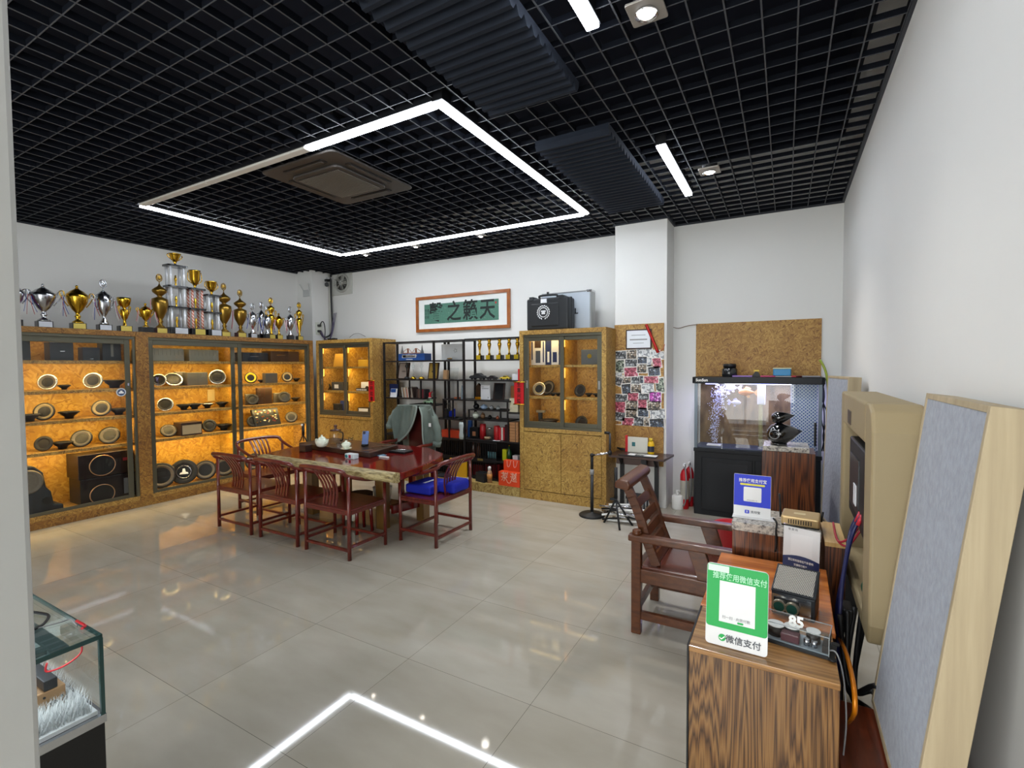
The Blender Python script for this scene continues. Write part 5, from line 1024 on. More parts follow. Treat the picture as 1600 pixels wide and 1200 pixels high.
def giftbag(px0,px1,y,py1,label,deco):
    x0,x1 = P(px0,750,'y',y).x,P(px1,750,'y',y).x; z1 = P((px0+px1)/2,py1,'y',y).z; t = thing('gift_bag',label,'bag',((x0+x1)/2,y+.05,.121),'orange gift bags')
    obj('body', MB().box(x0,x1,y,y+.09,.1215,z1), ORB, t, bev=.003); xm = (x0+x1)/2
    if deco: text('lettering','茶 道',.13,S('pale_print','e8b89c',.5),t,(xm,y-.002,(z1+.12)/2+.02),(1,0,0),(0,0,1),.0005,.85); obj('arc_print', MB().tube([(xm+.03*math.cos(PI+a*PI/8),y-.001,.19+.025*math.sin(PI+a*PI/8)) for a in range(9)],.004,5), S('pale_print','e8b89c',.5), t)
    for u in (.35,.75): obj('handle', MB().tube(smooth_path([(x0+(x1-x0)*u-.03,y-.003,z1-.0),(x0+(x1-x0)*u-.02,y-.006,z1-.08),(x0+(x1-x0)*u+.01,y-.006,z1-.07),(x0+(x1-x0)*u+.03,y-.003,z1)],4),.005,6), S('handle_pink','e8b0a0',.5), t)
giftbag(779,812,5.50,738,'orange gift bag with pale lettering standing in front on the plinth',1)
giftbag(787,812,5.60,720,'taller orange gift bag standing behind the lettered one',0)
rb('yellow_folder',701,727,.121,717,S('yellow_panel','e0a818',.5),'yellow folder standing on the plinth behind the right end chair','folder',y=5.60,d=.03)
for k,(px,py,sz,c_) in enumerate(((655,757,(.25,.18,.02),'26262a'),(672,758,(.22,.15,.012),'d4d2cc'),(690,760,(.2,.14,.012),'a8a8a4'))): v = P(px,py,'z',.122); v.y = 5.59; tag(obj('magazine', MB().cb((v.x,v.y,.122+sz[2]/2),sz,None), S('mag_'+c_,c_,.5)), ('dark magazine lying at the left on the plinth','white magazine lying in the middle of the plinth','grey magazine lying beside the yellow folder')[k], 'magazine', 'magazines on the plinth')
# ---------------- wall things ----------------
t = thing('framed_calligraphy','framed green calligraphy scroll with four large black characters on the back wall','picture',(-4.43,6.25,2.55)); y = YB-.003
x0,x1,z0,z1 = -5.33,-3.545,2.27,2.845
WF = grain('frame_orange_wood','8a4a1a','a8622a',(8,8,8),.35,.3)
obj('frame', MB().box(x0,x1,y-.035,y,z0,z0+.05).box(x0,x1,y-.035,y,z1-.05,z1).box(x0,x0+.05,y-.035,y,z0+.05,z1-.05).box(x1-.05,x1,y-.035,y,z0+.05,z1-.05), WF, t, bev=.004)
obj('mount', MB().box(x0+.05,x1-.05,y-.014,y-.004,z0+.05,z1-.05), S('mount_white','dcdfdc',.7), t)
m, nt, b = nodes('speckled_green'); nz = N(nt,'ShaderNodeTexNoise',Scale=40.0,Detail=3.0); nt.links.new(coords(nt), nz.inputs['Vector']); rp = ramp(nt,[(.0,'3f6b5a'),(.66,'4a7a68'),(.72,'9fb9a4')]); nt.links.new(nz.outputs[0],rp.inputs[0]); nt.links.new(rp.outputs[0],b.inputs['Base Color'])
gp = obj('green_paper', MB().box(x0+.17,x1-.20,y-.018,y-.014,z0+.13,z1-.13), m, t)
INK = S('ink','1b2422',.7)
for i,(ch_,u) in enumerate((('聲',.17),('之',.42),('籟',.64),('天',.86))):
    text('character',ch_,.33,INK,t,(x0+.17+(x1-x0-.37)*u,y-.0195,(z0+z1)/2+.0),(1,0,0),(.02*(i%2),0,1),.0004,.86,'CENTER',.006)
for k in range(2): text('signature_column',('甲\n子\n年','書\n于\n軒')[k],.055,INK,t,(x0+.20+.05*k,y-.0195,(z0+z1)/2),(1,0,0),(0,0,1),.0004,.8)
obj('seal', MB().box(x1-.26,x1-.235,y-.0195,y-.018,z1-.2,z1-.17), RED, t)
# exhaust fan
t = thing('exhaust_fan','white square exhaust fan with a round dark opening high in the corner','fan',(-7.08,6.25,3.2)); fx0,fx1,fz0,fz1 = -7.36,-6.82,3.03,3.41; fc = (-7.06,3.24)
obj('housing', MB().box(fx0,fx1,YB-.03,YB-.001,fz0,fz1), S('fan_white','b9bab4',.5), t, bev=.006)
obj('ring', MB().tube([(fc[0]+.165*math.cos(a*PI/14),YB-.034,fc[1]+.155*math.sin(a*PI/14)) for a in range(28)],.022,8,True), S('fan_ring','a5a69f',.5), t)
obj('dark_opening', MB().cyl((fc[0],YB-.031,fc[1]),(fc[0],YB-.033,fc[1]),.15,n=28), S('fan_dark','3a3a36',.7), t)
for k in range(5):
    a = 2*PI*k/5; m = Matrix.Translation((fc[0],YB-.045,fc[1])) @ Matrix.Rotation(a,4,'Y') @ Matrix.Rotation(.5,4,'X')
    obj('blade', MB().prism([(.03,-.03),(.13,-.055),(.14,.03),(.03,.02)],-.003,.003,m @ Matrix.Rotation(PI/2,4,'X')), S('fan_blade','8d8e86',.5), t)
obj('hub', MB().cyl((fc[0],YB-.03,fc[1]),(fc[0],YB-.075,fc[1]),.045,.035,20), S('fan_hub','b5b5ad',.4), t)
mb = MB()
for k in range(4): a = PI*k/4+.3; mb.cyl((fc[0]-.16*math.cos(a),YB-.08,fc[1]-.15*math.sin(a)),(fc[0]+.16*math.cos(a),YB-.08,fc[1]+.15*math.sin(a)),.003,n=6)
obj('wire_guard', mb, CHR, t)
# pipes and cables in the corner
t = thing('corner_pipes','white conduit and valve running down in the room corner','pipe',(-7.36,6.2,3)); 
obj('conduit', MB().cyl((-7.345,6.20,2.25),(-7.345,6.20,3.42),.022,n=12), S('pipe_white','b5b4ac',.5), t); obj('valve', MB().cyl((-7.36,6.15,3.22),(-7.30,6.1,3.22),.035,n=14).box(-7.4,-7.32,6.12,6.2,3.28,3.32), BLK, t); obj('bracket', MB().box(-7.42,-7.28,6.15,6.26,3.32,3.36), CHR, t)
tag(obj('black_cable', MB().tube(smooth_path([P(516.5,425,'y',6.2),P(517,455,'y',6.2),P(518.5,490,'y',6.2),P(519.5,510,'y',6.2),P(516,523,'x',-7.33),P(506,527,'x',-7.33),P(501,520,'x',-7.33)],5),.014,8), BLK), 'thick black cable dropping down the room corner and looping to the socket', 'cable')
t = thing('wall_socket','white socket plate with plugs on the corner column above the cabinet','socket',(-7.37,6.0,2.42)); obj('plate', MB().box(-7.379,-7.366,5.90,6.04,2.30,2.52), S('socket_white','c9ccc0',.4), t, bev=.003); obj('plug', MB().box(-7.367,-7.33,5.93,5.99,2.44,2.48).box(-7.367,-7.33,5.93,5.99,2.34,2.38), S('plug_dark','3c3e3a',.5), t, bev=.005)
tag(obj('plug_cable', MB().tube(smooth_path([(-7.34,5.96,2.46),(-7.30,5.98,2.53),(-7.27,6.0,2.50),(-7.27,6.02,2.35),(-7.28,6.0,2.18)],5),.009,8), BLK), 'black lead arching over the wall socket', 'cable')
for k in range(3): tag(obj('thin_wire', MB().tube(smooth_path([(-7.33+.02*k,5.96,2.36),(-7.29+.015*k,6.0,2.24),(-7.26+.03*k,6.05,2.20),(-7.22+.03*k,6.1,2.28+.04*k),(-7.24+.03*k,6.2,2.7)],5),.005,6), S('wire_purple','4a3f5e',.5)), ('thin purple wire by the socket, left of three','thin purple wire by the socket, middle of three','thin purple wire by the socket, right of three')[k], 'wire', 'thin wires by the socket')
t = thing('wall_bracket','white metal bracket with two arms on the corner column','bracket',(-7.5,5.83,3.1)); obj('plate', MB().box(-7.60,-7.42,5.825,5.839,2.98,3.10), S('bracket_white','b9bcbb',.5), t, bev=.003); obj('arms', MB().bar((-7.58,5.83,3.08),(-7.63,5.78,3.2),.02,.012).bar((-7.44,5.83,3.08),(-7.40,5.78,3.2),.02,.012), S('bracket_white','b9bcbb',.5), t)
tag(obj('remote', MB().box(-6.62,-6.44,5.52,5.58,2.157,2.185), BLK, bev=.003), 'small black box on top of the corner cabinet', 'box')
tag(obj('loose_wire', MB().tube(smooth_path([P(546,527.5,'y',5.6),P(553,522,'y',5.6),P(562,521.5,'y',5.6),P(571,526,'y',5.6)],5),.003,5), BLK), 'thin loose wire on top of the corner cabinet', 'wire')
# red scrolls on the cabinets
REDP = S('red_paper','c4101c',.5)
def scroll(px0,px1,py0,py1,y,label,body,hook):
    a = P(px0,py0,'y',y); c_ = P(px1,py1,'y',y); t = thing('red_scroll',label,'scroll',((a.x+c_.x)/2,y,(a.z+c_.z)/2),'red paper scrolls on the cabinets')
    obj('banner', MB().box(a.x,c_.x,y-.004,y,c_.z,a.z), REDP, t)
    for zz in (a.z,c_.z): obj('roller', MB().cyl((a.x-.012,y-.004,zz),(c_.x+.012,y-.004,zz),.008,n=8), GOLD, t)
    obj('hanging_cord', MB().bar(((a.x+c_.x)/2,y-.004,a.z),((a.x+c_.x)/2,y-.004,a.z+hook),.02 if hook>.15 else .005,.004,(0,1,0)), REDP, t)
    n_ = len(body); 
    for k,chx in enumerate(body): text('character',chx,(a.z-c_.z)/n_*.9,BLK,t,((a.x+c_.x)/2,y-.0055,a.z-(a.z-c_.z)*(k+.5)/n_),(1,0,0),(0,0,1),.0003,.9,'CENTER',.001)
scroll(803.5,818.5,597,632,5.482,'red scroll hanging on the left edge of the cabinet with the black case','生意兴隆',.17)
scroll(576,585.5,594.5,628,5.482,'red scroll on the edge of the corner cabinet','吉祥如意',.05)
# ---------------- photo board on the column ----------------
BY = 5.868
t = thing('photo_board','narrow brown strand board fixed on the white column, covered in snapshots','board',(-1.55,BY,1.4)); x0,x1 = -1.845,-1.25
obj('board', MB().box(x0,x1,BY-.018,BY,.50,2.20), OSBR, t, bev=.002); obj('lower_board', MB().box(x0,x1,BY-.024,BY-.018,.50,.97), OSBR, t)
y = BY-.019
t = thing('framed_certificate','white certificate in a dark wood frame at the top of the photo board','certificate',(-1.55,y,2.05)); a, c_ = P(978.5,515.5,'y',y), P(1018.5,545,'y',y)
obj('frame', MB().box(a.x,c_.x,y-.02,y-.001,c_.z,a.z), S('frame_maroon','2e1210',.35), t, bev=.003); obj('paper', MB().box(a.x+.015,c_.x-.015,y-.022,y-.019,c_.z+.015,a.z-.015), S('cert_paper','dfe3e8',.5), t)
obj('text_lines', MB().box(a.x+.07,c_.x-.07,y-.0235,y-.022,(a.z+c_.z)/2+.045,(a.z+c_.z)/2+.052).box(a.x+.05,c_.x-.05,y-.0235,y-.022,(a.z+c_.z)/2-.012,(a.z+c_.z)/2+.003).box(a.x+.09,c_.x-.09,y-.0235,y-.022,(a.z+c_.z)/2-.05,(a.z+c_.z)/2-.044), GRY, t)
RBN = S('satin_red','b81e1c',.35)
tag(obj('medal_ribbon', MB().tube(smooth_path([P(1009.5,507,'y',y-.03),P(1018,527,'y',y-.035),P(1028,551,'y',y-.035)],4),.016,4,sq=.2).tube(smooth_path([P(1028,551,'y',y-.04),P(1036,545,'y',y-.04),P(1038.5,538,'y',y-.03)],4),.014,4,sq=.2), RBN), 'red ribbon hung over the framed certificate', 'ribbon')
def photo_mat(i, base, dark, light, sc_):
    m, nt, b = nodes('snapshot_print'); L = nt.links
    v = coords(nt,(1,1,1)); vo = N(nt,'ShaderNodeTexVoronoi',Scale=sc_); 
    mp = N(nt,'ShaderNodeMapping'); mp.inputs['Location'].default_value = (i*3.1,0,i*1.7); L.new(v,mp.inputs['Vector']); L.new(mp.outputs[0],vo.inputs['Vector'])
    sep = N(nt,'ShaderNodeSeparateColor'); L.new(vo.outputs['Color'],sep.inputs[0])
    rp = ramp(nt,[(0,dark),(.35,base),(.6,dark),(.78,light),(.9,base)],'CONSTANT'); L.new(sep.outputs[0],rp.inputs[0]); L.new(rp.outputs[0],b.inputs['Base Color']); b.inputs['Roughness'].default_value = .35
    return m
PK = [photo_mat(i,*a) for i,a in enumerate((('6f7478','22242a','b9bcc0',70),('c05a70','7a2038','e0b8c0',60),('8a7a68','2e2a28','d0c8bc',65),('3c4a60','15181e','98a0ac',70),('c030b0','6a2070','e8b0e8',55),('cfd2d4','8a8e94','e6e6e6',50),('7c8a78','283028','c8ccc0',65)))]
KN = ['grey group picture','pink picture','brownish picture','dark blue picture','violet picture','pale picture','greenish picture']
ph = [ # crop px (scale 5.715, origin 900,490): cx, cy, w, h, rot, material
(403,376,96,76,.02,0),(500,368,88,76,.05,2),(612,352,118,70,0,5),(708,360,70,60,-.05,5),(757,375,50,60,.1,5),
(393,470,72,106,0,6),(495,440,104,60,0,0),(592,415,76,56,0,3),(640,430,60,70,-.1,5),(724,440,66,84,.2,1),
(492,522,112,76,.06,1),(588,490,76,70,0,2),(650,490,36,60,0,0),(697,515,92,76,.1,3),(380,545,60,34,0,5),
(372,602,74,70,-.35,0),(452,590,80,66,0,2),(535,592,76,66,0,0),(590,590,34,60,0,3),(672,590,114,56,.02,1),(750,640,64,118,.1,6),
(455,672,86,84,.12,3),(540,668,88,66,0,2),(640,668,96,76,.05,5),(405,752,104,60,0,0),(512,742,92,70,0,1),(612,730,90,70,0,0),(708,745,92,82,0,4),
(398,835,90,90,0,1),(498,825,96,80,.03,2),(594,812,70,80,0,1),(697,822,104,74,.05,2),
(392,918,86,74,-.08,0),(492,890,90,70,0,2),(600,880,84,76,0,3),(730,898,116,80,.04,5),
(468,966,106,66,.03,1),(566,955,84,66,0,0),(633,970,48,60,0,2),(722,980,112,74,.1,3),
(412,1035,112,80,.08,3),(570,1032,114,76,0,0)]
rowid = [0,5,10,15,21,24,28,32,36,40,42]; rown = ['top','second','third','fourth','fifth','sixth','seventh','eighth','ninth','bottom']; cn = ['first','second','third','fourth','fifth','sixth']
WB = S('photo_border','e4e2dd',.4)
for i,(cx,cy,w_,h_,ro,mk) in enumerate(ph):
    r_ = max(k for k in range(10) if rowid[k] <= i); k_ = i-rowid[r_]
    c_ = P(900+cx/5.715,490+cy/5.715,'y',y); ww = w_/5.715*.0094; hh = h_/5.715*.0094; yy = y-.0012-.0007*(i%4)
    m = Matrix.Translation((c_.x,yy,c_.z)) @ Matrix.Rotation(-ro,4,'Y')
    t = thing('snapshot','%s pinned to the photo board, %s row, %s from the left' % (KN[mk],rown[r_],cn[k_]),'photo',(c_.x,yy,c_.z),'snapshots on the photo board')
    t['label'] = 'small %s on the photo board, %s row, %s from left' % (KN[mk],rown[r_],cn[k_])
    obj('border', MB().box(-ww/2,ww/2,-.0003,.0003,-hh/2,hh/2,m), WB, t); obj('print', MB().box(-ww/2*.88,ww/2*.88,-.0006,-.0003,-hh/2*.86,hh/2*.86,m), PK[mk], t)
# ---------------- small side desk under the board ----------------
DW = grain('desk_brown','34231d','4a332a',(4,12,12),.35,.2)
t = thing('side_desk','small dark brown wall desk under the photo board','desk',(-1.5,5.65,.65))
obj('desk_top', MB().prism([(-1.795,5.46),(-1.155,5.455),(-1.125,5.84),(-1.80,5.84)],.635,.66), DW, t, bev=.003); obj('apron', MB().box(-1.74,-1.25,5.60,5.62,.54,.635), S('desk_apron','5a4640',.5), t)
for xx in (-1.67,-1.27): obj('leg', MB().box(xx-.022,xx+.022,5.58,5.62,0,.56), BLK, t); obj('bracket', MB().prism([(5.48,.635),(5.60,.635),(5.60,.52)],xx-.012,xx+.012,Matrix(((0,0,1,0),(1,0,0,0),(0,1,0,0),(0,0,0,1)))), BLK, t)
DZ = .6605
def dk(px,py,z=DZ): v = P(px,py,'z',z); return v
v = dk(977,703.5); tag(obj('coiled_cable', MB().tube([(v.x+(.085+.012*math.sin(a*.9))*math.cos(a*PI/10),v.y+.075*math.sin(a*PI/10),DZ+.012+.018*abs(math.sin(a*.35))) for a in range(60)],.008,6), RUB), 'black coiled cable at the left of the wall desk', 'cable')
v = dk(1008,706); t = thing('laptop_tray','flat dark tray holding white cards on the wall desk','tray',v); obj('tray', MB().box(v.x-.22,v.x+.2,5.48,5.66,DZ,DZ+.012), S('tray_dark','2a2b2e',.3), t, bev=.003)
for k,(px,l) in enumerate(((991,'left white card on the wall desk tray'),(1023,'right wider white card on the wall desk tray'))): v = dk(px,708,DZ+.014); tag(obj('white_card', MB().box(v.x-(.04 if k==0 else .07),v.x+(.04 if k==0 else .07),5.50,5.60,DZ+.0125,DZ+.016), WHT), l, 'card', 'white cards on the wall desk')
v = dk(1006,708,DZ+.014); tag(obj('silver_plate', MB().cyl((v.x,5.56,DZ+.0125),(v.x,5.56,DZ+.018),.055,n=24), SILV), 'round silver plate between the two white cards', 'plate')
a, c_ = P(981,682,'y',5.76), P(1012,703,'y',5.76); t = thing('red_certificate','open red-edged certificate leaning on the board behind the desk','certificate',(a.x,5.76,DZ)); obj('page', MB().box(a.x,c_.x,5.76,5.764,DZ+.001,a.z), S('page_cream','d9d8cc',.6), t); obj('cover', MB().box(a.x-.03,a.x,5.755,5.77,DZ+.001,a.z+.015), RED, t); obj('emblem_print', MB().box(a.x+.05,a.x+.09,5.7585,5.76,(a.z+DZ)/2-.02,(a.z+DZ)/2+.03), S('print_teal','2c6c70',.5), t)
v = P(1017,700,'y',5.70); v.z = DZ+.001; t = thing('yellow_bottle','yellow bottle with a dark label standing on the wall desk','bottle',v); obj('body', MB().lathe([(.036,0),(.038,.01),(.038,.13),(.022,.155)],v,18), S('bottle_yellow','dcb010',.35), t); obj('label_band', MB().lathe([(.0385,.035),(.0385,.10)],v,18,cap=False), S('label_dark','2a2c3c',.5), t); obj('cap', MB().lathe([(.02,.155),(.022,.19),(0,.192)],v,16), S('cap_yellow','d8b830',.4), t)
tag(obj('bench_clamp', MB().box(-1.41,-1.35,5.47,5.50,.50,.634).box(-1.41,-1.35,5.44,5.47,.60,.634), BLK, bev=.003), 'black clamp screwed to the front of the wall desk', 'clamp')
# ---------------- microphone stand ----------------
t = thing('microphone_stand','black cranked microphone stand with a round base before the cabinet','stand',(-1.90,5.2,0)); bx, by = -1.90, 5.2
obj('base', MB().lathe([(.145,0),(.148,.012),(.13,.026),(.02,.034),(.018,.05)],(bx,by,0),28), S('cast_black','1a1a1b',.5,var=.2), t)
obj('lower_tube', MB().cyl((bx,by,.04),(bx,by,.52),.019,n=14), S('tube_worn','3c3d3f',.4,.5,var=.3), t); obj('clutch', MB().cyl((bx,by,.47),(bx,by,.53),.023,n=14), GRY, t); obj('upper_tube', MB().cyl((bx,by,.52),(bx,by,.69),.017,n=14), BLK, t)
obj('joint', MB().ell((bx,by,.69),(.024,.024,.024)), BLK, t); q_ = P(953,707.5,'y',5.2); obj('arm', MB().cyl((bx,by,.69),(q_.x,by,q_.z),.013,n=12), CHR, t); obj('joint', MB().ell(q_,(.024,.024,.03)), BLK, t)
q2 = P(954,677,'y',5.2); obj('upper_arm', MB().cyl(q_,(q_.x,by,q2.z),.012,n=12), S('tube_worn','3c3d3f',.4), t); obj('clip', MB().cyl((q_.x,by,q2.z),(q_.x-.06,by,q2.z+.004),.016,n=12), BLK, t)
# camp stool and junk below the desk
t = thing('folded_stands','heap of folded black and white tripod stands on the floor under the desk','stand',(-1.5,5.1,0)); rr_ = random.Random(9)
for k in range(16):
    a = rr_.uniform(-.5,.6); cx, cy = -1.50+rr_.uniform(-.10,.10), 5.12+rr_.uniform(-.05,.08); z = .02+.012*k*.9; ln = rr_.uniform(.12,.2)
    obj('folded_leg', MB().cyl((cx-ln*math.cos(a),cy-ln*math.sin(a),z+rr_.uniform(-.01,.03)),(cx+ln*math.cos(a),cy+ln*math.sin(a),z+rr_.uniform(0,.04)),.011,n=8), (WHT if k%3 == 0 else BLK if k%3 == 1 else CHR), t)
t = thing('tripod_stand','thin black three-legged stand in front of the folded stands','stand',(-1.47,4.88,0)); tx, ty = -1.56, 5.0
obj('pole', MB().cyl((tx,ty,.25),(tx,ty,.62),.018,n=12), BLK, t)
for q_ in ((-1.475,4.86,0),(-1.70,5.03,0),(-1.40,5.07,0)): obj('leg', MB().cyl((tx,ty,.28),q_,.011,n=8), BLK, t)
obj('seat_cloth', MB().prism([(tx-.06,ty-.02),(tx+.02,ty-.02),(tx-.01,ty+.1)],.27,.29), DK, t); 
tag(obj('camp_stool', MB().box(-1.52,-1.30,5.22,5.40,.24,.27).cyl((-1.50,5.24,0),(-1.50,5.24,.24),.01).cyl((-1.32,5.24,0),(-1.32,5.24,.24),.01).cyl((-1.50,5.38,0),(-1.50,5.38,.24),.01).cyl((-1.32,5.38,0),(-1.32,5.38,.24),.01), DK), 'small black camp stool under the wall desk', 'stool')
# ---------------- fire extinguishers, canister, bucket ----------------
for k,(ex,l) in enumerate(((-1.03,'red fire extinguisher by the fish tank stand, front one'),(-1.00,'red fire extinguisher half hidden behind the first'))):
    ey = 5.98+.15*k; v = Vector((ex+.0,ey,0)); t = thing('fire_extinguisher',l,'fire extinguisher',v,'fire extinguishers beside the tank')
    obj('cylinder', MB().lathe([(.045,0),(.05,.02),(.05,.40),(.035,.45),(.02,.47)],v,20), RED, t, ); obj('label_band', MB().lathe([(.0505,.12),(.0505,.34)],v,20,cap=False), S('extinguisher_label','b8b4a8',.4), t)
    obj('valve', MB().cyl(v+Vector((0,0,.47)),v+Vector((0,0,.53)),.014), CHR, t); obj('handle', MB().box(v.x-.01,v.x+.01,v.y-.07,v.y+.03,.52,.535), WHT, t); obj('hose', MB().tube(smooth_path([v+Vector((.01,-.03,.5)),v+Vector((.03,-.07,.35)),v+Vector((.02,-.065,.1)),v+Vector((-.02,-.06,.03))],5),.008,8), GRY, t)
v = Vector((-1.10,5.93,0)); t = thing('white_canister','white pump canister on the floor beside the column','canister',v); obj('body', MB().lathe([(.062,0),(.065,.01),(.065,.15),(.05,.165)],v,24), WHT, t); obj('spout', MB().cyl(v+Vector((0,0,.165)),v+Vector((0,0,.22)),.018).cyl(v+Vector((0,0,.21)),v+Vector((.03,-.03,.22)),.01), WHT, t)
v = Vector((-.40,4.72,0)); t = thing('red_bucket','red plastic bucket standing behind the blue payment sign','bucket',v); obj('body', MB().lathe([(.11,0),(.145,.26),(.158,.265),(.158,.275),(.14,.27),(.105,.01)],v,28), S('bucket_red','c4222c',.35), t); obj('handle', MB().tube([v+Vector((.15*math.cos(a*PI/10),-.15*abs(math.sin(a*PI/10))*.6,.25-.08*abs(math.sin(a*PI/10)))) for a in range(11)],.004), WHT, t)
# ---------------- fish tank ----------------
TX0,TX1,TY0,TY1 = -.90,.325,5.83,6.22; ABLK = S('tank_black','0b0e13',.4,spec=.3)
t = thing('backing_board','large brown strand board on the wall behind the fish tank','board',(-.32,YB-.01,1.9)); obj('board', MB().box(-.955,.335,YB-.014,YB-.001,1.50,2.20), OSBR, t)
t = thing('fish_tank','glass fish tank with a black lid on a black cabinet','aquarium',(-.29,6.0,0)); TANK = t
cb_ = obj('stand', MB().box(TX0,TX1,TY0,TY1,0,.75), ABLK, t, bev=.006)
dr = obj('stand_door', MB().box(TX0+.08,-.30,TY0-.012,TY0-.001,.06,.66), ABLK, t, bev=.006); obj('door_glass', MB().box(TX0+.13,-.35,TY0-.016,TY0-.011,.11,.61), S('smoke_glass','101318',.3,spec=.3), dr)
obj('stand_door', MB().box(-.28,TX1-.06,TY0-.012,TY0-.001,.06,.66), ABLK, t, bev=.006)
obj('base_trim', MB().box(TX0-.008,TX1+.008,TY0-.012,TY1+.002,.72,.762), ABLK, t, bev=.006)
gl = obj('tank_glass', MB().quad((TX0+.03,TY0+.0,.762),(TX1-.03,TY0+.0,.762),(TX1-.03,TY0+.0,1.50),(TX0+.03,TY0+.0,1.50)).quad((TX0,TY0+.03,.762),(TX0,TY1,.762),(TX0,TY1,1.50),(TX0,TY0+.03,1.50)).quad((TX1,TY0+.03,.762),(TX1,TY1,.762),(TX1,TY1,1.50),(TX1,TY0+.03,1.50)), CLR, t)
obj('corner_post', MB().box(TX0-.002,TX0+.03,TY0-.004,TY0+.03,.76,1.50), S('post_grey','5d6770',.3,.4), t); obj('corner_post', MB().box(TX1-.03,TX1+.002,TY0-.004,TY0+.03,.76,1.50), S('post_grey','5d6770',.3,.4), t)
# the back half is a brown panel, the right quarter a filter chamber with a white lattice over blue
m, nt, b = nodes('tank_back'); nz = N(nt,'ShaderNodeTexNoise',Scale=9.0,Detail=5.0); nt.links.new(coords(nt,(1.5,1,.6)),nz.inputs['Vector']); rp = ramp(nt,[(.3,'4e3b22'),(.7,'8a7046')]); nt.links.new(nz.outputs[0],rp.inputs[0]); nt.links.new(rp.outputs[0],b.inputs['Base Color']); b.inputs['Roughness'].default_value=.6
obj('back_panel', MB().box(TX0+.005,.05,TY1-.012,TY1-.004,.764,1.50), m, t)
m, nt, b = nodes('lattice'); L = nt.links; v1 = coords(nt,(1,1,1),(0,PI/4,0)); ck = N(nt,'ShaderNodeTexBrick',offset=0.0,Scale=1.0); ck.inputs['Brick Width'].default_value=.024; ck.inputs['Row Height'].default_value=.024; ck.inputs['Mortar Size'].default_value=.0052; ck.inputs['Color1'].default_value=lin('2a4f9e'); ck.inputs['Color2'].default_value=lin('31588f'); ck.inputs['Mortar'].default_value=lin('b9c4d4')
sx = nt.nodes.new('ShaderNodeSeparateXYZ'); cx_n = nt.nodes.new('ShaderNodeCombineXYZ'); L.new(v1,sx.inputs[0]); L.new(sx.outputs[0],cx_n.inputs[0]); L.new(sx.outputs[2],cx_n.inputs[1]); L.new(cx_n.outputs[0],ck.inputs['Vector']); L.new(ck.outputs['Color'],b.inputs['Base Color']); b.inputs['Roughness'].default_value=.4
obj('filter_lattice', MB().box(.055,TX1-.035,TY0+.06,TY0+.066,.80,1.50), m, t)['label'] = 'blue panel under a white lattice'
obj('water_tube', MB().cyl((-.235,6.0,.80),(-.235,6.0,1.46),.022,n=14), S('tube_yellowish','b9b07c',.3,trans=.3), t); obj('filter_box', MB().box(-.27,-.19,5.97,6.05,1.26,1.49), WHT, t, bev=.01)
obj('thermometer', MB().box(.262,.282,TY0+.03,TY0+.05,.86,1.10), BLK, t)
hd = obj('lid', MB().prism([(a-.287,b_+6.02) for a,b_ in rrect(1.275,.45,.03)],1.495,1.567), ABLK, t, bev=.006)
text('lettering','SunSun',.042,WHT,t,(-.82,5.7935,1.532),(1,0,0),(0,0,1),.0006,1.05,'CENTER',.0012)
LEDT = lamp_mat('tank_lamp',(.62,.66,1),4); obj('lamp', MB().box(TX0+.1,TX1-.1,5.93,5.96,1.485,1.494), LEDT, t)
area('tank_light',(-.30,5.98,1.48),1.0,3.0,(.55,.52,1),(0,0,-1),.1)
obj('gravel_bed', MB().box(TX0+.01,.05,TY0+.01,TY1-.02,.764,.775), S('bed_dark','3c4450',.5), t)
# bubbles
bm_ = MB(); rr_ = random.Random(2)
bx = P(1118,690,'y',6.0).x
for k in range(620):
    u = rr_.random()**.8; z = .80+u*.69; s_ = .035+.05*u; rad = rr_.uniform(.003,.0062); cx = bx+.02*math.sin(z*5)+rr_.gauss(0,s_*.55)+.05*u*u; bm_.ell((cx,6.0+rr_.gauss(0,s_*.6),z),(rad,rad,rad),6,4)
o = obj('bubble_column', bm_, S('bubble','d4d9ee',.1,spec=.8)); tag(o,'white column of air bubbles rising at the left of the fish tank','bubbles'); o['kind'] = 'stuff'
t = thing('air_stone','white air stone plate under the bubble column','air stone',(bx,6.0,.776)); obj('plate', MB().box(bx-.09,bx+.06,5.95,6.05,.776,.79), WHT, t, bev=.003)
def fish(px, py, L_, mat, fin, label, yaw=0, y=5.98):
    c_ = P(px,py,'y',y); t = thing('goldfish',label,'fish',c_,'fish in the tank'); m = Matrix.Translation(c_) @ Matrix.Rotation(yaw,4,'Z')
    pr = [(0,-.5),(.10,-.46),(.2,-.3),(.25,-.05),(.2,.2),(.08,.42),(.05,.5)]
    obj('body', MB().lathe([(r*L_,zz*L_) for r,zz in pr],(0,0,0),14,m @ Matrix.Rotation(PI/2,4,'Y') @ Matrix.Diagonal((1,.6,1,1))), mat, t)
    pm = m @ Matrix.Rotation(PI/2,4,'X')
    obj('tail_fin', MB().prism([(.45*L_,0),(.75*L_,.28*L_),(.9*L_,.2*L_),(.8*L_,0),(.92*L_,-.2*L_),(.72*L_,-.3*L_)],-.002,.002,pm), fin, t)
    obj('dorsal_fin', MB().prism([(-.2*L_,.2*L_),(.0,.42*L_),(.3*L_,.3*L_),(.25*L_,.15*L_)],-.002,.002,pm), fin, t); obj('belly_fin', MB().prism([(-.05*L_,-.2*L_),(.1*L_,-.4*L_),(.25*L_,-.35*L_),(.2*L_,-.15*L_)],-.002,.002,pm), fin, t)
    obj('eye', MB().ell(m @ Vector((-.40*L_,-.075*L_,.03*L_)),(.022*L_,)*3,8,6), BLK, t)
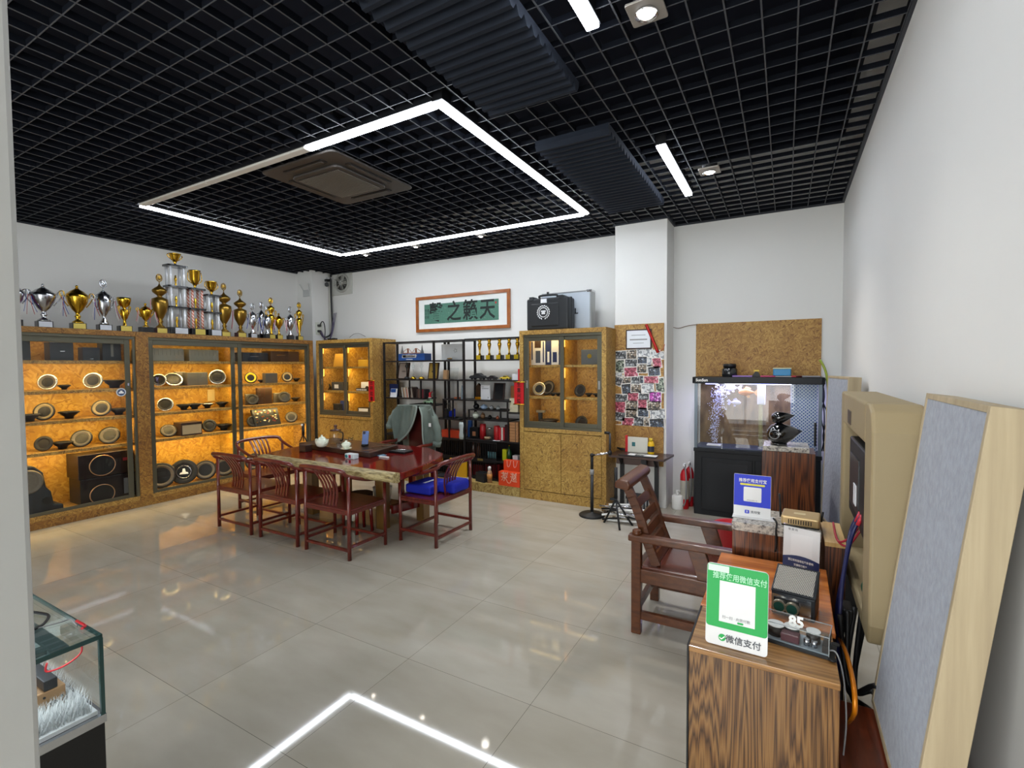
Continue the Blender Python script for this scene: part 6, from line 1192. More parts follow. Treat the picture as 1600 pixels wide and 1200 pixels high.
GO = S('fish_orange','c8742c',.35); FW = S('fish_white','c9c4d8',.35); FO = S('fin_orange','d89a58',.5); FP = S('fin_pale','c2bde0',.5)
fish(1166,613,.16,GO,FO,'large orange fish near the top of the tank, facing left'); fish(1143,606,.13,FW,FP,'white fish with orange flecks among the top bubbles',.3,6.05); fish(1150,629,.12,FW,FP,'pale lilac fish just below the orange one',2.6,5.95); fish(1127,612,.11,S('fish_yellow','b9b090',.4),FP,'pale yellow fish inside the bubble column',-.2,6.08); fish(1128,598,.10,FW,FP,'white fish at the water surface above the bubbles',.1,5.93)
# things on the tank lid
ZL = 1.568
v = P(1140,586,'y',6.0); v.z = ZL; t = thing('black_jar','black round jar on the left of the tank lid','jar',v); obj('body', MB().lathe([(.075,0),(.082,.01),(.082,.085),(.06,.105)],v,26), S('jar_black','16181b',.15,coat=.6), t); obj('lid', MB().lathe([(.068,.105),(.068,.14),(.06,.145)],v,26), BLK, t)
v = P(1222,584,'y',6.0); v.z = ZL; t = thing('teal_box','teal blue box with a pale rim on a white sheet on the tank lid','box',v); obj('box', MB().cb(v+Vector((0,0,.05)),(.17,.13,.075)), S('teal_plastic','2479a8',.4), t, bev=.01); obj('rim', MB().cb(v+Vector((0,0,.092)),(.175,.135,.01)), S('rim_cream','c9cfb0',.4), t); obj('sheet', MB().cb(v+Vector((0,0,.005)),(.22,.2,.004)), WHT, t)
v = P(1182,586,'y',5.95); v.z = ZL; t = thing('small_clamp','small black clamp with a yellow top in the middle of the tank lid','clamp',v); obj('body', MB().prism([(-.05,0),(.04,0),(.02,.05),(-.01,.06)],-.02,.02,Matrix.Translation(v) @ Matrix.Rotation(PI/2,4,'X')), BLK, t); obj('top', MB().cb(v+Vector((0,0,.068)),(.05,.03,.016)), S('cap_yellow','d8b830',.4), t)
for px,c_,l,sx in ((1160,'8f6fb8','lilac sheet lying on the tank lid',.1),(1200,'b23a6a','magenta packet lying before the teal box',.07),(1245,'b0303c','red packet right of the teal box',.05),(1262,'8c8c92','grey tray at the right end of the tank lid',.11)): v = P(px,586,'y',5.93); tag(obj('lid_item', MB().box(v.x-sx,v.x+sx,5.88,6.0,ZL,ZL+.014), S('li_'+c_,c_,.5), bev=.003), l, 'packet')
tag(obj('wall_cable', MB().tube(smooth_path([P(1038,516,'y',6.25),P(1048,511,'y',6.25),P(1060,513,'y',6.25),P(1075,509,'y',6.25),P(1090,507,'y',6.245)],4),.005,6), S('cable_brown','7c6a58',.6)), 'thin brown cable running along the wall to the backing board', 'cable')
hp = smooth_path([P(1281,562,'y',6.1),P(1290,580,'y',6.1),P(1294,610,'y',6.05),P(1292,650,'y',6.05),P(1291,690,'y',6.05),P(1289,740,'y',6.05)],5)
tag(obj('water_hose', MB().tube(hp,.012,10), S('hose_green','96a63a',.3)), 'yellow green hose hanging at the right side of the fish tank', 'hose')
for k in range(3): tag(obj('tank_cable', MB().tube(smooth_path([P(1284+3*k,592,'y',6.15),P(1288-2*k,620,'y',6.1),P(1283+5*k,650,'y',6.1),P(1288-k,680,'y',6.1),P(1284+3*k,705,'y',6.1)],5),.006,6), BLK), 'black cable beside the green hose, %s of three' % ('left','middle','right')[k], 'cable', 'black cables by the tank')
# ---------------- wooden pedestals and sound gear at the right wall ----------------
ZEB = veneer('zebra_veneer', [(0,'3c2616'),(.15,'5c3f24'),(.45,'86623a'),(.7,'73502c'),(.9,'553820'),(1,'33200f')], st=(8,8,.8), bands=18, rough=.28, coat=.35)
ZEBT = grain('zebra_top','6b4826','b68a54',(3,60,60),.25,.4,'946a3a')
RSW = veneer('rosewood_veneer', [(0,'1c0d08'),(.15,'47220f'),(.5,'7b4522'),(.8,'5c2f16'),(1,'241009')], st=(9,9,.8), bands=12, rough=.3, coat=.3)
m, nt, b = nodes('granite'); vo = N(nt,'ShaderNodeTexNoise',Scale=60.0,Detail=6.0,Roughness=.7); nt.links.new(coords(nt),vo.inputs['Vector']); rp = ramp(nt,[(.35,'3c3c40'),(.45,'9a958e'),(.6,'cfc8bc'),(.7,'8a857e')]); nt.links.new(vo.outputs[0],rp.inputs[0]); nt.links.new(rp.outputs[0],b.inputs['Base Color']); b.inputs['Roughness'].default_value=.2; GRAN = m
BZ = .75
t = thing('veneer_pedestal','zebra wood veneer pedestal in the foreground carrying the green payment sign','pedestal',(-.065,1.86,0)); X0,X1 = -.282,.152
obj('body', MB().box(X0+.006,X1,1.703,2.01,0,BZ-.001), ZEB, t, bev=.002); obj('side_edge', MB().box(X0,X0+.006,1.70,2.01,0,BZ), BLK, t); obj('top_board', MB().box(X0+.006,X1+.001,1.70,2.01,BZ-.02,BZ), ZEBT, t, bev=.002)
ORW = grain('orange_wood','a04e14','e08636',(3,26,26),.2,.3,'c06a22')
t = thing('cabinet','low glossy reddish wood cabinet behind the zebra wood pedestal','cabinet',(-.05,2.33,0)); obj('body', MB().box(-.275,.15,2.02,2.64,0,BZ-.02), RSW, t); obj('top_board', MB().prism([(-.285,2.02),(.165,2.02),(.175,2.64),(-.275,2.64)],BZ-.02,BZ), ORW, t, bev=.003)
# granite topped pedestals
t = thing('granite_pedestal','wooden pedestal with a granite top carrying the blue payment sign','pedestal',(-.03,2.85,0)); obj('body', MB().box(-.23,.155,2.70,3.0,0,.855), RSW, t, bev=.002); obj('granite_top', MB().box(-.232,.157,2.695,3.0,.856,.90), GRAN, t, bev=.003)
t = thing('side_block','wooden block with a light top right of the granite pedestal','block',(.21,2.85,0)); obj('body', MB().box(.17,.25,2.66,3.0,0,.855), RSW, t); obj('light_top', MB().box(.168,.252,2.655,3.0,.856,.875), grain('light_pine','b48a48','d8b478',(40,3,3),.3,.2), t)
t = thing('granite_pedestal','tall wooden pedestal with a granite top carrying the black bird-shaped speaker','pedestal',(.02,4.45,0)); obj('body', MB().box(-.155,.205,4.30,4.62,0,1.02), RSW, t, bev=.002); obj('granite_top', MB().box(-.15,.165,4.305,4.62,1.021,1.06), GRAN, t, bev=.004)
t = thing('desktop_speaker','glossy black speaker of two stacked teardrop bodies on the tall pedestal','speaker',(-.02,4.45,1.061)); PB = S('piano_black','0a0b0d',.12,coat=1)
def tear(c_, r, ln, nm):
    pr = [(0,-r),(r*.55,-r*.86),(r*.9,-r*.4),(r,0),(r*.92,r*.45),(r*.6,ln*.55),(r*.25,ln*.8),(0,ln)]
    o = obj(nm, MB().lathe(pr,(0,0,0),24,Matrix.Translation(c_) @ Matrix.Rotation(1.35,4,'Y') @ Matrix.Rotation(.2,4,'X')), PB, t); return o
v = P(1217,677,'y',4.42); tear(Vector((v.x,4.42,1.061+.085)),.088,.17,'bass_body'); tear(Vector((v.x-.005,4.42,1.061+.215)),.05,.12,'treble_body')
obj('front_ring', MB().tube([(v.x-.03+.035*math.cos(a*PI/10),4.335,1.15+.035*math.sin(a*PI/10)) for a in range(20)],.003,6,True), GRY, t); obj('foot', MB().cyl((v.x,4.42,1.061),(v.x,4.42,1.075),.06,n=20), PB, t)
# payment signs (code panels left blank)
SG = S('sign_blue','0c2cc8',.5); SW = S('sign_white','dcdcdc',.3)
def board_pts(a, b_, c_, d): return [Vector(a),Vector(b_),Vector(c_),Vector(d)]
class Card:
    """flat card standing on z0: bottom-left, bottom-right in plan, height, lean"""
    def __init__(s, bl, br, h, lean): 
        s.o = Vector(bl); X = Vector(br)-s.o; s.w = X.length; s.X = X.normalized(); nrm = Vector((s.X.y,-s.X.x,0)); s.Y = (Vector((0,0,1))*math.cos(lean)-nrm*math.sin(lean)).normalized(); s.h = h; s.N = s.X.cross(s.Y)
        s.m = Matrix((s.X,s.Y,s.N)).transposed().to_4x4(); s.m.translation = s.o
    def rect(s, u0, u1, v0, v1, t0, t1): return MB().box(u0*s.w,u1*s.w,v0*s.h,v1*s.h,t0,t1,s.m)
    def rr(s, u0, u1, v0, v1, t0, t1, r): 
        w_, h_ = (u1-u0)*s.w,(v1-v0)*s.h; return MB().prism([(a+(u0+u1)/2*s.w,b_+(v0+v1)/2*s.h) for a,b_ in rrect(w_,h_,r)],t0,t1,s.m)
    def txt(s, nm, body, size, mat, t, u, v, sx=1): return text(nm,body,size,mat,t,s.m @ Vector((u*s.w,v*s.h,.0042)),s.X,s.Y,.0003,sx,'CENTER',size*.012)
# green sign on the front pedestal
GRN = S('sign_green','10a048',.5)
bl, br_ = P(1102,1002,'z',BZ+.002), P(1199,1028,'z',BZ+.002)
c = Card(bl,br_,.268,.13); t = thing('payment_sign','green and white payment sign leaning on the zebra wood pedestal','sign',bl,'payment signs')
obj('board', c.rr(0,1,0,1,-.002,.002,.012), SW, t); obj('green_field', c.rr(.005,.995,.22,.995,.002,.003,.01), GRN, t)
mb = MB(); pts = [(0,.22),(1,.22)]+[(1-k/10,.22-.06*math.sin(k/10*PI*.9)*(k/10)) for k in range(11)]
obj('name_strip', c.rect(.02,.37,.905,.985,.0031,.004), S('strip_pale','cfe0d4',.4), t)
obj('code_panel', c.rect(.22,.80,.30,.80,.003,.0038), SW, t)['label'] = 'blank white code panel'
c.txt('headline','推荐使用微信支付',.0245,S('pale_green','a8e0bc',.4),t,.54,.855,.85)
c.txt('caption','扫一扫 · 向我付款',.011,GRY,t,.5,.36); obj('caption_chip', c.rr(.52,.62,.31,.335,.0038,.0042,.003), GRN, t)
c.txt('brand_words','微信支付',.027,S('word_dark','3b4048',.4),t,.62,.10)
obj('tick_bubble', MB().cyl(c.m @ Vector((.28*c.w,.105*c.h,.002)),c.m @ Vector((.28*c.w,.105*c.h,.0035)),.0115,n=24), GRN, t)
p_ = lambda u,v: c.m @ Vector((u*c.w,v*c.h,.0042)); obj('tick', MB().bar(p_(.235,.105),p_(.27,.085),.003,.0008,c.N).bar(p_(.268,.085),p_(.325,.125),.003,.0008,c.N), WHT, t)
obj('prop_leg', MB().bar(c.m @ Vector((c.w/2,c.h*.75,-.004)),bl+(br_-bl)*.5+Vector((-.02,.115,.002)),.05,.003), CLR, t)
# blue sign on the granite pedestal
bl, br_ = P(1146,805,'z',.902), P(1204,813,'z',.902); c = Card(bl,br_,.222,.10); t = thing('payment_sign','blue and white payment sign on the granite pedestal beside the router','sign',bl,'payment signs')
obj('board', c.rr(0,1,0,1,-.002,.002,.004), SW, t); obj('blue_field', c.rect(.005,.995,.26,.995,.002,.003), SG, t); obj('yellow_chip', c.rr(.17,.84,.745,.79,.003,.0037,.004), S('chip_yellow','d8d020',.4), t)
obj('code_panel', c.rr(.27,.75,.37,.71,.003,.0037,.005), SW, t)['label'] = 'blank white code panel'; c.txt('headline','推荐使用支付宝',.021,WHT,t,.51,.855,.9); c.txt('brand_words','支付宝',.015,S('word_dark','3b4048',.4),t,.60,.13); c.txt('panel_words','打开支付宝扫一扫',.006,GRY,t,.5,.40)
obj('logo_tile', c.rr(.31,.43,.09,.17,.002,.0035,.003), SG, t); c.txt('logo_word','支',.012,WHT,t,.37,.13)
obj('foot', MB().box(min(bl.x,br_.x)-.004,br_.x+.02,bl.y-.03,bl.y+.05,.9005,.9055), SW, t, bev=.002)
# white sign in an acrylic stand behind the amplifier
bl, br_ = P(1222,893,'z',BZ+.002), P(1280,909,'z',BZ+.002); c = Card(bl,br_,.215,.07); t = thing('payment_sign','white and navy payment card in a clear acrylic stand behind the small amplifiers','sign',bl,'payment signs')
obj('acrylic', c.rr(-.03,1.03,-.0,1.03,-.003,-.0005,.004), CLR, t); obj('card', c.rect(.01,.99,.01,.99,0,.002), SW, t)
NV = S('card_navy','1b2d5c',.35); mb = MB(); mb.prism([(0.01*c.w,.01*c.h),(.99*c.w,.01*c.h)]+[((.99-.98*k/8)*c.w,(.36+.06*math.sin(k/8*PI))*c.h) for k in range(9)],.002,.0028,c.m); obj('navy_field', mb, NV, t)
obj('code_panel', c.rect(.22,.80,.42,.86,.002,.0026), S('panel_white','e2e2e2',.4), t)['label'] = 'blank white code panel'; c.txt('headline','收 款 码',.011,GRY,t,.27,.94); c.txt('body_words','浙江农村信用社汽车音响',.0115,WHT,t,.5,.31,.8); c.txt('body_words','交通银行商户',.0105,WHT,t,.5,.22,.85); obj('chip', c.rr(.3,.7,.135,.17,.0028,.0034,.003), S('chip_pale','a8b4cc',.4), t)
# router
bl = P(1245,810,'z',.902); t = thing('router','champagne coloured router box on the granite pedestal','router',(.075,2.80,.901)); m = Matrix.Translation((.075,2.81,.901)) @ Matrix.Rotation(-.08,4,'Z'); CH = S('champagne','c4a878',.35,.4)
mb = MB().prism(rrect(.165,.15,.012),.006,.05,m); obj('shell', mb, CH, t, bev=.008,seg=3)
mb = MB(); 
for k in range(10): mb.box(-.05+k*.0105,-.046+k*.0105,-.0765,-.0745,.016,.036,m)
obj('vents', mb, RUB, t); obj('top_label', MB().box(-.03,.02,-.02,.015,.0505,.0512,m), S('label_cream','dcc89c',.4), t); obj('foot_plate', MB().prism(rrect(.16,.14,.01),0,.007,m), RUB, t)
for s_ in (-1,1): obj('antenna', MB().cyl((.075+s_*.088,2.86,.91),(.075+s_*.096,2.86,1.03 if s_<0 else .96),.006,.005,8), BLK, t)
tag(obj('antenna_lead', MB().tube(smooth_path([(-.045,2.72,.935),(-.03,2.70,.92),(-.033,2.69,.88),(-.03,2.69,.82),(-.035,2.69,.78)],4),.005,6), BLK), 'black lead hanging over the granite edge beside the router', 'cable')
# small amplifiers behind the green sign
t = thing('mesh_amplifier','small amplifier with a perforated grey top and two green sockets','amplifier',(.07,2.14,BZ)); m = Matrix.Translation((.043,2.14,BZ+.001)) @ Matrix.Rotation(-.14,4,'Z') @ Matrix.Diagonal((.84,1,1,1))
obj('chassis', MB().box(-.085,.085,-.07,.07,0,.085,m), DK, t, bev=.004); sl = m @ Matrix.Translation((0,-.07,.085)) @ Matrix.Rotation(.35,4,'X')
obj('sloped_cover', MB().box(-.087,.087,0,.155,.0,.006,sl).box(-.085,.085,.0,.14,-.05,.0,sl), DK, t, bev=.002)
m2, nt, b = nodes('perforated'); ck = N(nt,'ShaderNodeTexBrick',offset=.5,Scale=1.0); ck.inputs['Brick Width'].default_value=.006; ck.inputs['Row Height'].default_value=.006; ck.inputs['Mortar Size'].default_value=.0012; ck.inputs['Color1'].default_value=lin('1a1a1a'); ck.inputs['Color2'].default_value=lin('202020'); ck.inputs['Mortar'].default_value=lin('c9c6bc'); nt.links.new(coords(nt,(1,1,1),(0,0,PI/4)),ck.inputs['Vector']); nt.links.new(ck.outputs['Color'],b.inputs['Base Color']); b.inputs['Roughness'].default_value=.35; b.inputs['Metallic'].default_value=.3
obj('mesh_top', MB().box(-.08,.075,.008,.145,.0062,.0075,sl), m2, t)
obj('front_plate', MB().box(-.082,.07,-.074,-.070,.008,.078,m), SILV, t)
for dx in (-.05,.0): 
    o_ = obj('round_socket', MB().cyl(m @ Vector((dx,-.074,.042)),m @ Vector((dx,-.098,.042)),.023,n=24), S('nickel','a09a88',.3,.8), t); obj('socket_face', MB().cyl(m @ Vector((dx,-.098,.042)),m @ Vector((dx,-.0985,.042)),.018,n=20), S('socket_green','0c4a40',.4), o_)
    obj('socket_flange', MB().box(dx-.025,dx+.025,-.078,-.074,.017,.067,m), BLK, o_)
text('lettering','Music in Balance',.008,BLK,t,m @ Vector((.035,-.0745,.070)),m.to_3x3() @ Vector((1,0,0)),(0,0,1),.0003)
t = thing('acrylic_amplifier','clear acrylic amplifier box with white-topped coils beside the green sign','amplifier',(.05,1.88,BZ)); m = Matrix.Translation((.055,1.89,BZ+.001)) @ Matrix.Rotation(-.15,4,'Z')
obj('base_plate', MB().box(-.11,.10,-.055,.05,0,.008,m).cyl(m @ Vector((.095,-.055,.004)),m @ Vector((.095,-.055,.009)),.012).cyl(m @ Vector((.095,.05,.004)),m @ Vector((.095,.05,.009)),.012), BLK, t); obj('board', MB().box(-.10,.085,-.045,.042,.008,.012,m), S('pcb','8c98a0',.3,.3), t)
mb = MB(); 
for q4 in (((-.105,-.05),(.085,-.05)),((.085,-.05),(.085,.045)),((.085,.045),(-.105,.045)),((-.105,.045),(-.105,-.05))):
    (a0_,b0_),(a1_,b1_) = q4; mb.quad(m @ Vector((a0_,b0_,.008)),m @ Vector((a1_,b1_,.008)),m @ Vector((a1_,b1_,.07)),m @ Vector((a0_,b0_,.07)))
mb.quad(m @ Vector((-.105,-.05,.0705)),m @ Vector((.085,-.05,.0705)),m @ Vector((.085,.045,.0705)),m @ Vector((-.105,.045,.0705))); obj('acrylic_cover', mb, CLR, t); EDG = S('acrylic_edge','b8c0c2',.2,trans=.4); obj('acrylic_edge', MB().box(-.105,.085,-.0515,-.0495,.069,.071,m).box(-.105,.085,.0445,.0465,.069,.071,m).box(.084,.086,-.05,.045,.069,.071,m).box(.084,.086,-.0515,-.0495,.008,.07,m), EDG, t)
for dx,dy,r_ in ((-.075,-.005,.026),(-.028,.01,.023),(.035,.018,.021)): o_ = obj('coil', MB().cyl(m @ Vector((dx,dy,.012)),m @ Vector((dx,dy,.045)),r_,n=24), RUB, t); obj('coil_top', MB().cyl(m @ Vector((dx,dy,.045)),m @ Vector((dx,dy,.049)),r_*1.02,n=24), WHT, o_)
for dx in (.02,.042): obj('capacitor', MB().cyl(m @ Vector((dx,-.02,.012)),m @ Vector((dx,-.02,.034)),.009,n=16), SILV, t)
obj('dark_block', MB().box(-.055,.0,-.04,-.008,.012,.04,m), S('block_wine','4a2430',.3), t, bev=.003); obj('terminal', MB().box(.065,.083,-.04,.035,.012,.035,m), BLK, t)
text('lettering','85',.045,WHT,t,m @ Vector((-.012,-.012,.075)),m.to_3x3() @ Vector((1,.1,0)),(0,.3,1),.0025,1.0,'CENTER',.002)
# beige moulded cabinet fixed on the right wall
BGE = S('beige_shell','978766',.6,var=.04); BGD = S('beige_inner','5e513c',.7)
t = thing('beige_cabinet','large beige moulded cabinet with rounded edge and open bay on the right wall','cabinet',(.40,2.7,1.1)); bx0,bx1,by0,by1,bz0,bz1 = .275,.44,2.17,3.27,.655,1.55
fr_ = MB(); oy0,oy1,oz0,oz1 = 2.34,3.15,.72,1.385
fr_.box(bx0,bx1,by0,oy0,bz0,bz1).box(bx0,bx1,oy1,by1,bz0,bz1).box(bx0,bx1,oy0,oy1,oz1,bz1).box(bx0,bx1,oy0,oy1,bz0,oz0)
bmesh.ops.remove_doubles(fr_.b, verts=fr_.b.verts, dist=1e-5)
obj('shell', MB().prism([(by0+.09,bz1),(by0+.03,bz1-.025),(by0,bz1-.10),(by0,bz0+.08),(by0+.03,bz0),(oy0,bz0),(oy0,bz1)],bx0,bx1,Matrix(((0,0,1,0),(1,0,0,0),(0,1,0,0),(0,0,0,1)))).box(bx0,bx1,oy1,by1,bz0,bz1).box(bx0,bx1,oy0,oy1,oz1,bz1).box(bx0,bx1,oy0,oy1,bz0,oz0), BGE, t, bev=.012, seg=3)
obj('inner_back', MB().box(bx1-.02,bx1,oy0,oy1,oz0,oz1), BGD, t); obj('wall_mount', MB().box(bx1,XR-.001,2.5,3.1,.9,1.4), GRY, t)
obj('square_port', MB().box(bx0-.003,bx0+.004,2.80,2.93,1.41,1.475), S('port_brown','4a3c2c',.5), t)
obj('black_unit', MB().box(bx0+.008,bx1-.022,2.37,2.92,.98,1.345), BLK, t, bev=.008); obj('unit_panel', MB().box(bx0+.003,bx0+.009,2.55,2.85,1.04,1.28), S('panel_dark','2a2b2e',.3), t); obj('unit_label', MB().box(bx0+.0,bx0+.004,2.6,2.68,1.07,1.16), CARD, t)
t = thing('headphones','dark green and white headphones lying in the bay of the beige cabinet','headphones',(.30,2.35,.81)); obj('cup', MB().ell((.31,2.50,.75),(.02,.04,.03)), S('green_dark','1c5a46',.4), t); obj('band', MB().tube(smooth_path([(.31,2.47,.745),(.31,2.50,.79),(.32,2.58,.795),(.32,2.62,.745)],5),.008,8), WHT, t)
for k,(c1,l) in enumerate((('1a1e4a','dark blue cable hanging from the beige cabinet, front one'),('1a1e4a','dark blue cable hanging from the beige cabinet, rear one'))):
    tag(obj('speaker_cable', MB().tube(smooth_path([(.285,2.48+.05*k,1.06),(.255,2.48+.05*k,.98),(.22,2.40,.84),(.20,2.32+.1*k,.65),(.205,2.36,.35+.1*k),(.22,2.42,.02)],6),.008,8), S('cable_navy',c1,.4)), l, 'cable', 'dark blue cables at the beige cabinet'); tag(obj('red_connector', MB().cyl((.287,2.48+.05*k,1.065),(.272,2.48+.05*k,1.02),.008,n=10), S('connector_red','c0303c',.4)), 'red connector sleeve on the %s blue cable' % ('front','rear')[k], 'connector', 'red connector sleeves')
for k in range(2): tag(obj('red_lead', MB().tube(smooth_path([(.29,2.55+.05*k,.98),(.25,2.57,.90+.03*k),(.215,2.62,.90),(.21,2.8,.93)],5),.005,6), S('lead_red','a02838',.4)), ('upper red lead stretched behind the blue cables','lower red lead stretched behind the blue cables')[k], 'cable', 'red leads at the beige cabinet')
tag(obj('power_adapter', MB().box(.215,.25,2.36,2.46,.60,.70), BLK, bev=.006), 'black power adapter hanging on the blue cables', 'adapter')
rr_ = random.Random(4)
for k in range(5):
    p0_ = Vector((.20+.03*k,2.3+.05*k,.70)); tag(obj('black_cable', MB().tube(smooth_path([p0_,(.22+.03*rr_.random(),2.25,.45),(.30,2.1+.1*rr_.random(),.30+.06*k),(.33,2.2,.12+.05*k),(.24,2.4,.05+.02*k),(.20,2.45+.03*k,.3)],7),.009,8), RUB), 'black cable in the tangle beside the pedestal, %s one' % ('lowest','second','middle','fourth','uppermost')[k], 'cable', 'tangled black cables')
tag(obj('orange_cable', MB().tube(smooth_path([P(1303,985,'x',.20),P(1320,1015,'x',.20),P(1332,1060,'x',.20),P(1336,1100,'x',.20),P(1332,1120,'x',.20),P(1314,1137,'x',.20)],6),.0075,10), S('cable_orange','d07a10',.25,.3)), 'thick shiny orange cable curving down beside the pedestal', 'cable')
tag(obj('twisted_lead', MB().tube(smooth_path([(.135,1.86,.766),(.155,1.85,.765),(.172,1.83,.70),(.178,1.80,.58),(.172,1.82,.42),(.165,1.8,.25)],7),.0025,6), GRY), 'thin white twisted lead from the acrylic amplifier', 'cable')
# low bench and leaning panels
t = thing('low_bench','low reddish wooden bench under the leaning grey panel','bench',(.36,1.9,0)); obj('top_board', MB().box(.16,.50,1.25,2.12,.425,.46), grain('bench_red','4a1c10','7c3418',(20,3,20),.3,.4), t, bev=.004)
for yy in (1.3,2.05): obj('side_board', MB().box(.19,.48,yy-.015,yy+.015,0,.425), TEAK, t)
FELT = S('grey_felt','878d99',.95,var=.32,sc_=38,bump=.5,sheen=.2); PINE = grain('pine','9c8c70','b4a486',(26,26,1.2),.6,.0,'a8987a')
def lean_panel(y0, y1, zb, zt, xb, xt, label, yaw=0):
    t = thing('acoustic_panel',label,'acoustic panel',(xb,(y0+y1)/2,zb),'grey felt acoustic panels in pine frames'); L_ = math.hypot(zt-zb,xt-xb); a = math.atan2(xt-xb,zt-zb)
    m = Matrix.Translation((xb,y0,zb)) @ Matrix.Rotation(yaw,4,'Z') @ Matrix.Translation((0,-y0,0)) @ Matrix.Rotation(a,4,'Y'); th = .082
    obj('frame', MB().box(0,th,y0,y0+.018,0,L_,m).box(0,th,y1-.018,y1,0,L_,m).box(0,th,y0+.018,y1-.018,0,.018,m).box(0,th,y0+.018,y1-.018,L_-.018,L_,m), PINE, t, bev=.0015)
    obj('felt', MB().box(.003,.05,y0+.018,y1-.018,.018,L_-.018,m), FELT, t); obj('backing', MB().box(th-.006,th-.001,y0+.018,y1-.018,.018,L_-.018,m), S('backing_brown','6b5a44',.8), t)
lean_panel(1.54,2.14,.475,1.60,.285,.42,'large grey felt panel in a pine frame leaning in the right foreground')
lean_panel(4.28,4.88,.40,1.605,.365,.40,'grey felt panel in a pine frame leaning behind the beige cabinet',.15)
t = thing('black_speaker_box','black speaker box on the floor below the far felt panel','speaker',(.36,4.1,0)); obj('box', MB().box(.24,.46,4.05,4.95,0,.398), BLK, t, bev=.01); obj('grille', MB().box(.232,.24,4.10,4.55,.05,.36), RUB, t)
v = Vector((.20,1.62,0)); t = thing('red_kettle','dark red round pot on the floor at the bottom edge beside the pedestal','pot',v); obj('body', MB().lathe([(.03,0),(.05,.03),(.052,.07),(.035,.10),(.02,.105)],v,24), S('wine_glaze','6a1024',.15,coat=.8), t); obj('lid', MB().lathe([(.022,.105),(.01,.115),(.008,.125),(0,.13)],v,16), S('wine_glaze','6a1024',.15), t)
# ---------------- glass display case at the left ----------------
CX, CY = -1.673, .60; t = thing('glass_counter','glass display counter with a black base beside the white post','display case',(-2.1,.1,0)); cx0, cy0 = -2.45, -.55
obj('base', MB().box(cx0,CX,cy0,CY,0,.70), S('base_black','121214',.4), t, bev=.003); obj('metal_trim', MB().box(cx0,CX+.003,cy0,CY+.003,.70,.723), SILV, t)
GE = glass('edge_glass',(.80,.92,.90))
obj('top_glass', MB().quad((cx0,cy0,.951),(CX,cy0,.951),(CX,CY,.951),(cx0,CY,.951)), GE, t); mb = MB().quad((CX-.002,cy0,.723),(CX-.002,CY,.723),(CX-.002,CY,.943),(CX-.002,cy0,.943)).quad((cx0,CY-.002,.723),(CX,CY-.002,.723),(CX,CY-.002,.943),(cx0,CY-.002,.943)); obj('side_glass', mb, CLR, t)
obj('edge_strip', MB().box(CX-.003,CX+.001,cy0,CY,.941,.953).box(cx0,CX,CY-.003,CY+.001,.941,.953), S('glass_edge_green','2c4a48',.15), t); obj('corner_seal', MB().box(CX-.008,CX+.0015,CY-.008,CY+.0015,.723,.943), S('glass_edge_green','2c4a48',.15), t)
obj('lamp_profile', MB().box(cx0,CX-.04,CY-.10,CY-.06,.925,.941).box(CX-.10,CX-.06,cy0,CY-.10,.925,.941), S('profile_grey','6f7a7c',.35,.5), t)
obj('case_lamp', MB().box(cx0,CX-.05,CY-.09,CY-.07,.918,.925), lamp_mat('case_lamp',(.9,.96,1),3), t)
area('case_light',(-2.0,.1,.93),.7,2.0,(.95,.98,1),(0,0,-1),.9)
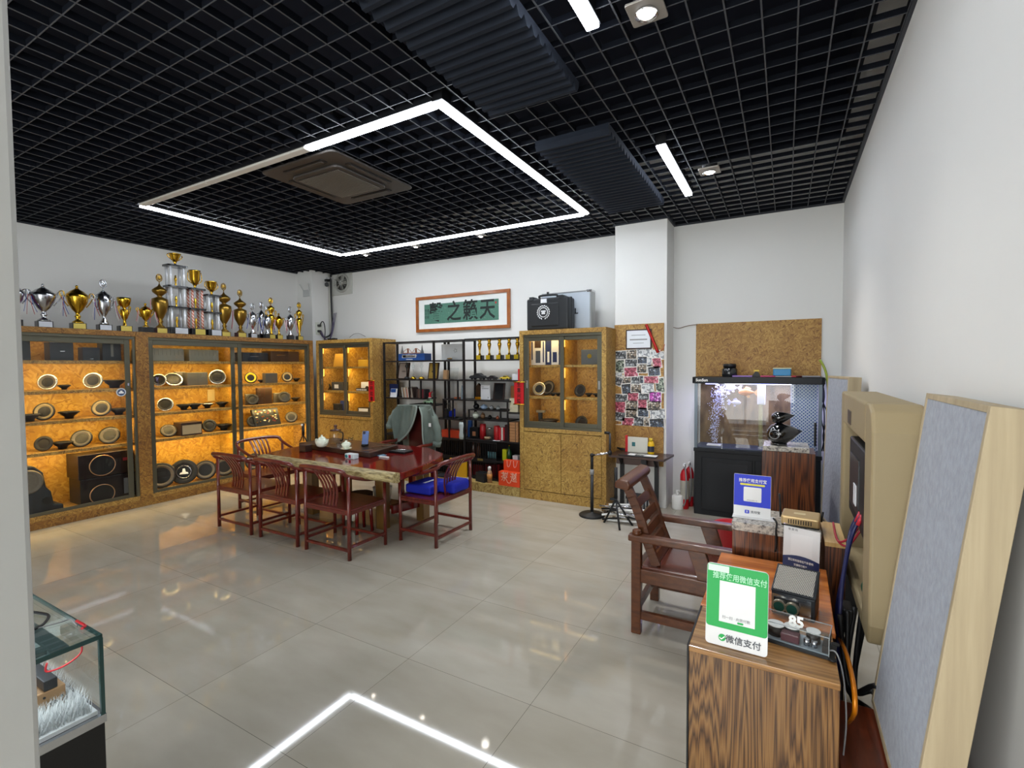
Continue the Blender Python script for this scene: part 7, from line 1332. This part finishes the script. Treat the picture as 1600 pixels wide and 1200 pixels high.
# white fur lining: countless hairs
fb = MB(); rr_ = random.Random(8)
fb.box(cx0+.01,CX-.012,cy0,CY-.012,.724,.735)
for k in range(14000):
    x = rr_.uniform(cx0+.3,CX-.02); y = rr_.uniform(-.2,CY-.02); hh = .025+.045*(.5+.5*math.sin(x*9)*math.cos(y*8))+.05*max(0,(CX-x-.12)); p0_ = Vector((x,y,.734)); d = Vector((rr_.uniform(-.03,.03),rr_.uniform(-.03,.03),hh)); 
    if p0_.x+d.x > CX-.01: d.x = -abs(d.x)
    if p0_.y+d.y > CY-.01: d.y = -abs(d.y)
    fb.b.faces.new([fb.b.verts.new(p0_+Vector((-.0022,0,0))),fb.b.verts.new(p0_+Vector((.0022,.0012,0))),fb.b.verts.new(p0_+d)])
o = obj('fur_lining', fb, S('fur_white','dfe3e4',.9)); tag(o,'fluffy white fur lining inside the glass counter','fur'); o['kind'] = 'stuff'
v = P(80,1098,'x',-1.80); t = thing('amplifier','copper coloured amplifier with black heat sink fins in the glass counter','amplifier',v)
obj('body', MB().box(-2.15,-1.80,.36,.557,.738,.795), S('copper_body','b08a62',.35,.4), t, bev=.003); 
for k in range(3): obj('fin', MB().box(-2.15,-1.80+.0,.41+.05*k,.44+.05*k,.796,.825), DK, t, bev=.002)
obj('knob', MB().cyl((-1.80,.53,.755),(-1.785,.53,.755),.008), BLK, t); obj('screw', MB().cyl((-1.80,.51,.78),(-1.797,.51,.78),.003).cyl((-1.80,.548,.765),(-1.797,.548,.765),.003), RUB, t)
tag(obj('black_lead', MB().tube(smooth_path([P(40,955,'z',.956),P(62,958,'z',.956),P(76,962,'z',.956),P(68,975,'z',.956),P(50,985,'z',.956)],5),.004,6), BLK), 'black lead curled on the glass counter top', 'cable')
tag(obj('thin_lead', MB().tube(smooth_path([P(50,984,'z',.955),P(80,976,'z',.955),P(95,972,'z',.955),P(110,968,'z',.955),P(121,978,'z',.956)],5),.0022,5), GRY), 'thin grey lead lying across the counter top', 'cable')
tag(obj('red_clip', MB().tube(smooth_path([P(120,970,'z',.958),P(127,974,'z',.962),P(133,978,'z',.957),P(128,982,'z',.957)],4),.004,6), RED), 'small red clip at the corner of the counter top', 'clip')
tag(obj('hanging_wire', MB().tube(smooth_path([(-1.72,.57,.93),(-1.70,.56,.91),(-1.72,.53,.885),(-1.74,.50,.88),(-1.735,.50,.905)],5),.0025,5), RED), 'red wire loop hanging under the glass top', 'wire')
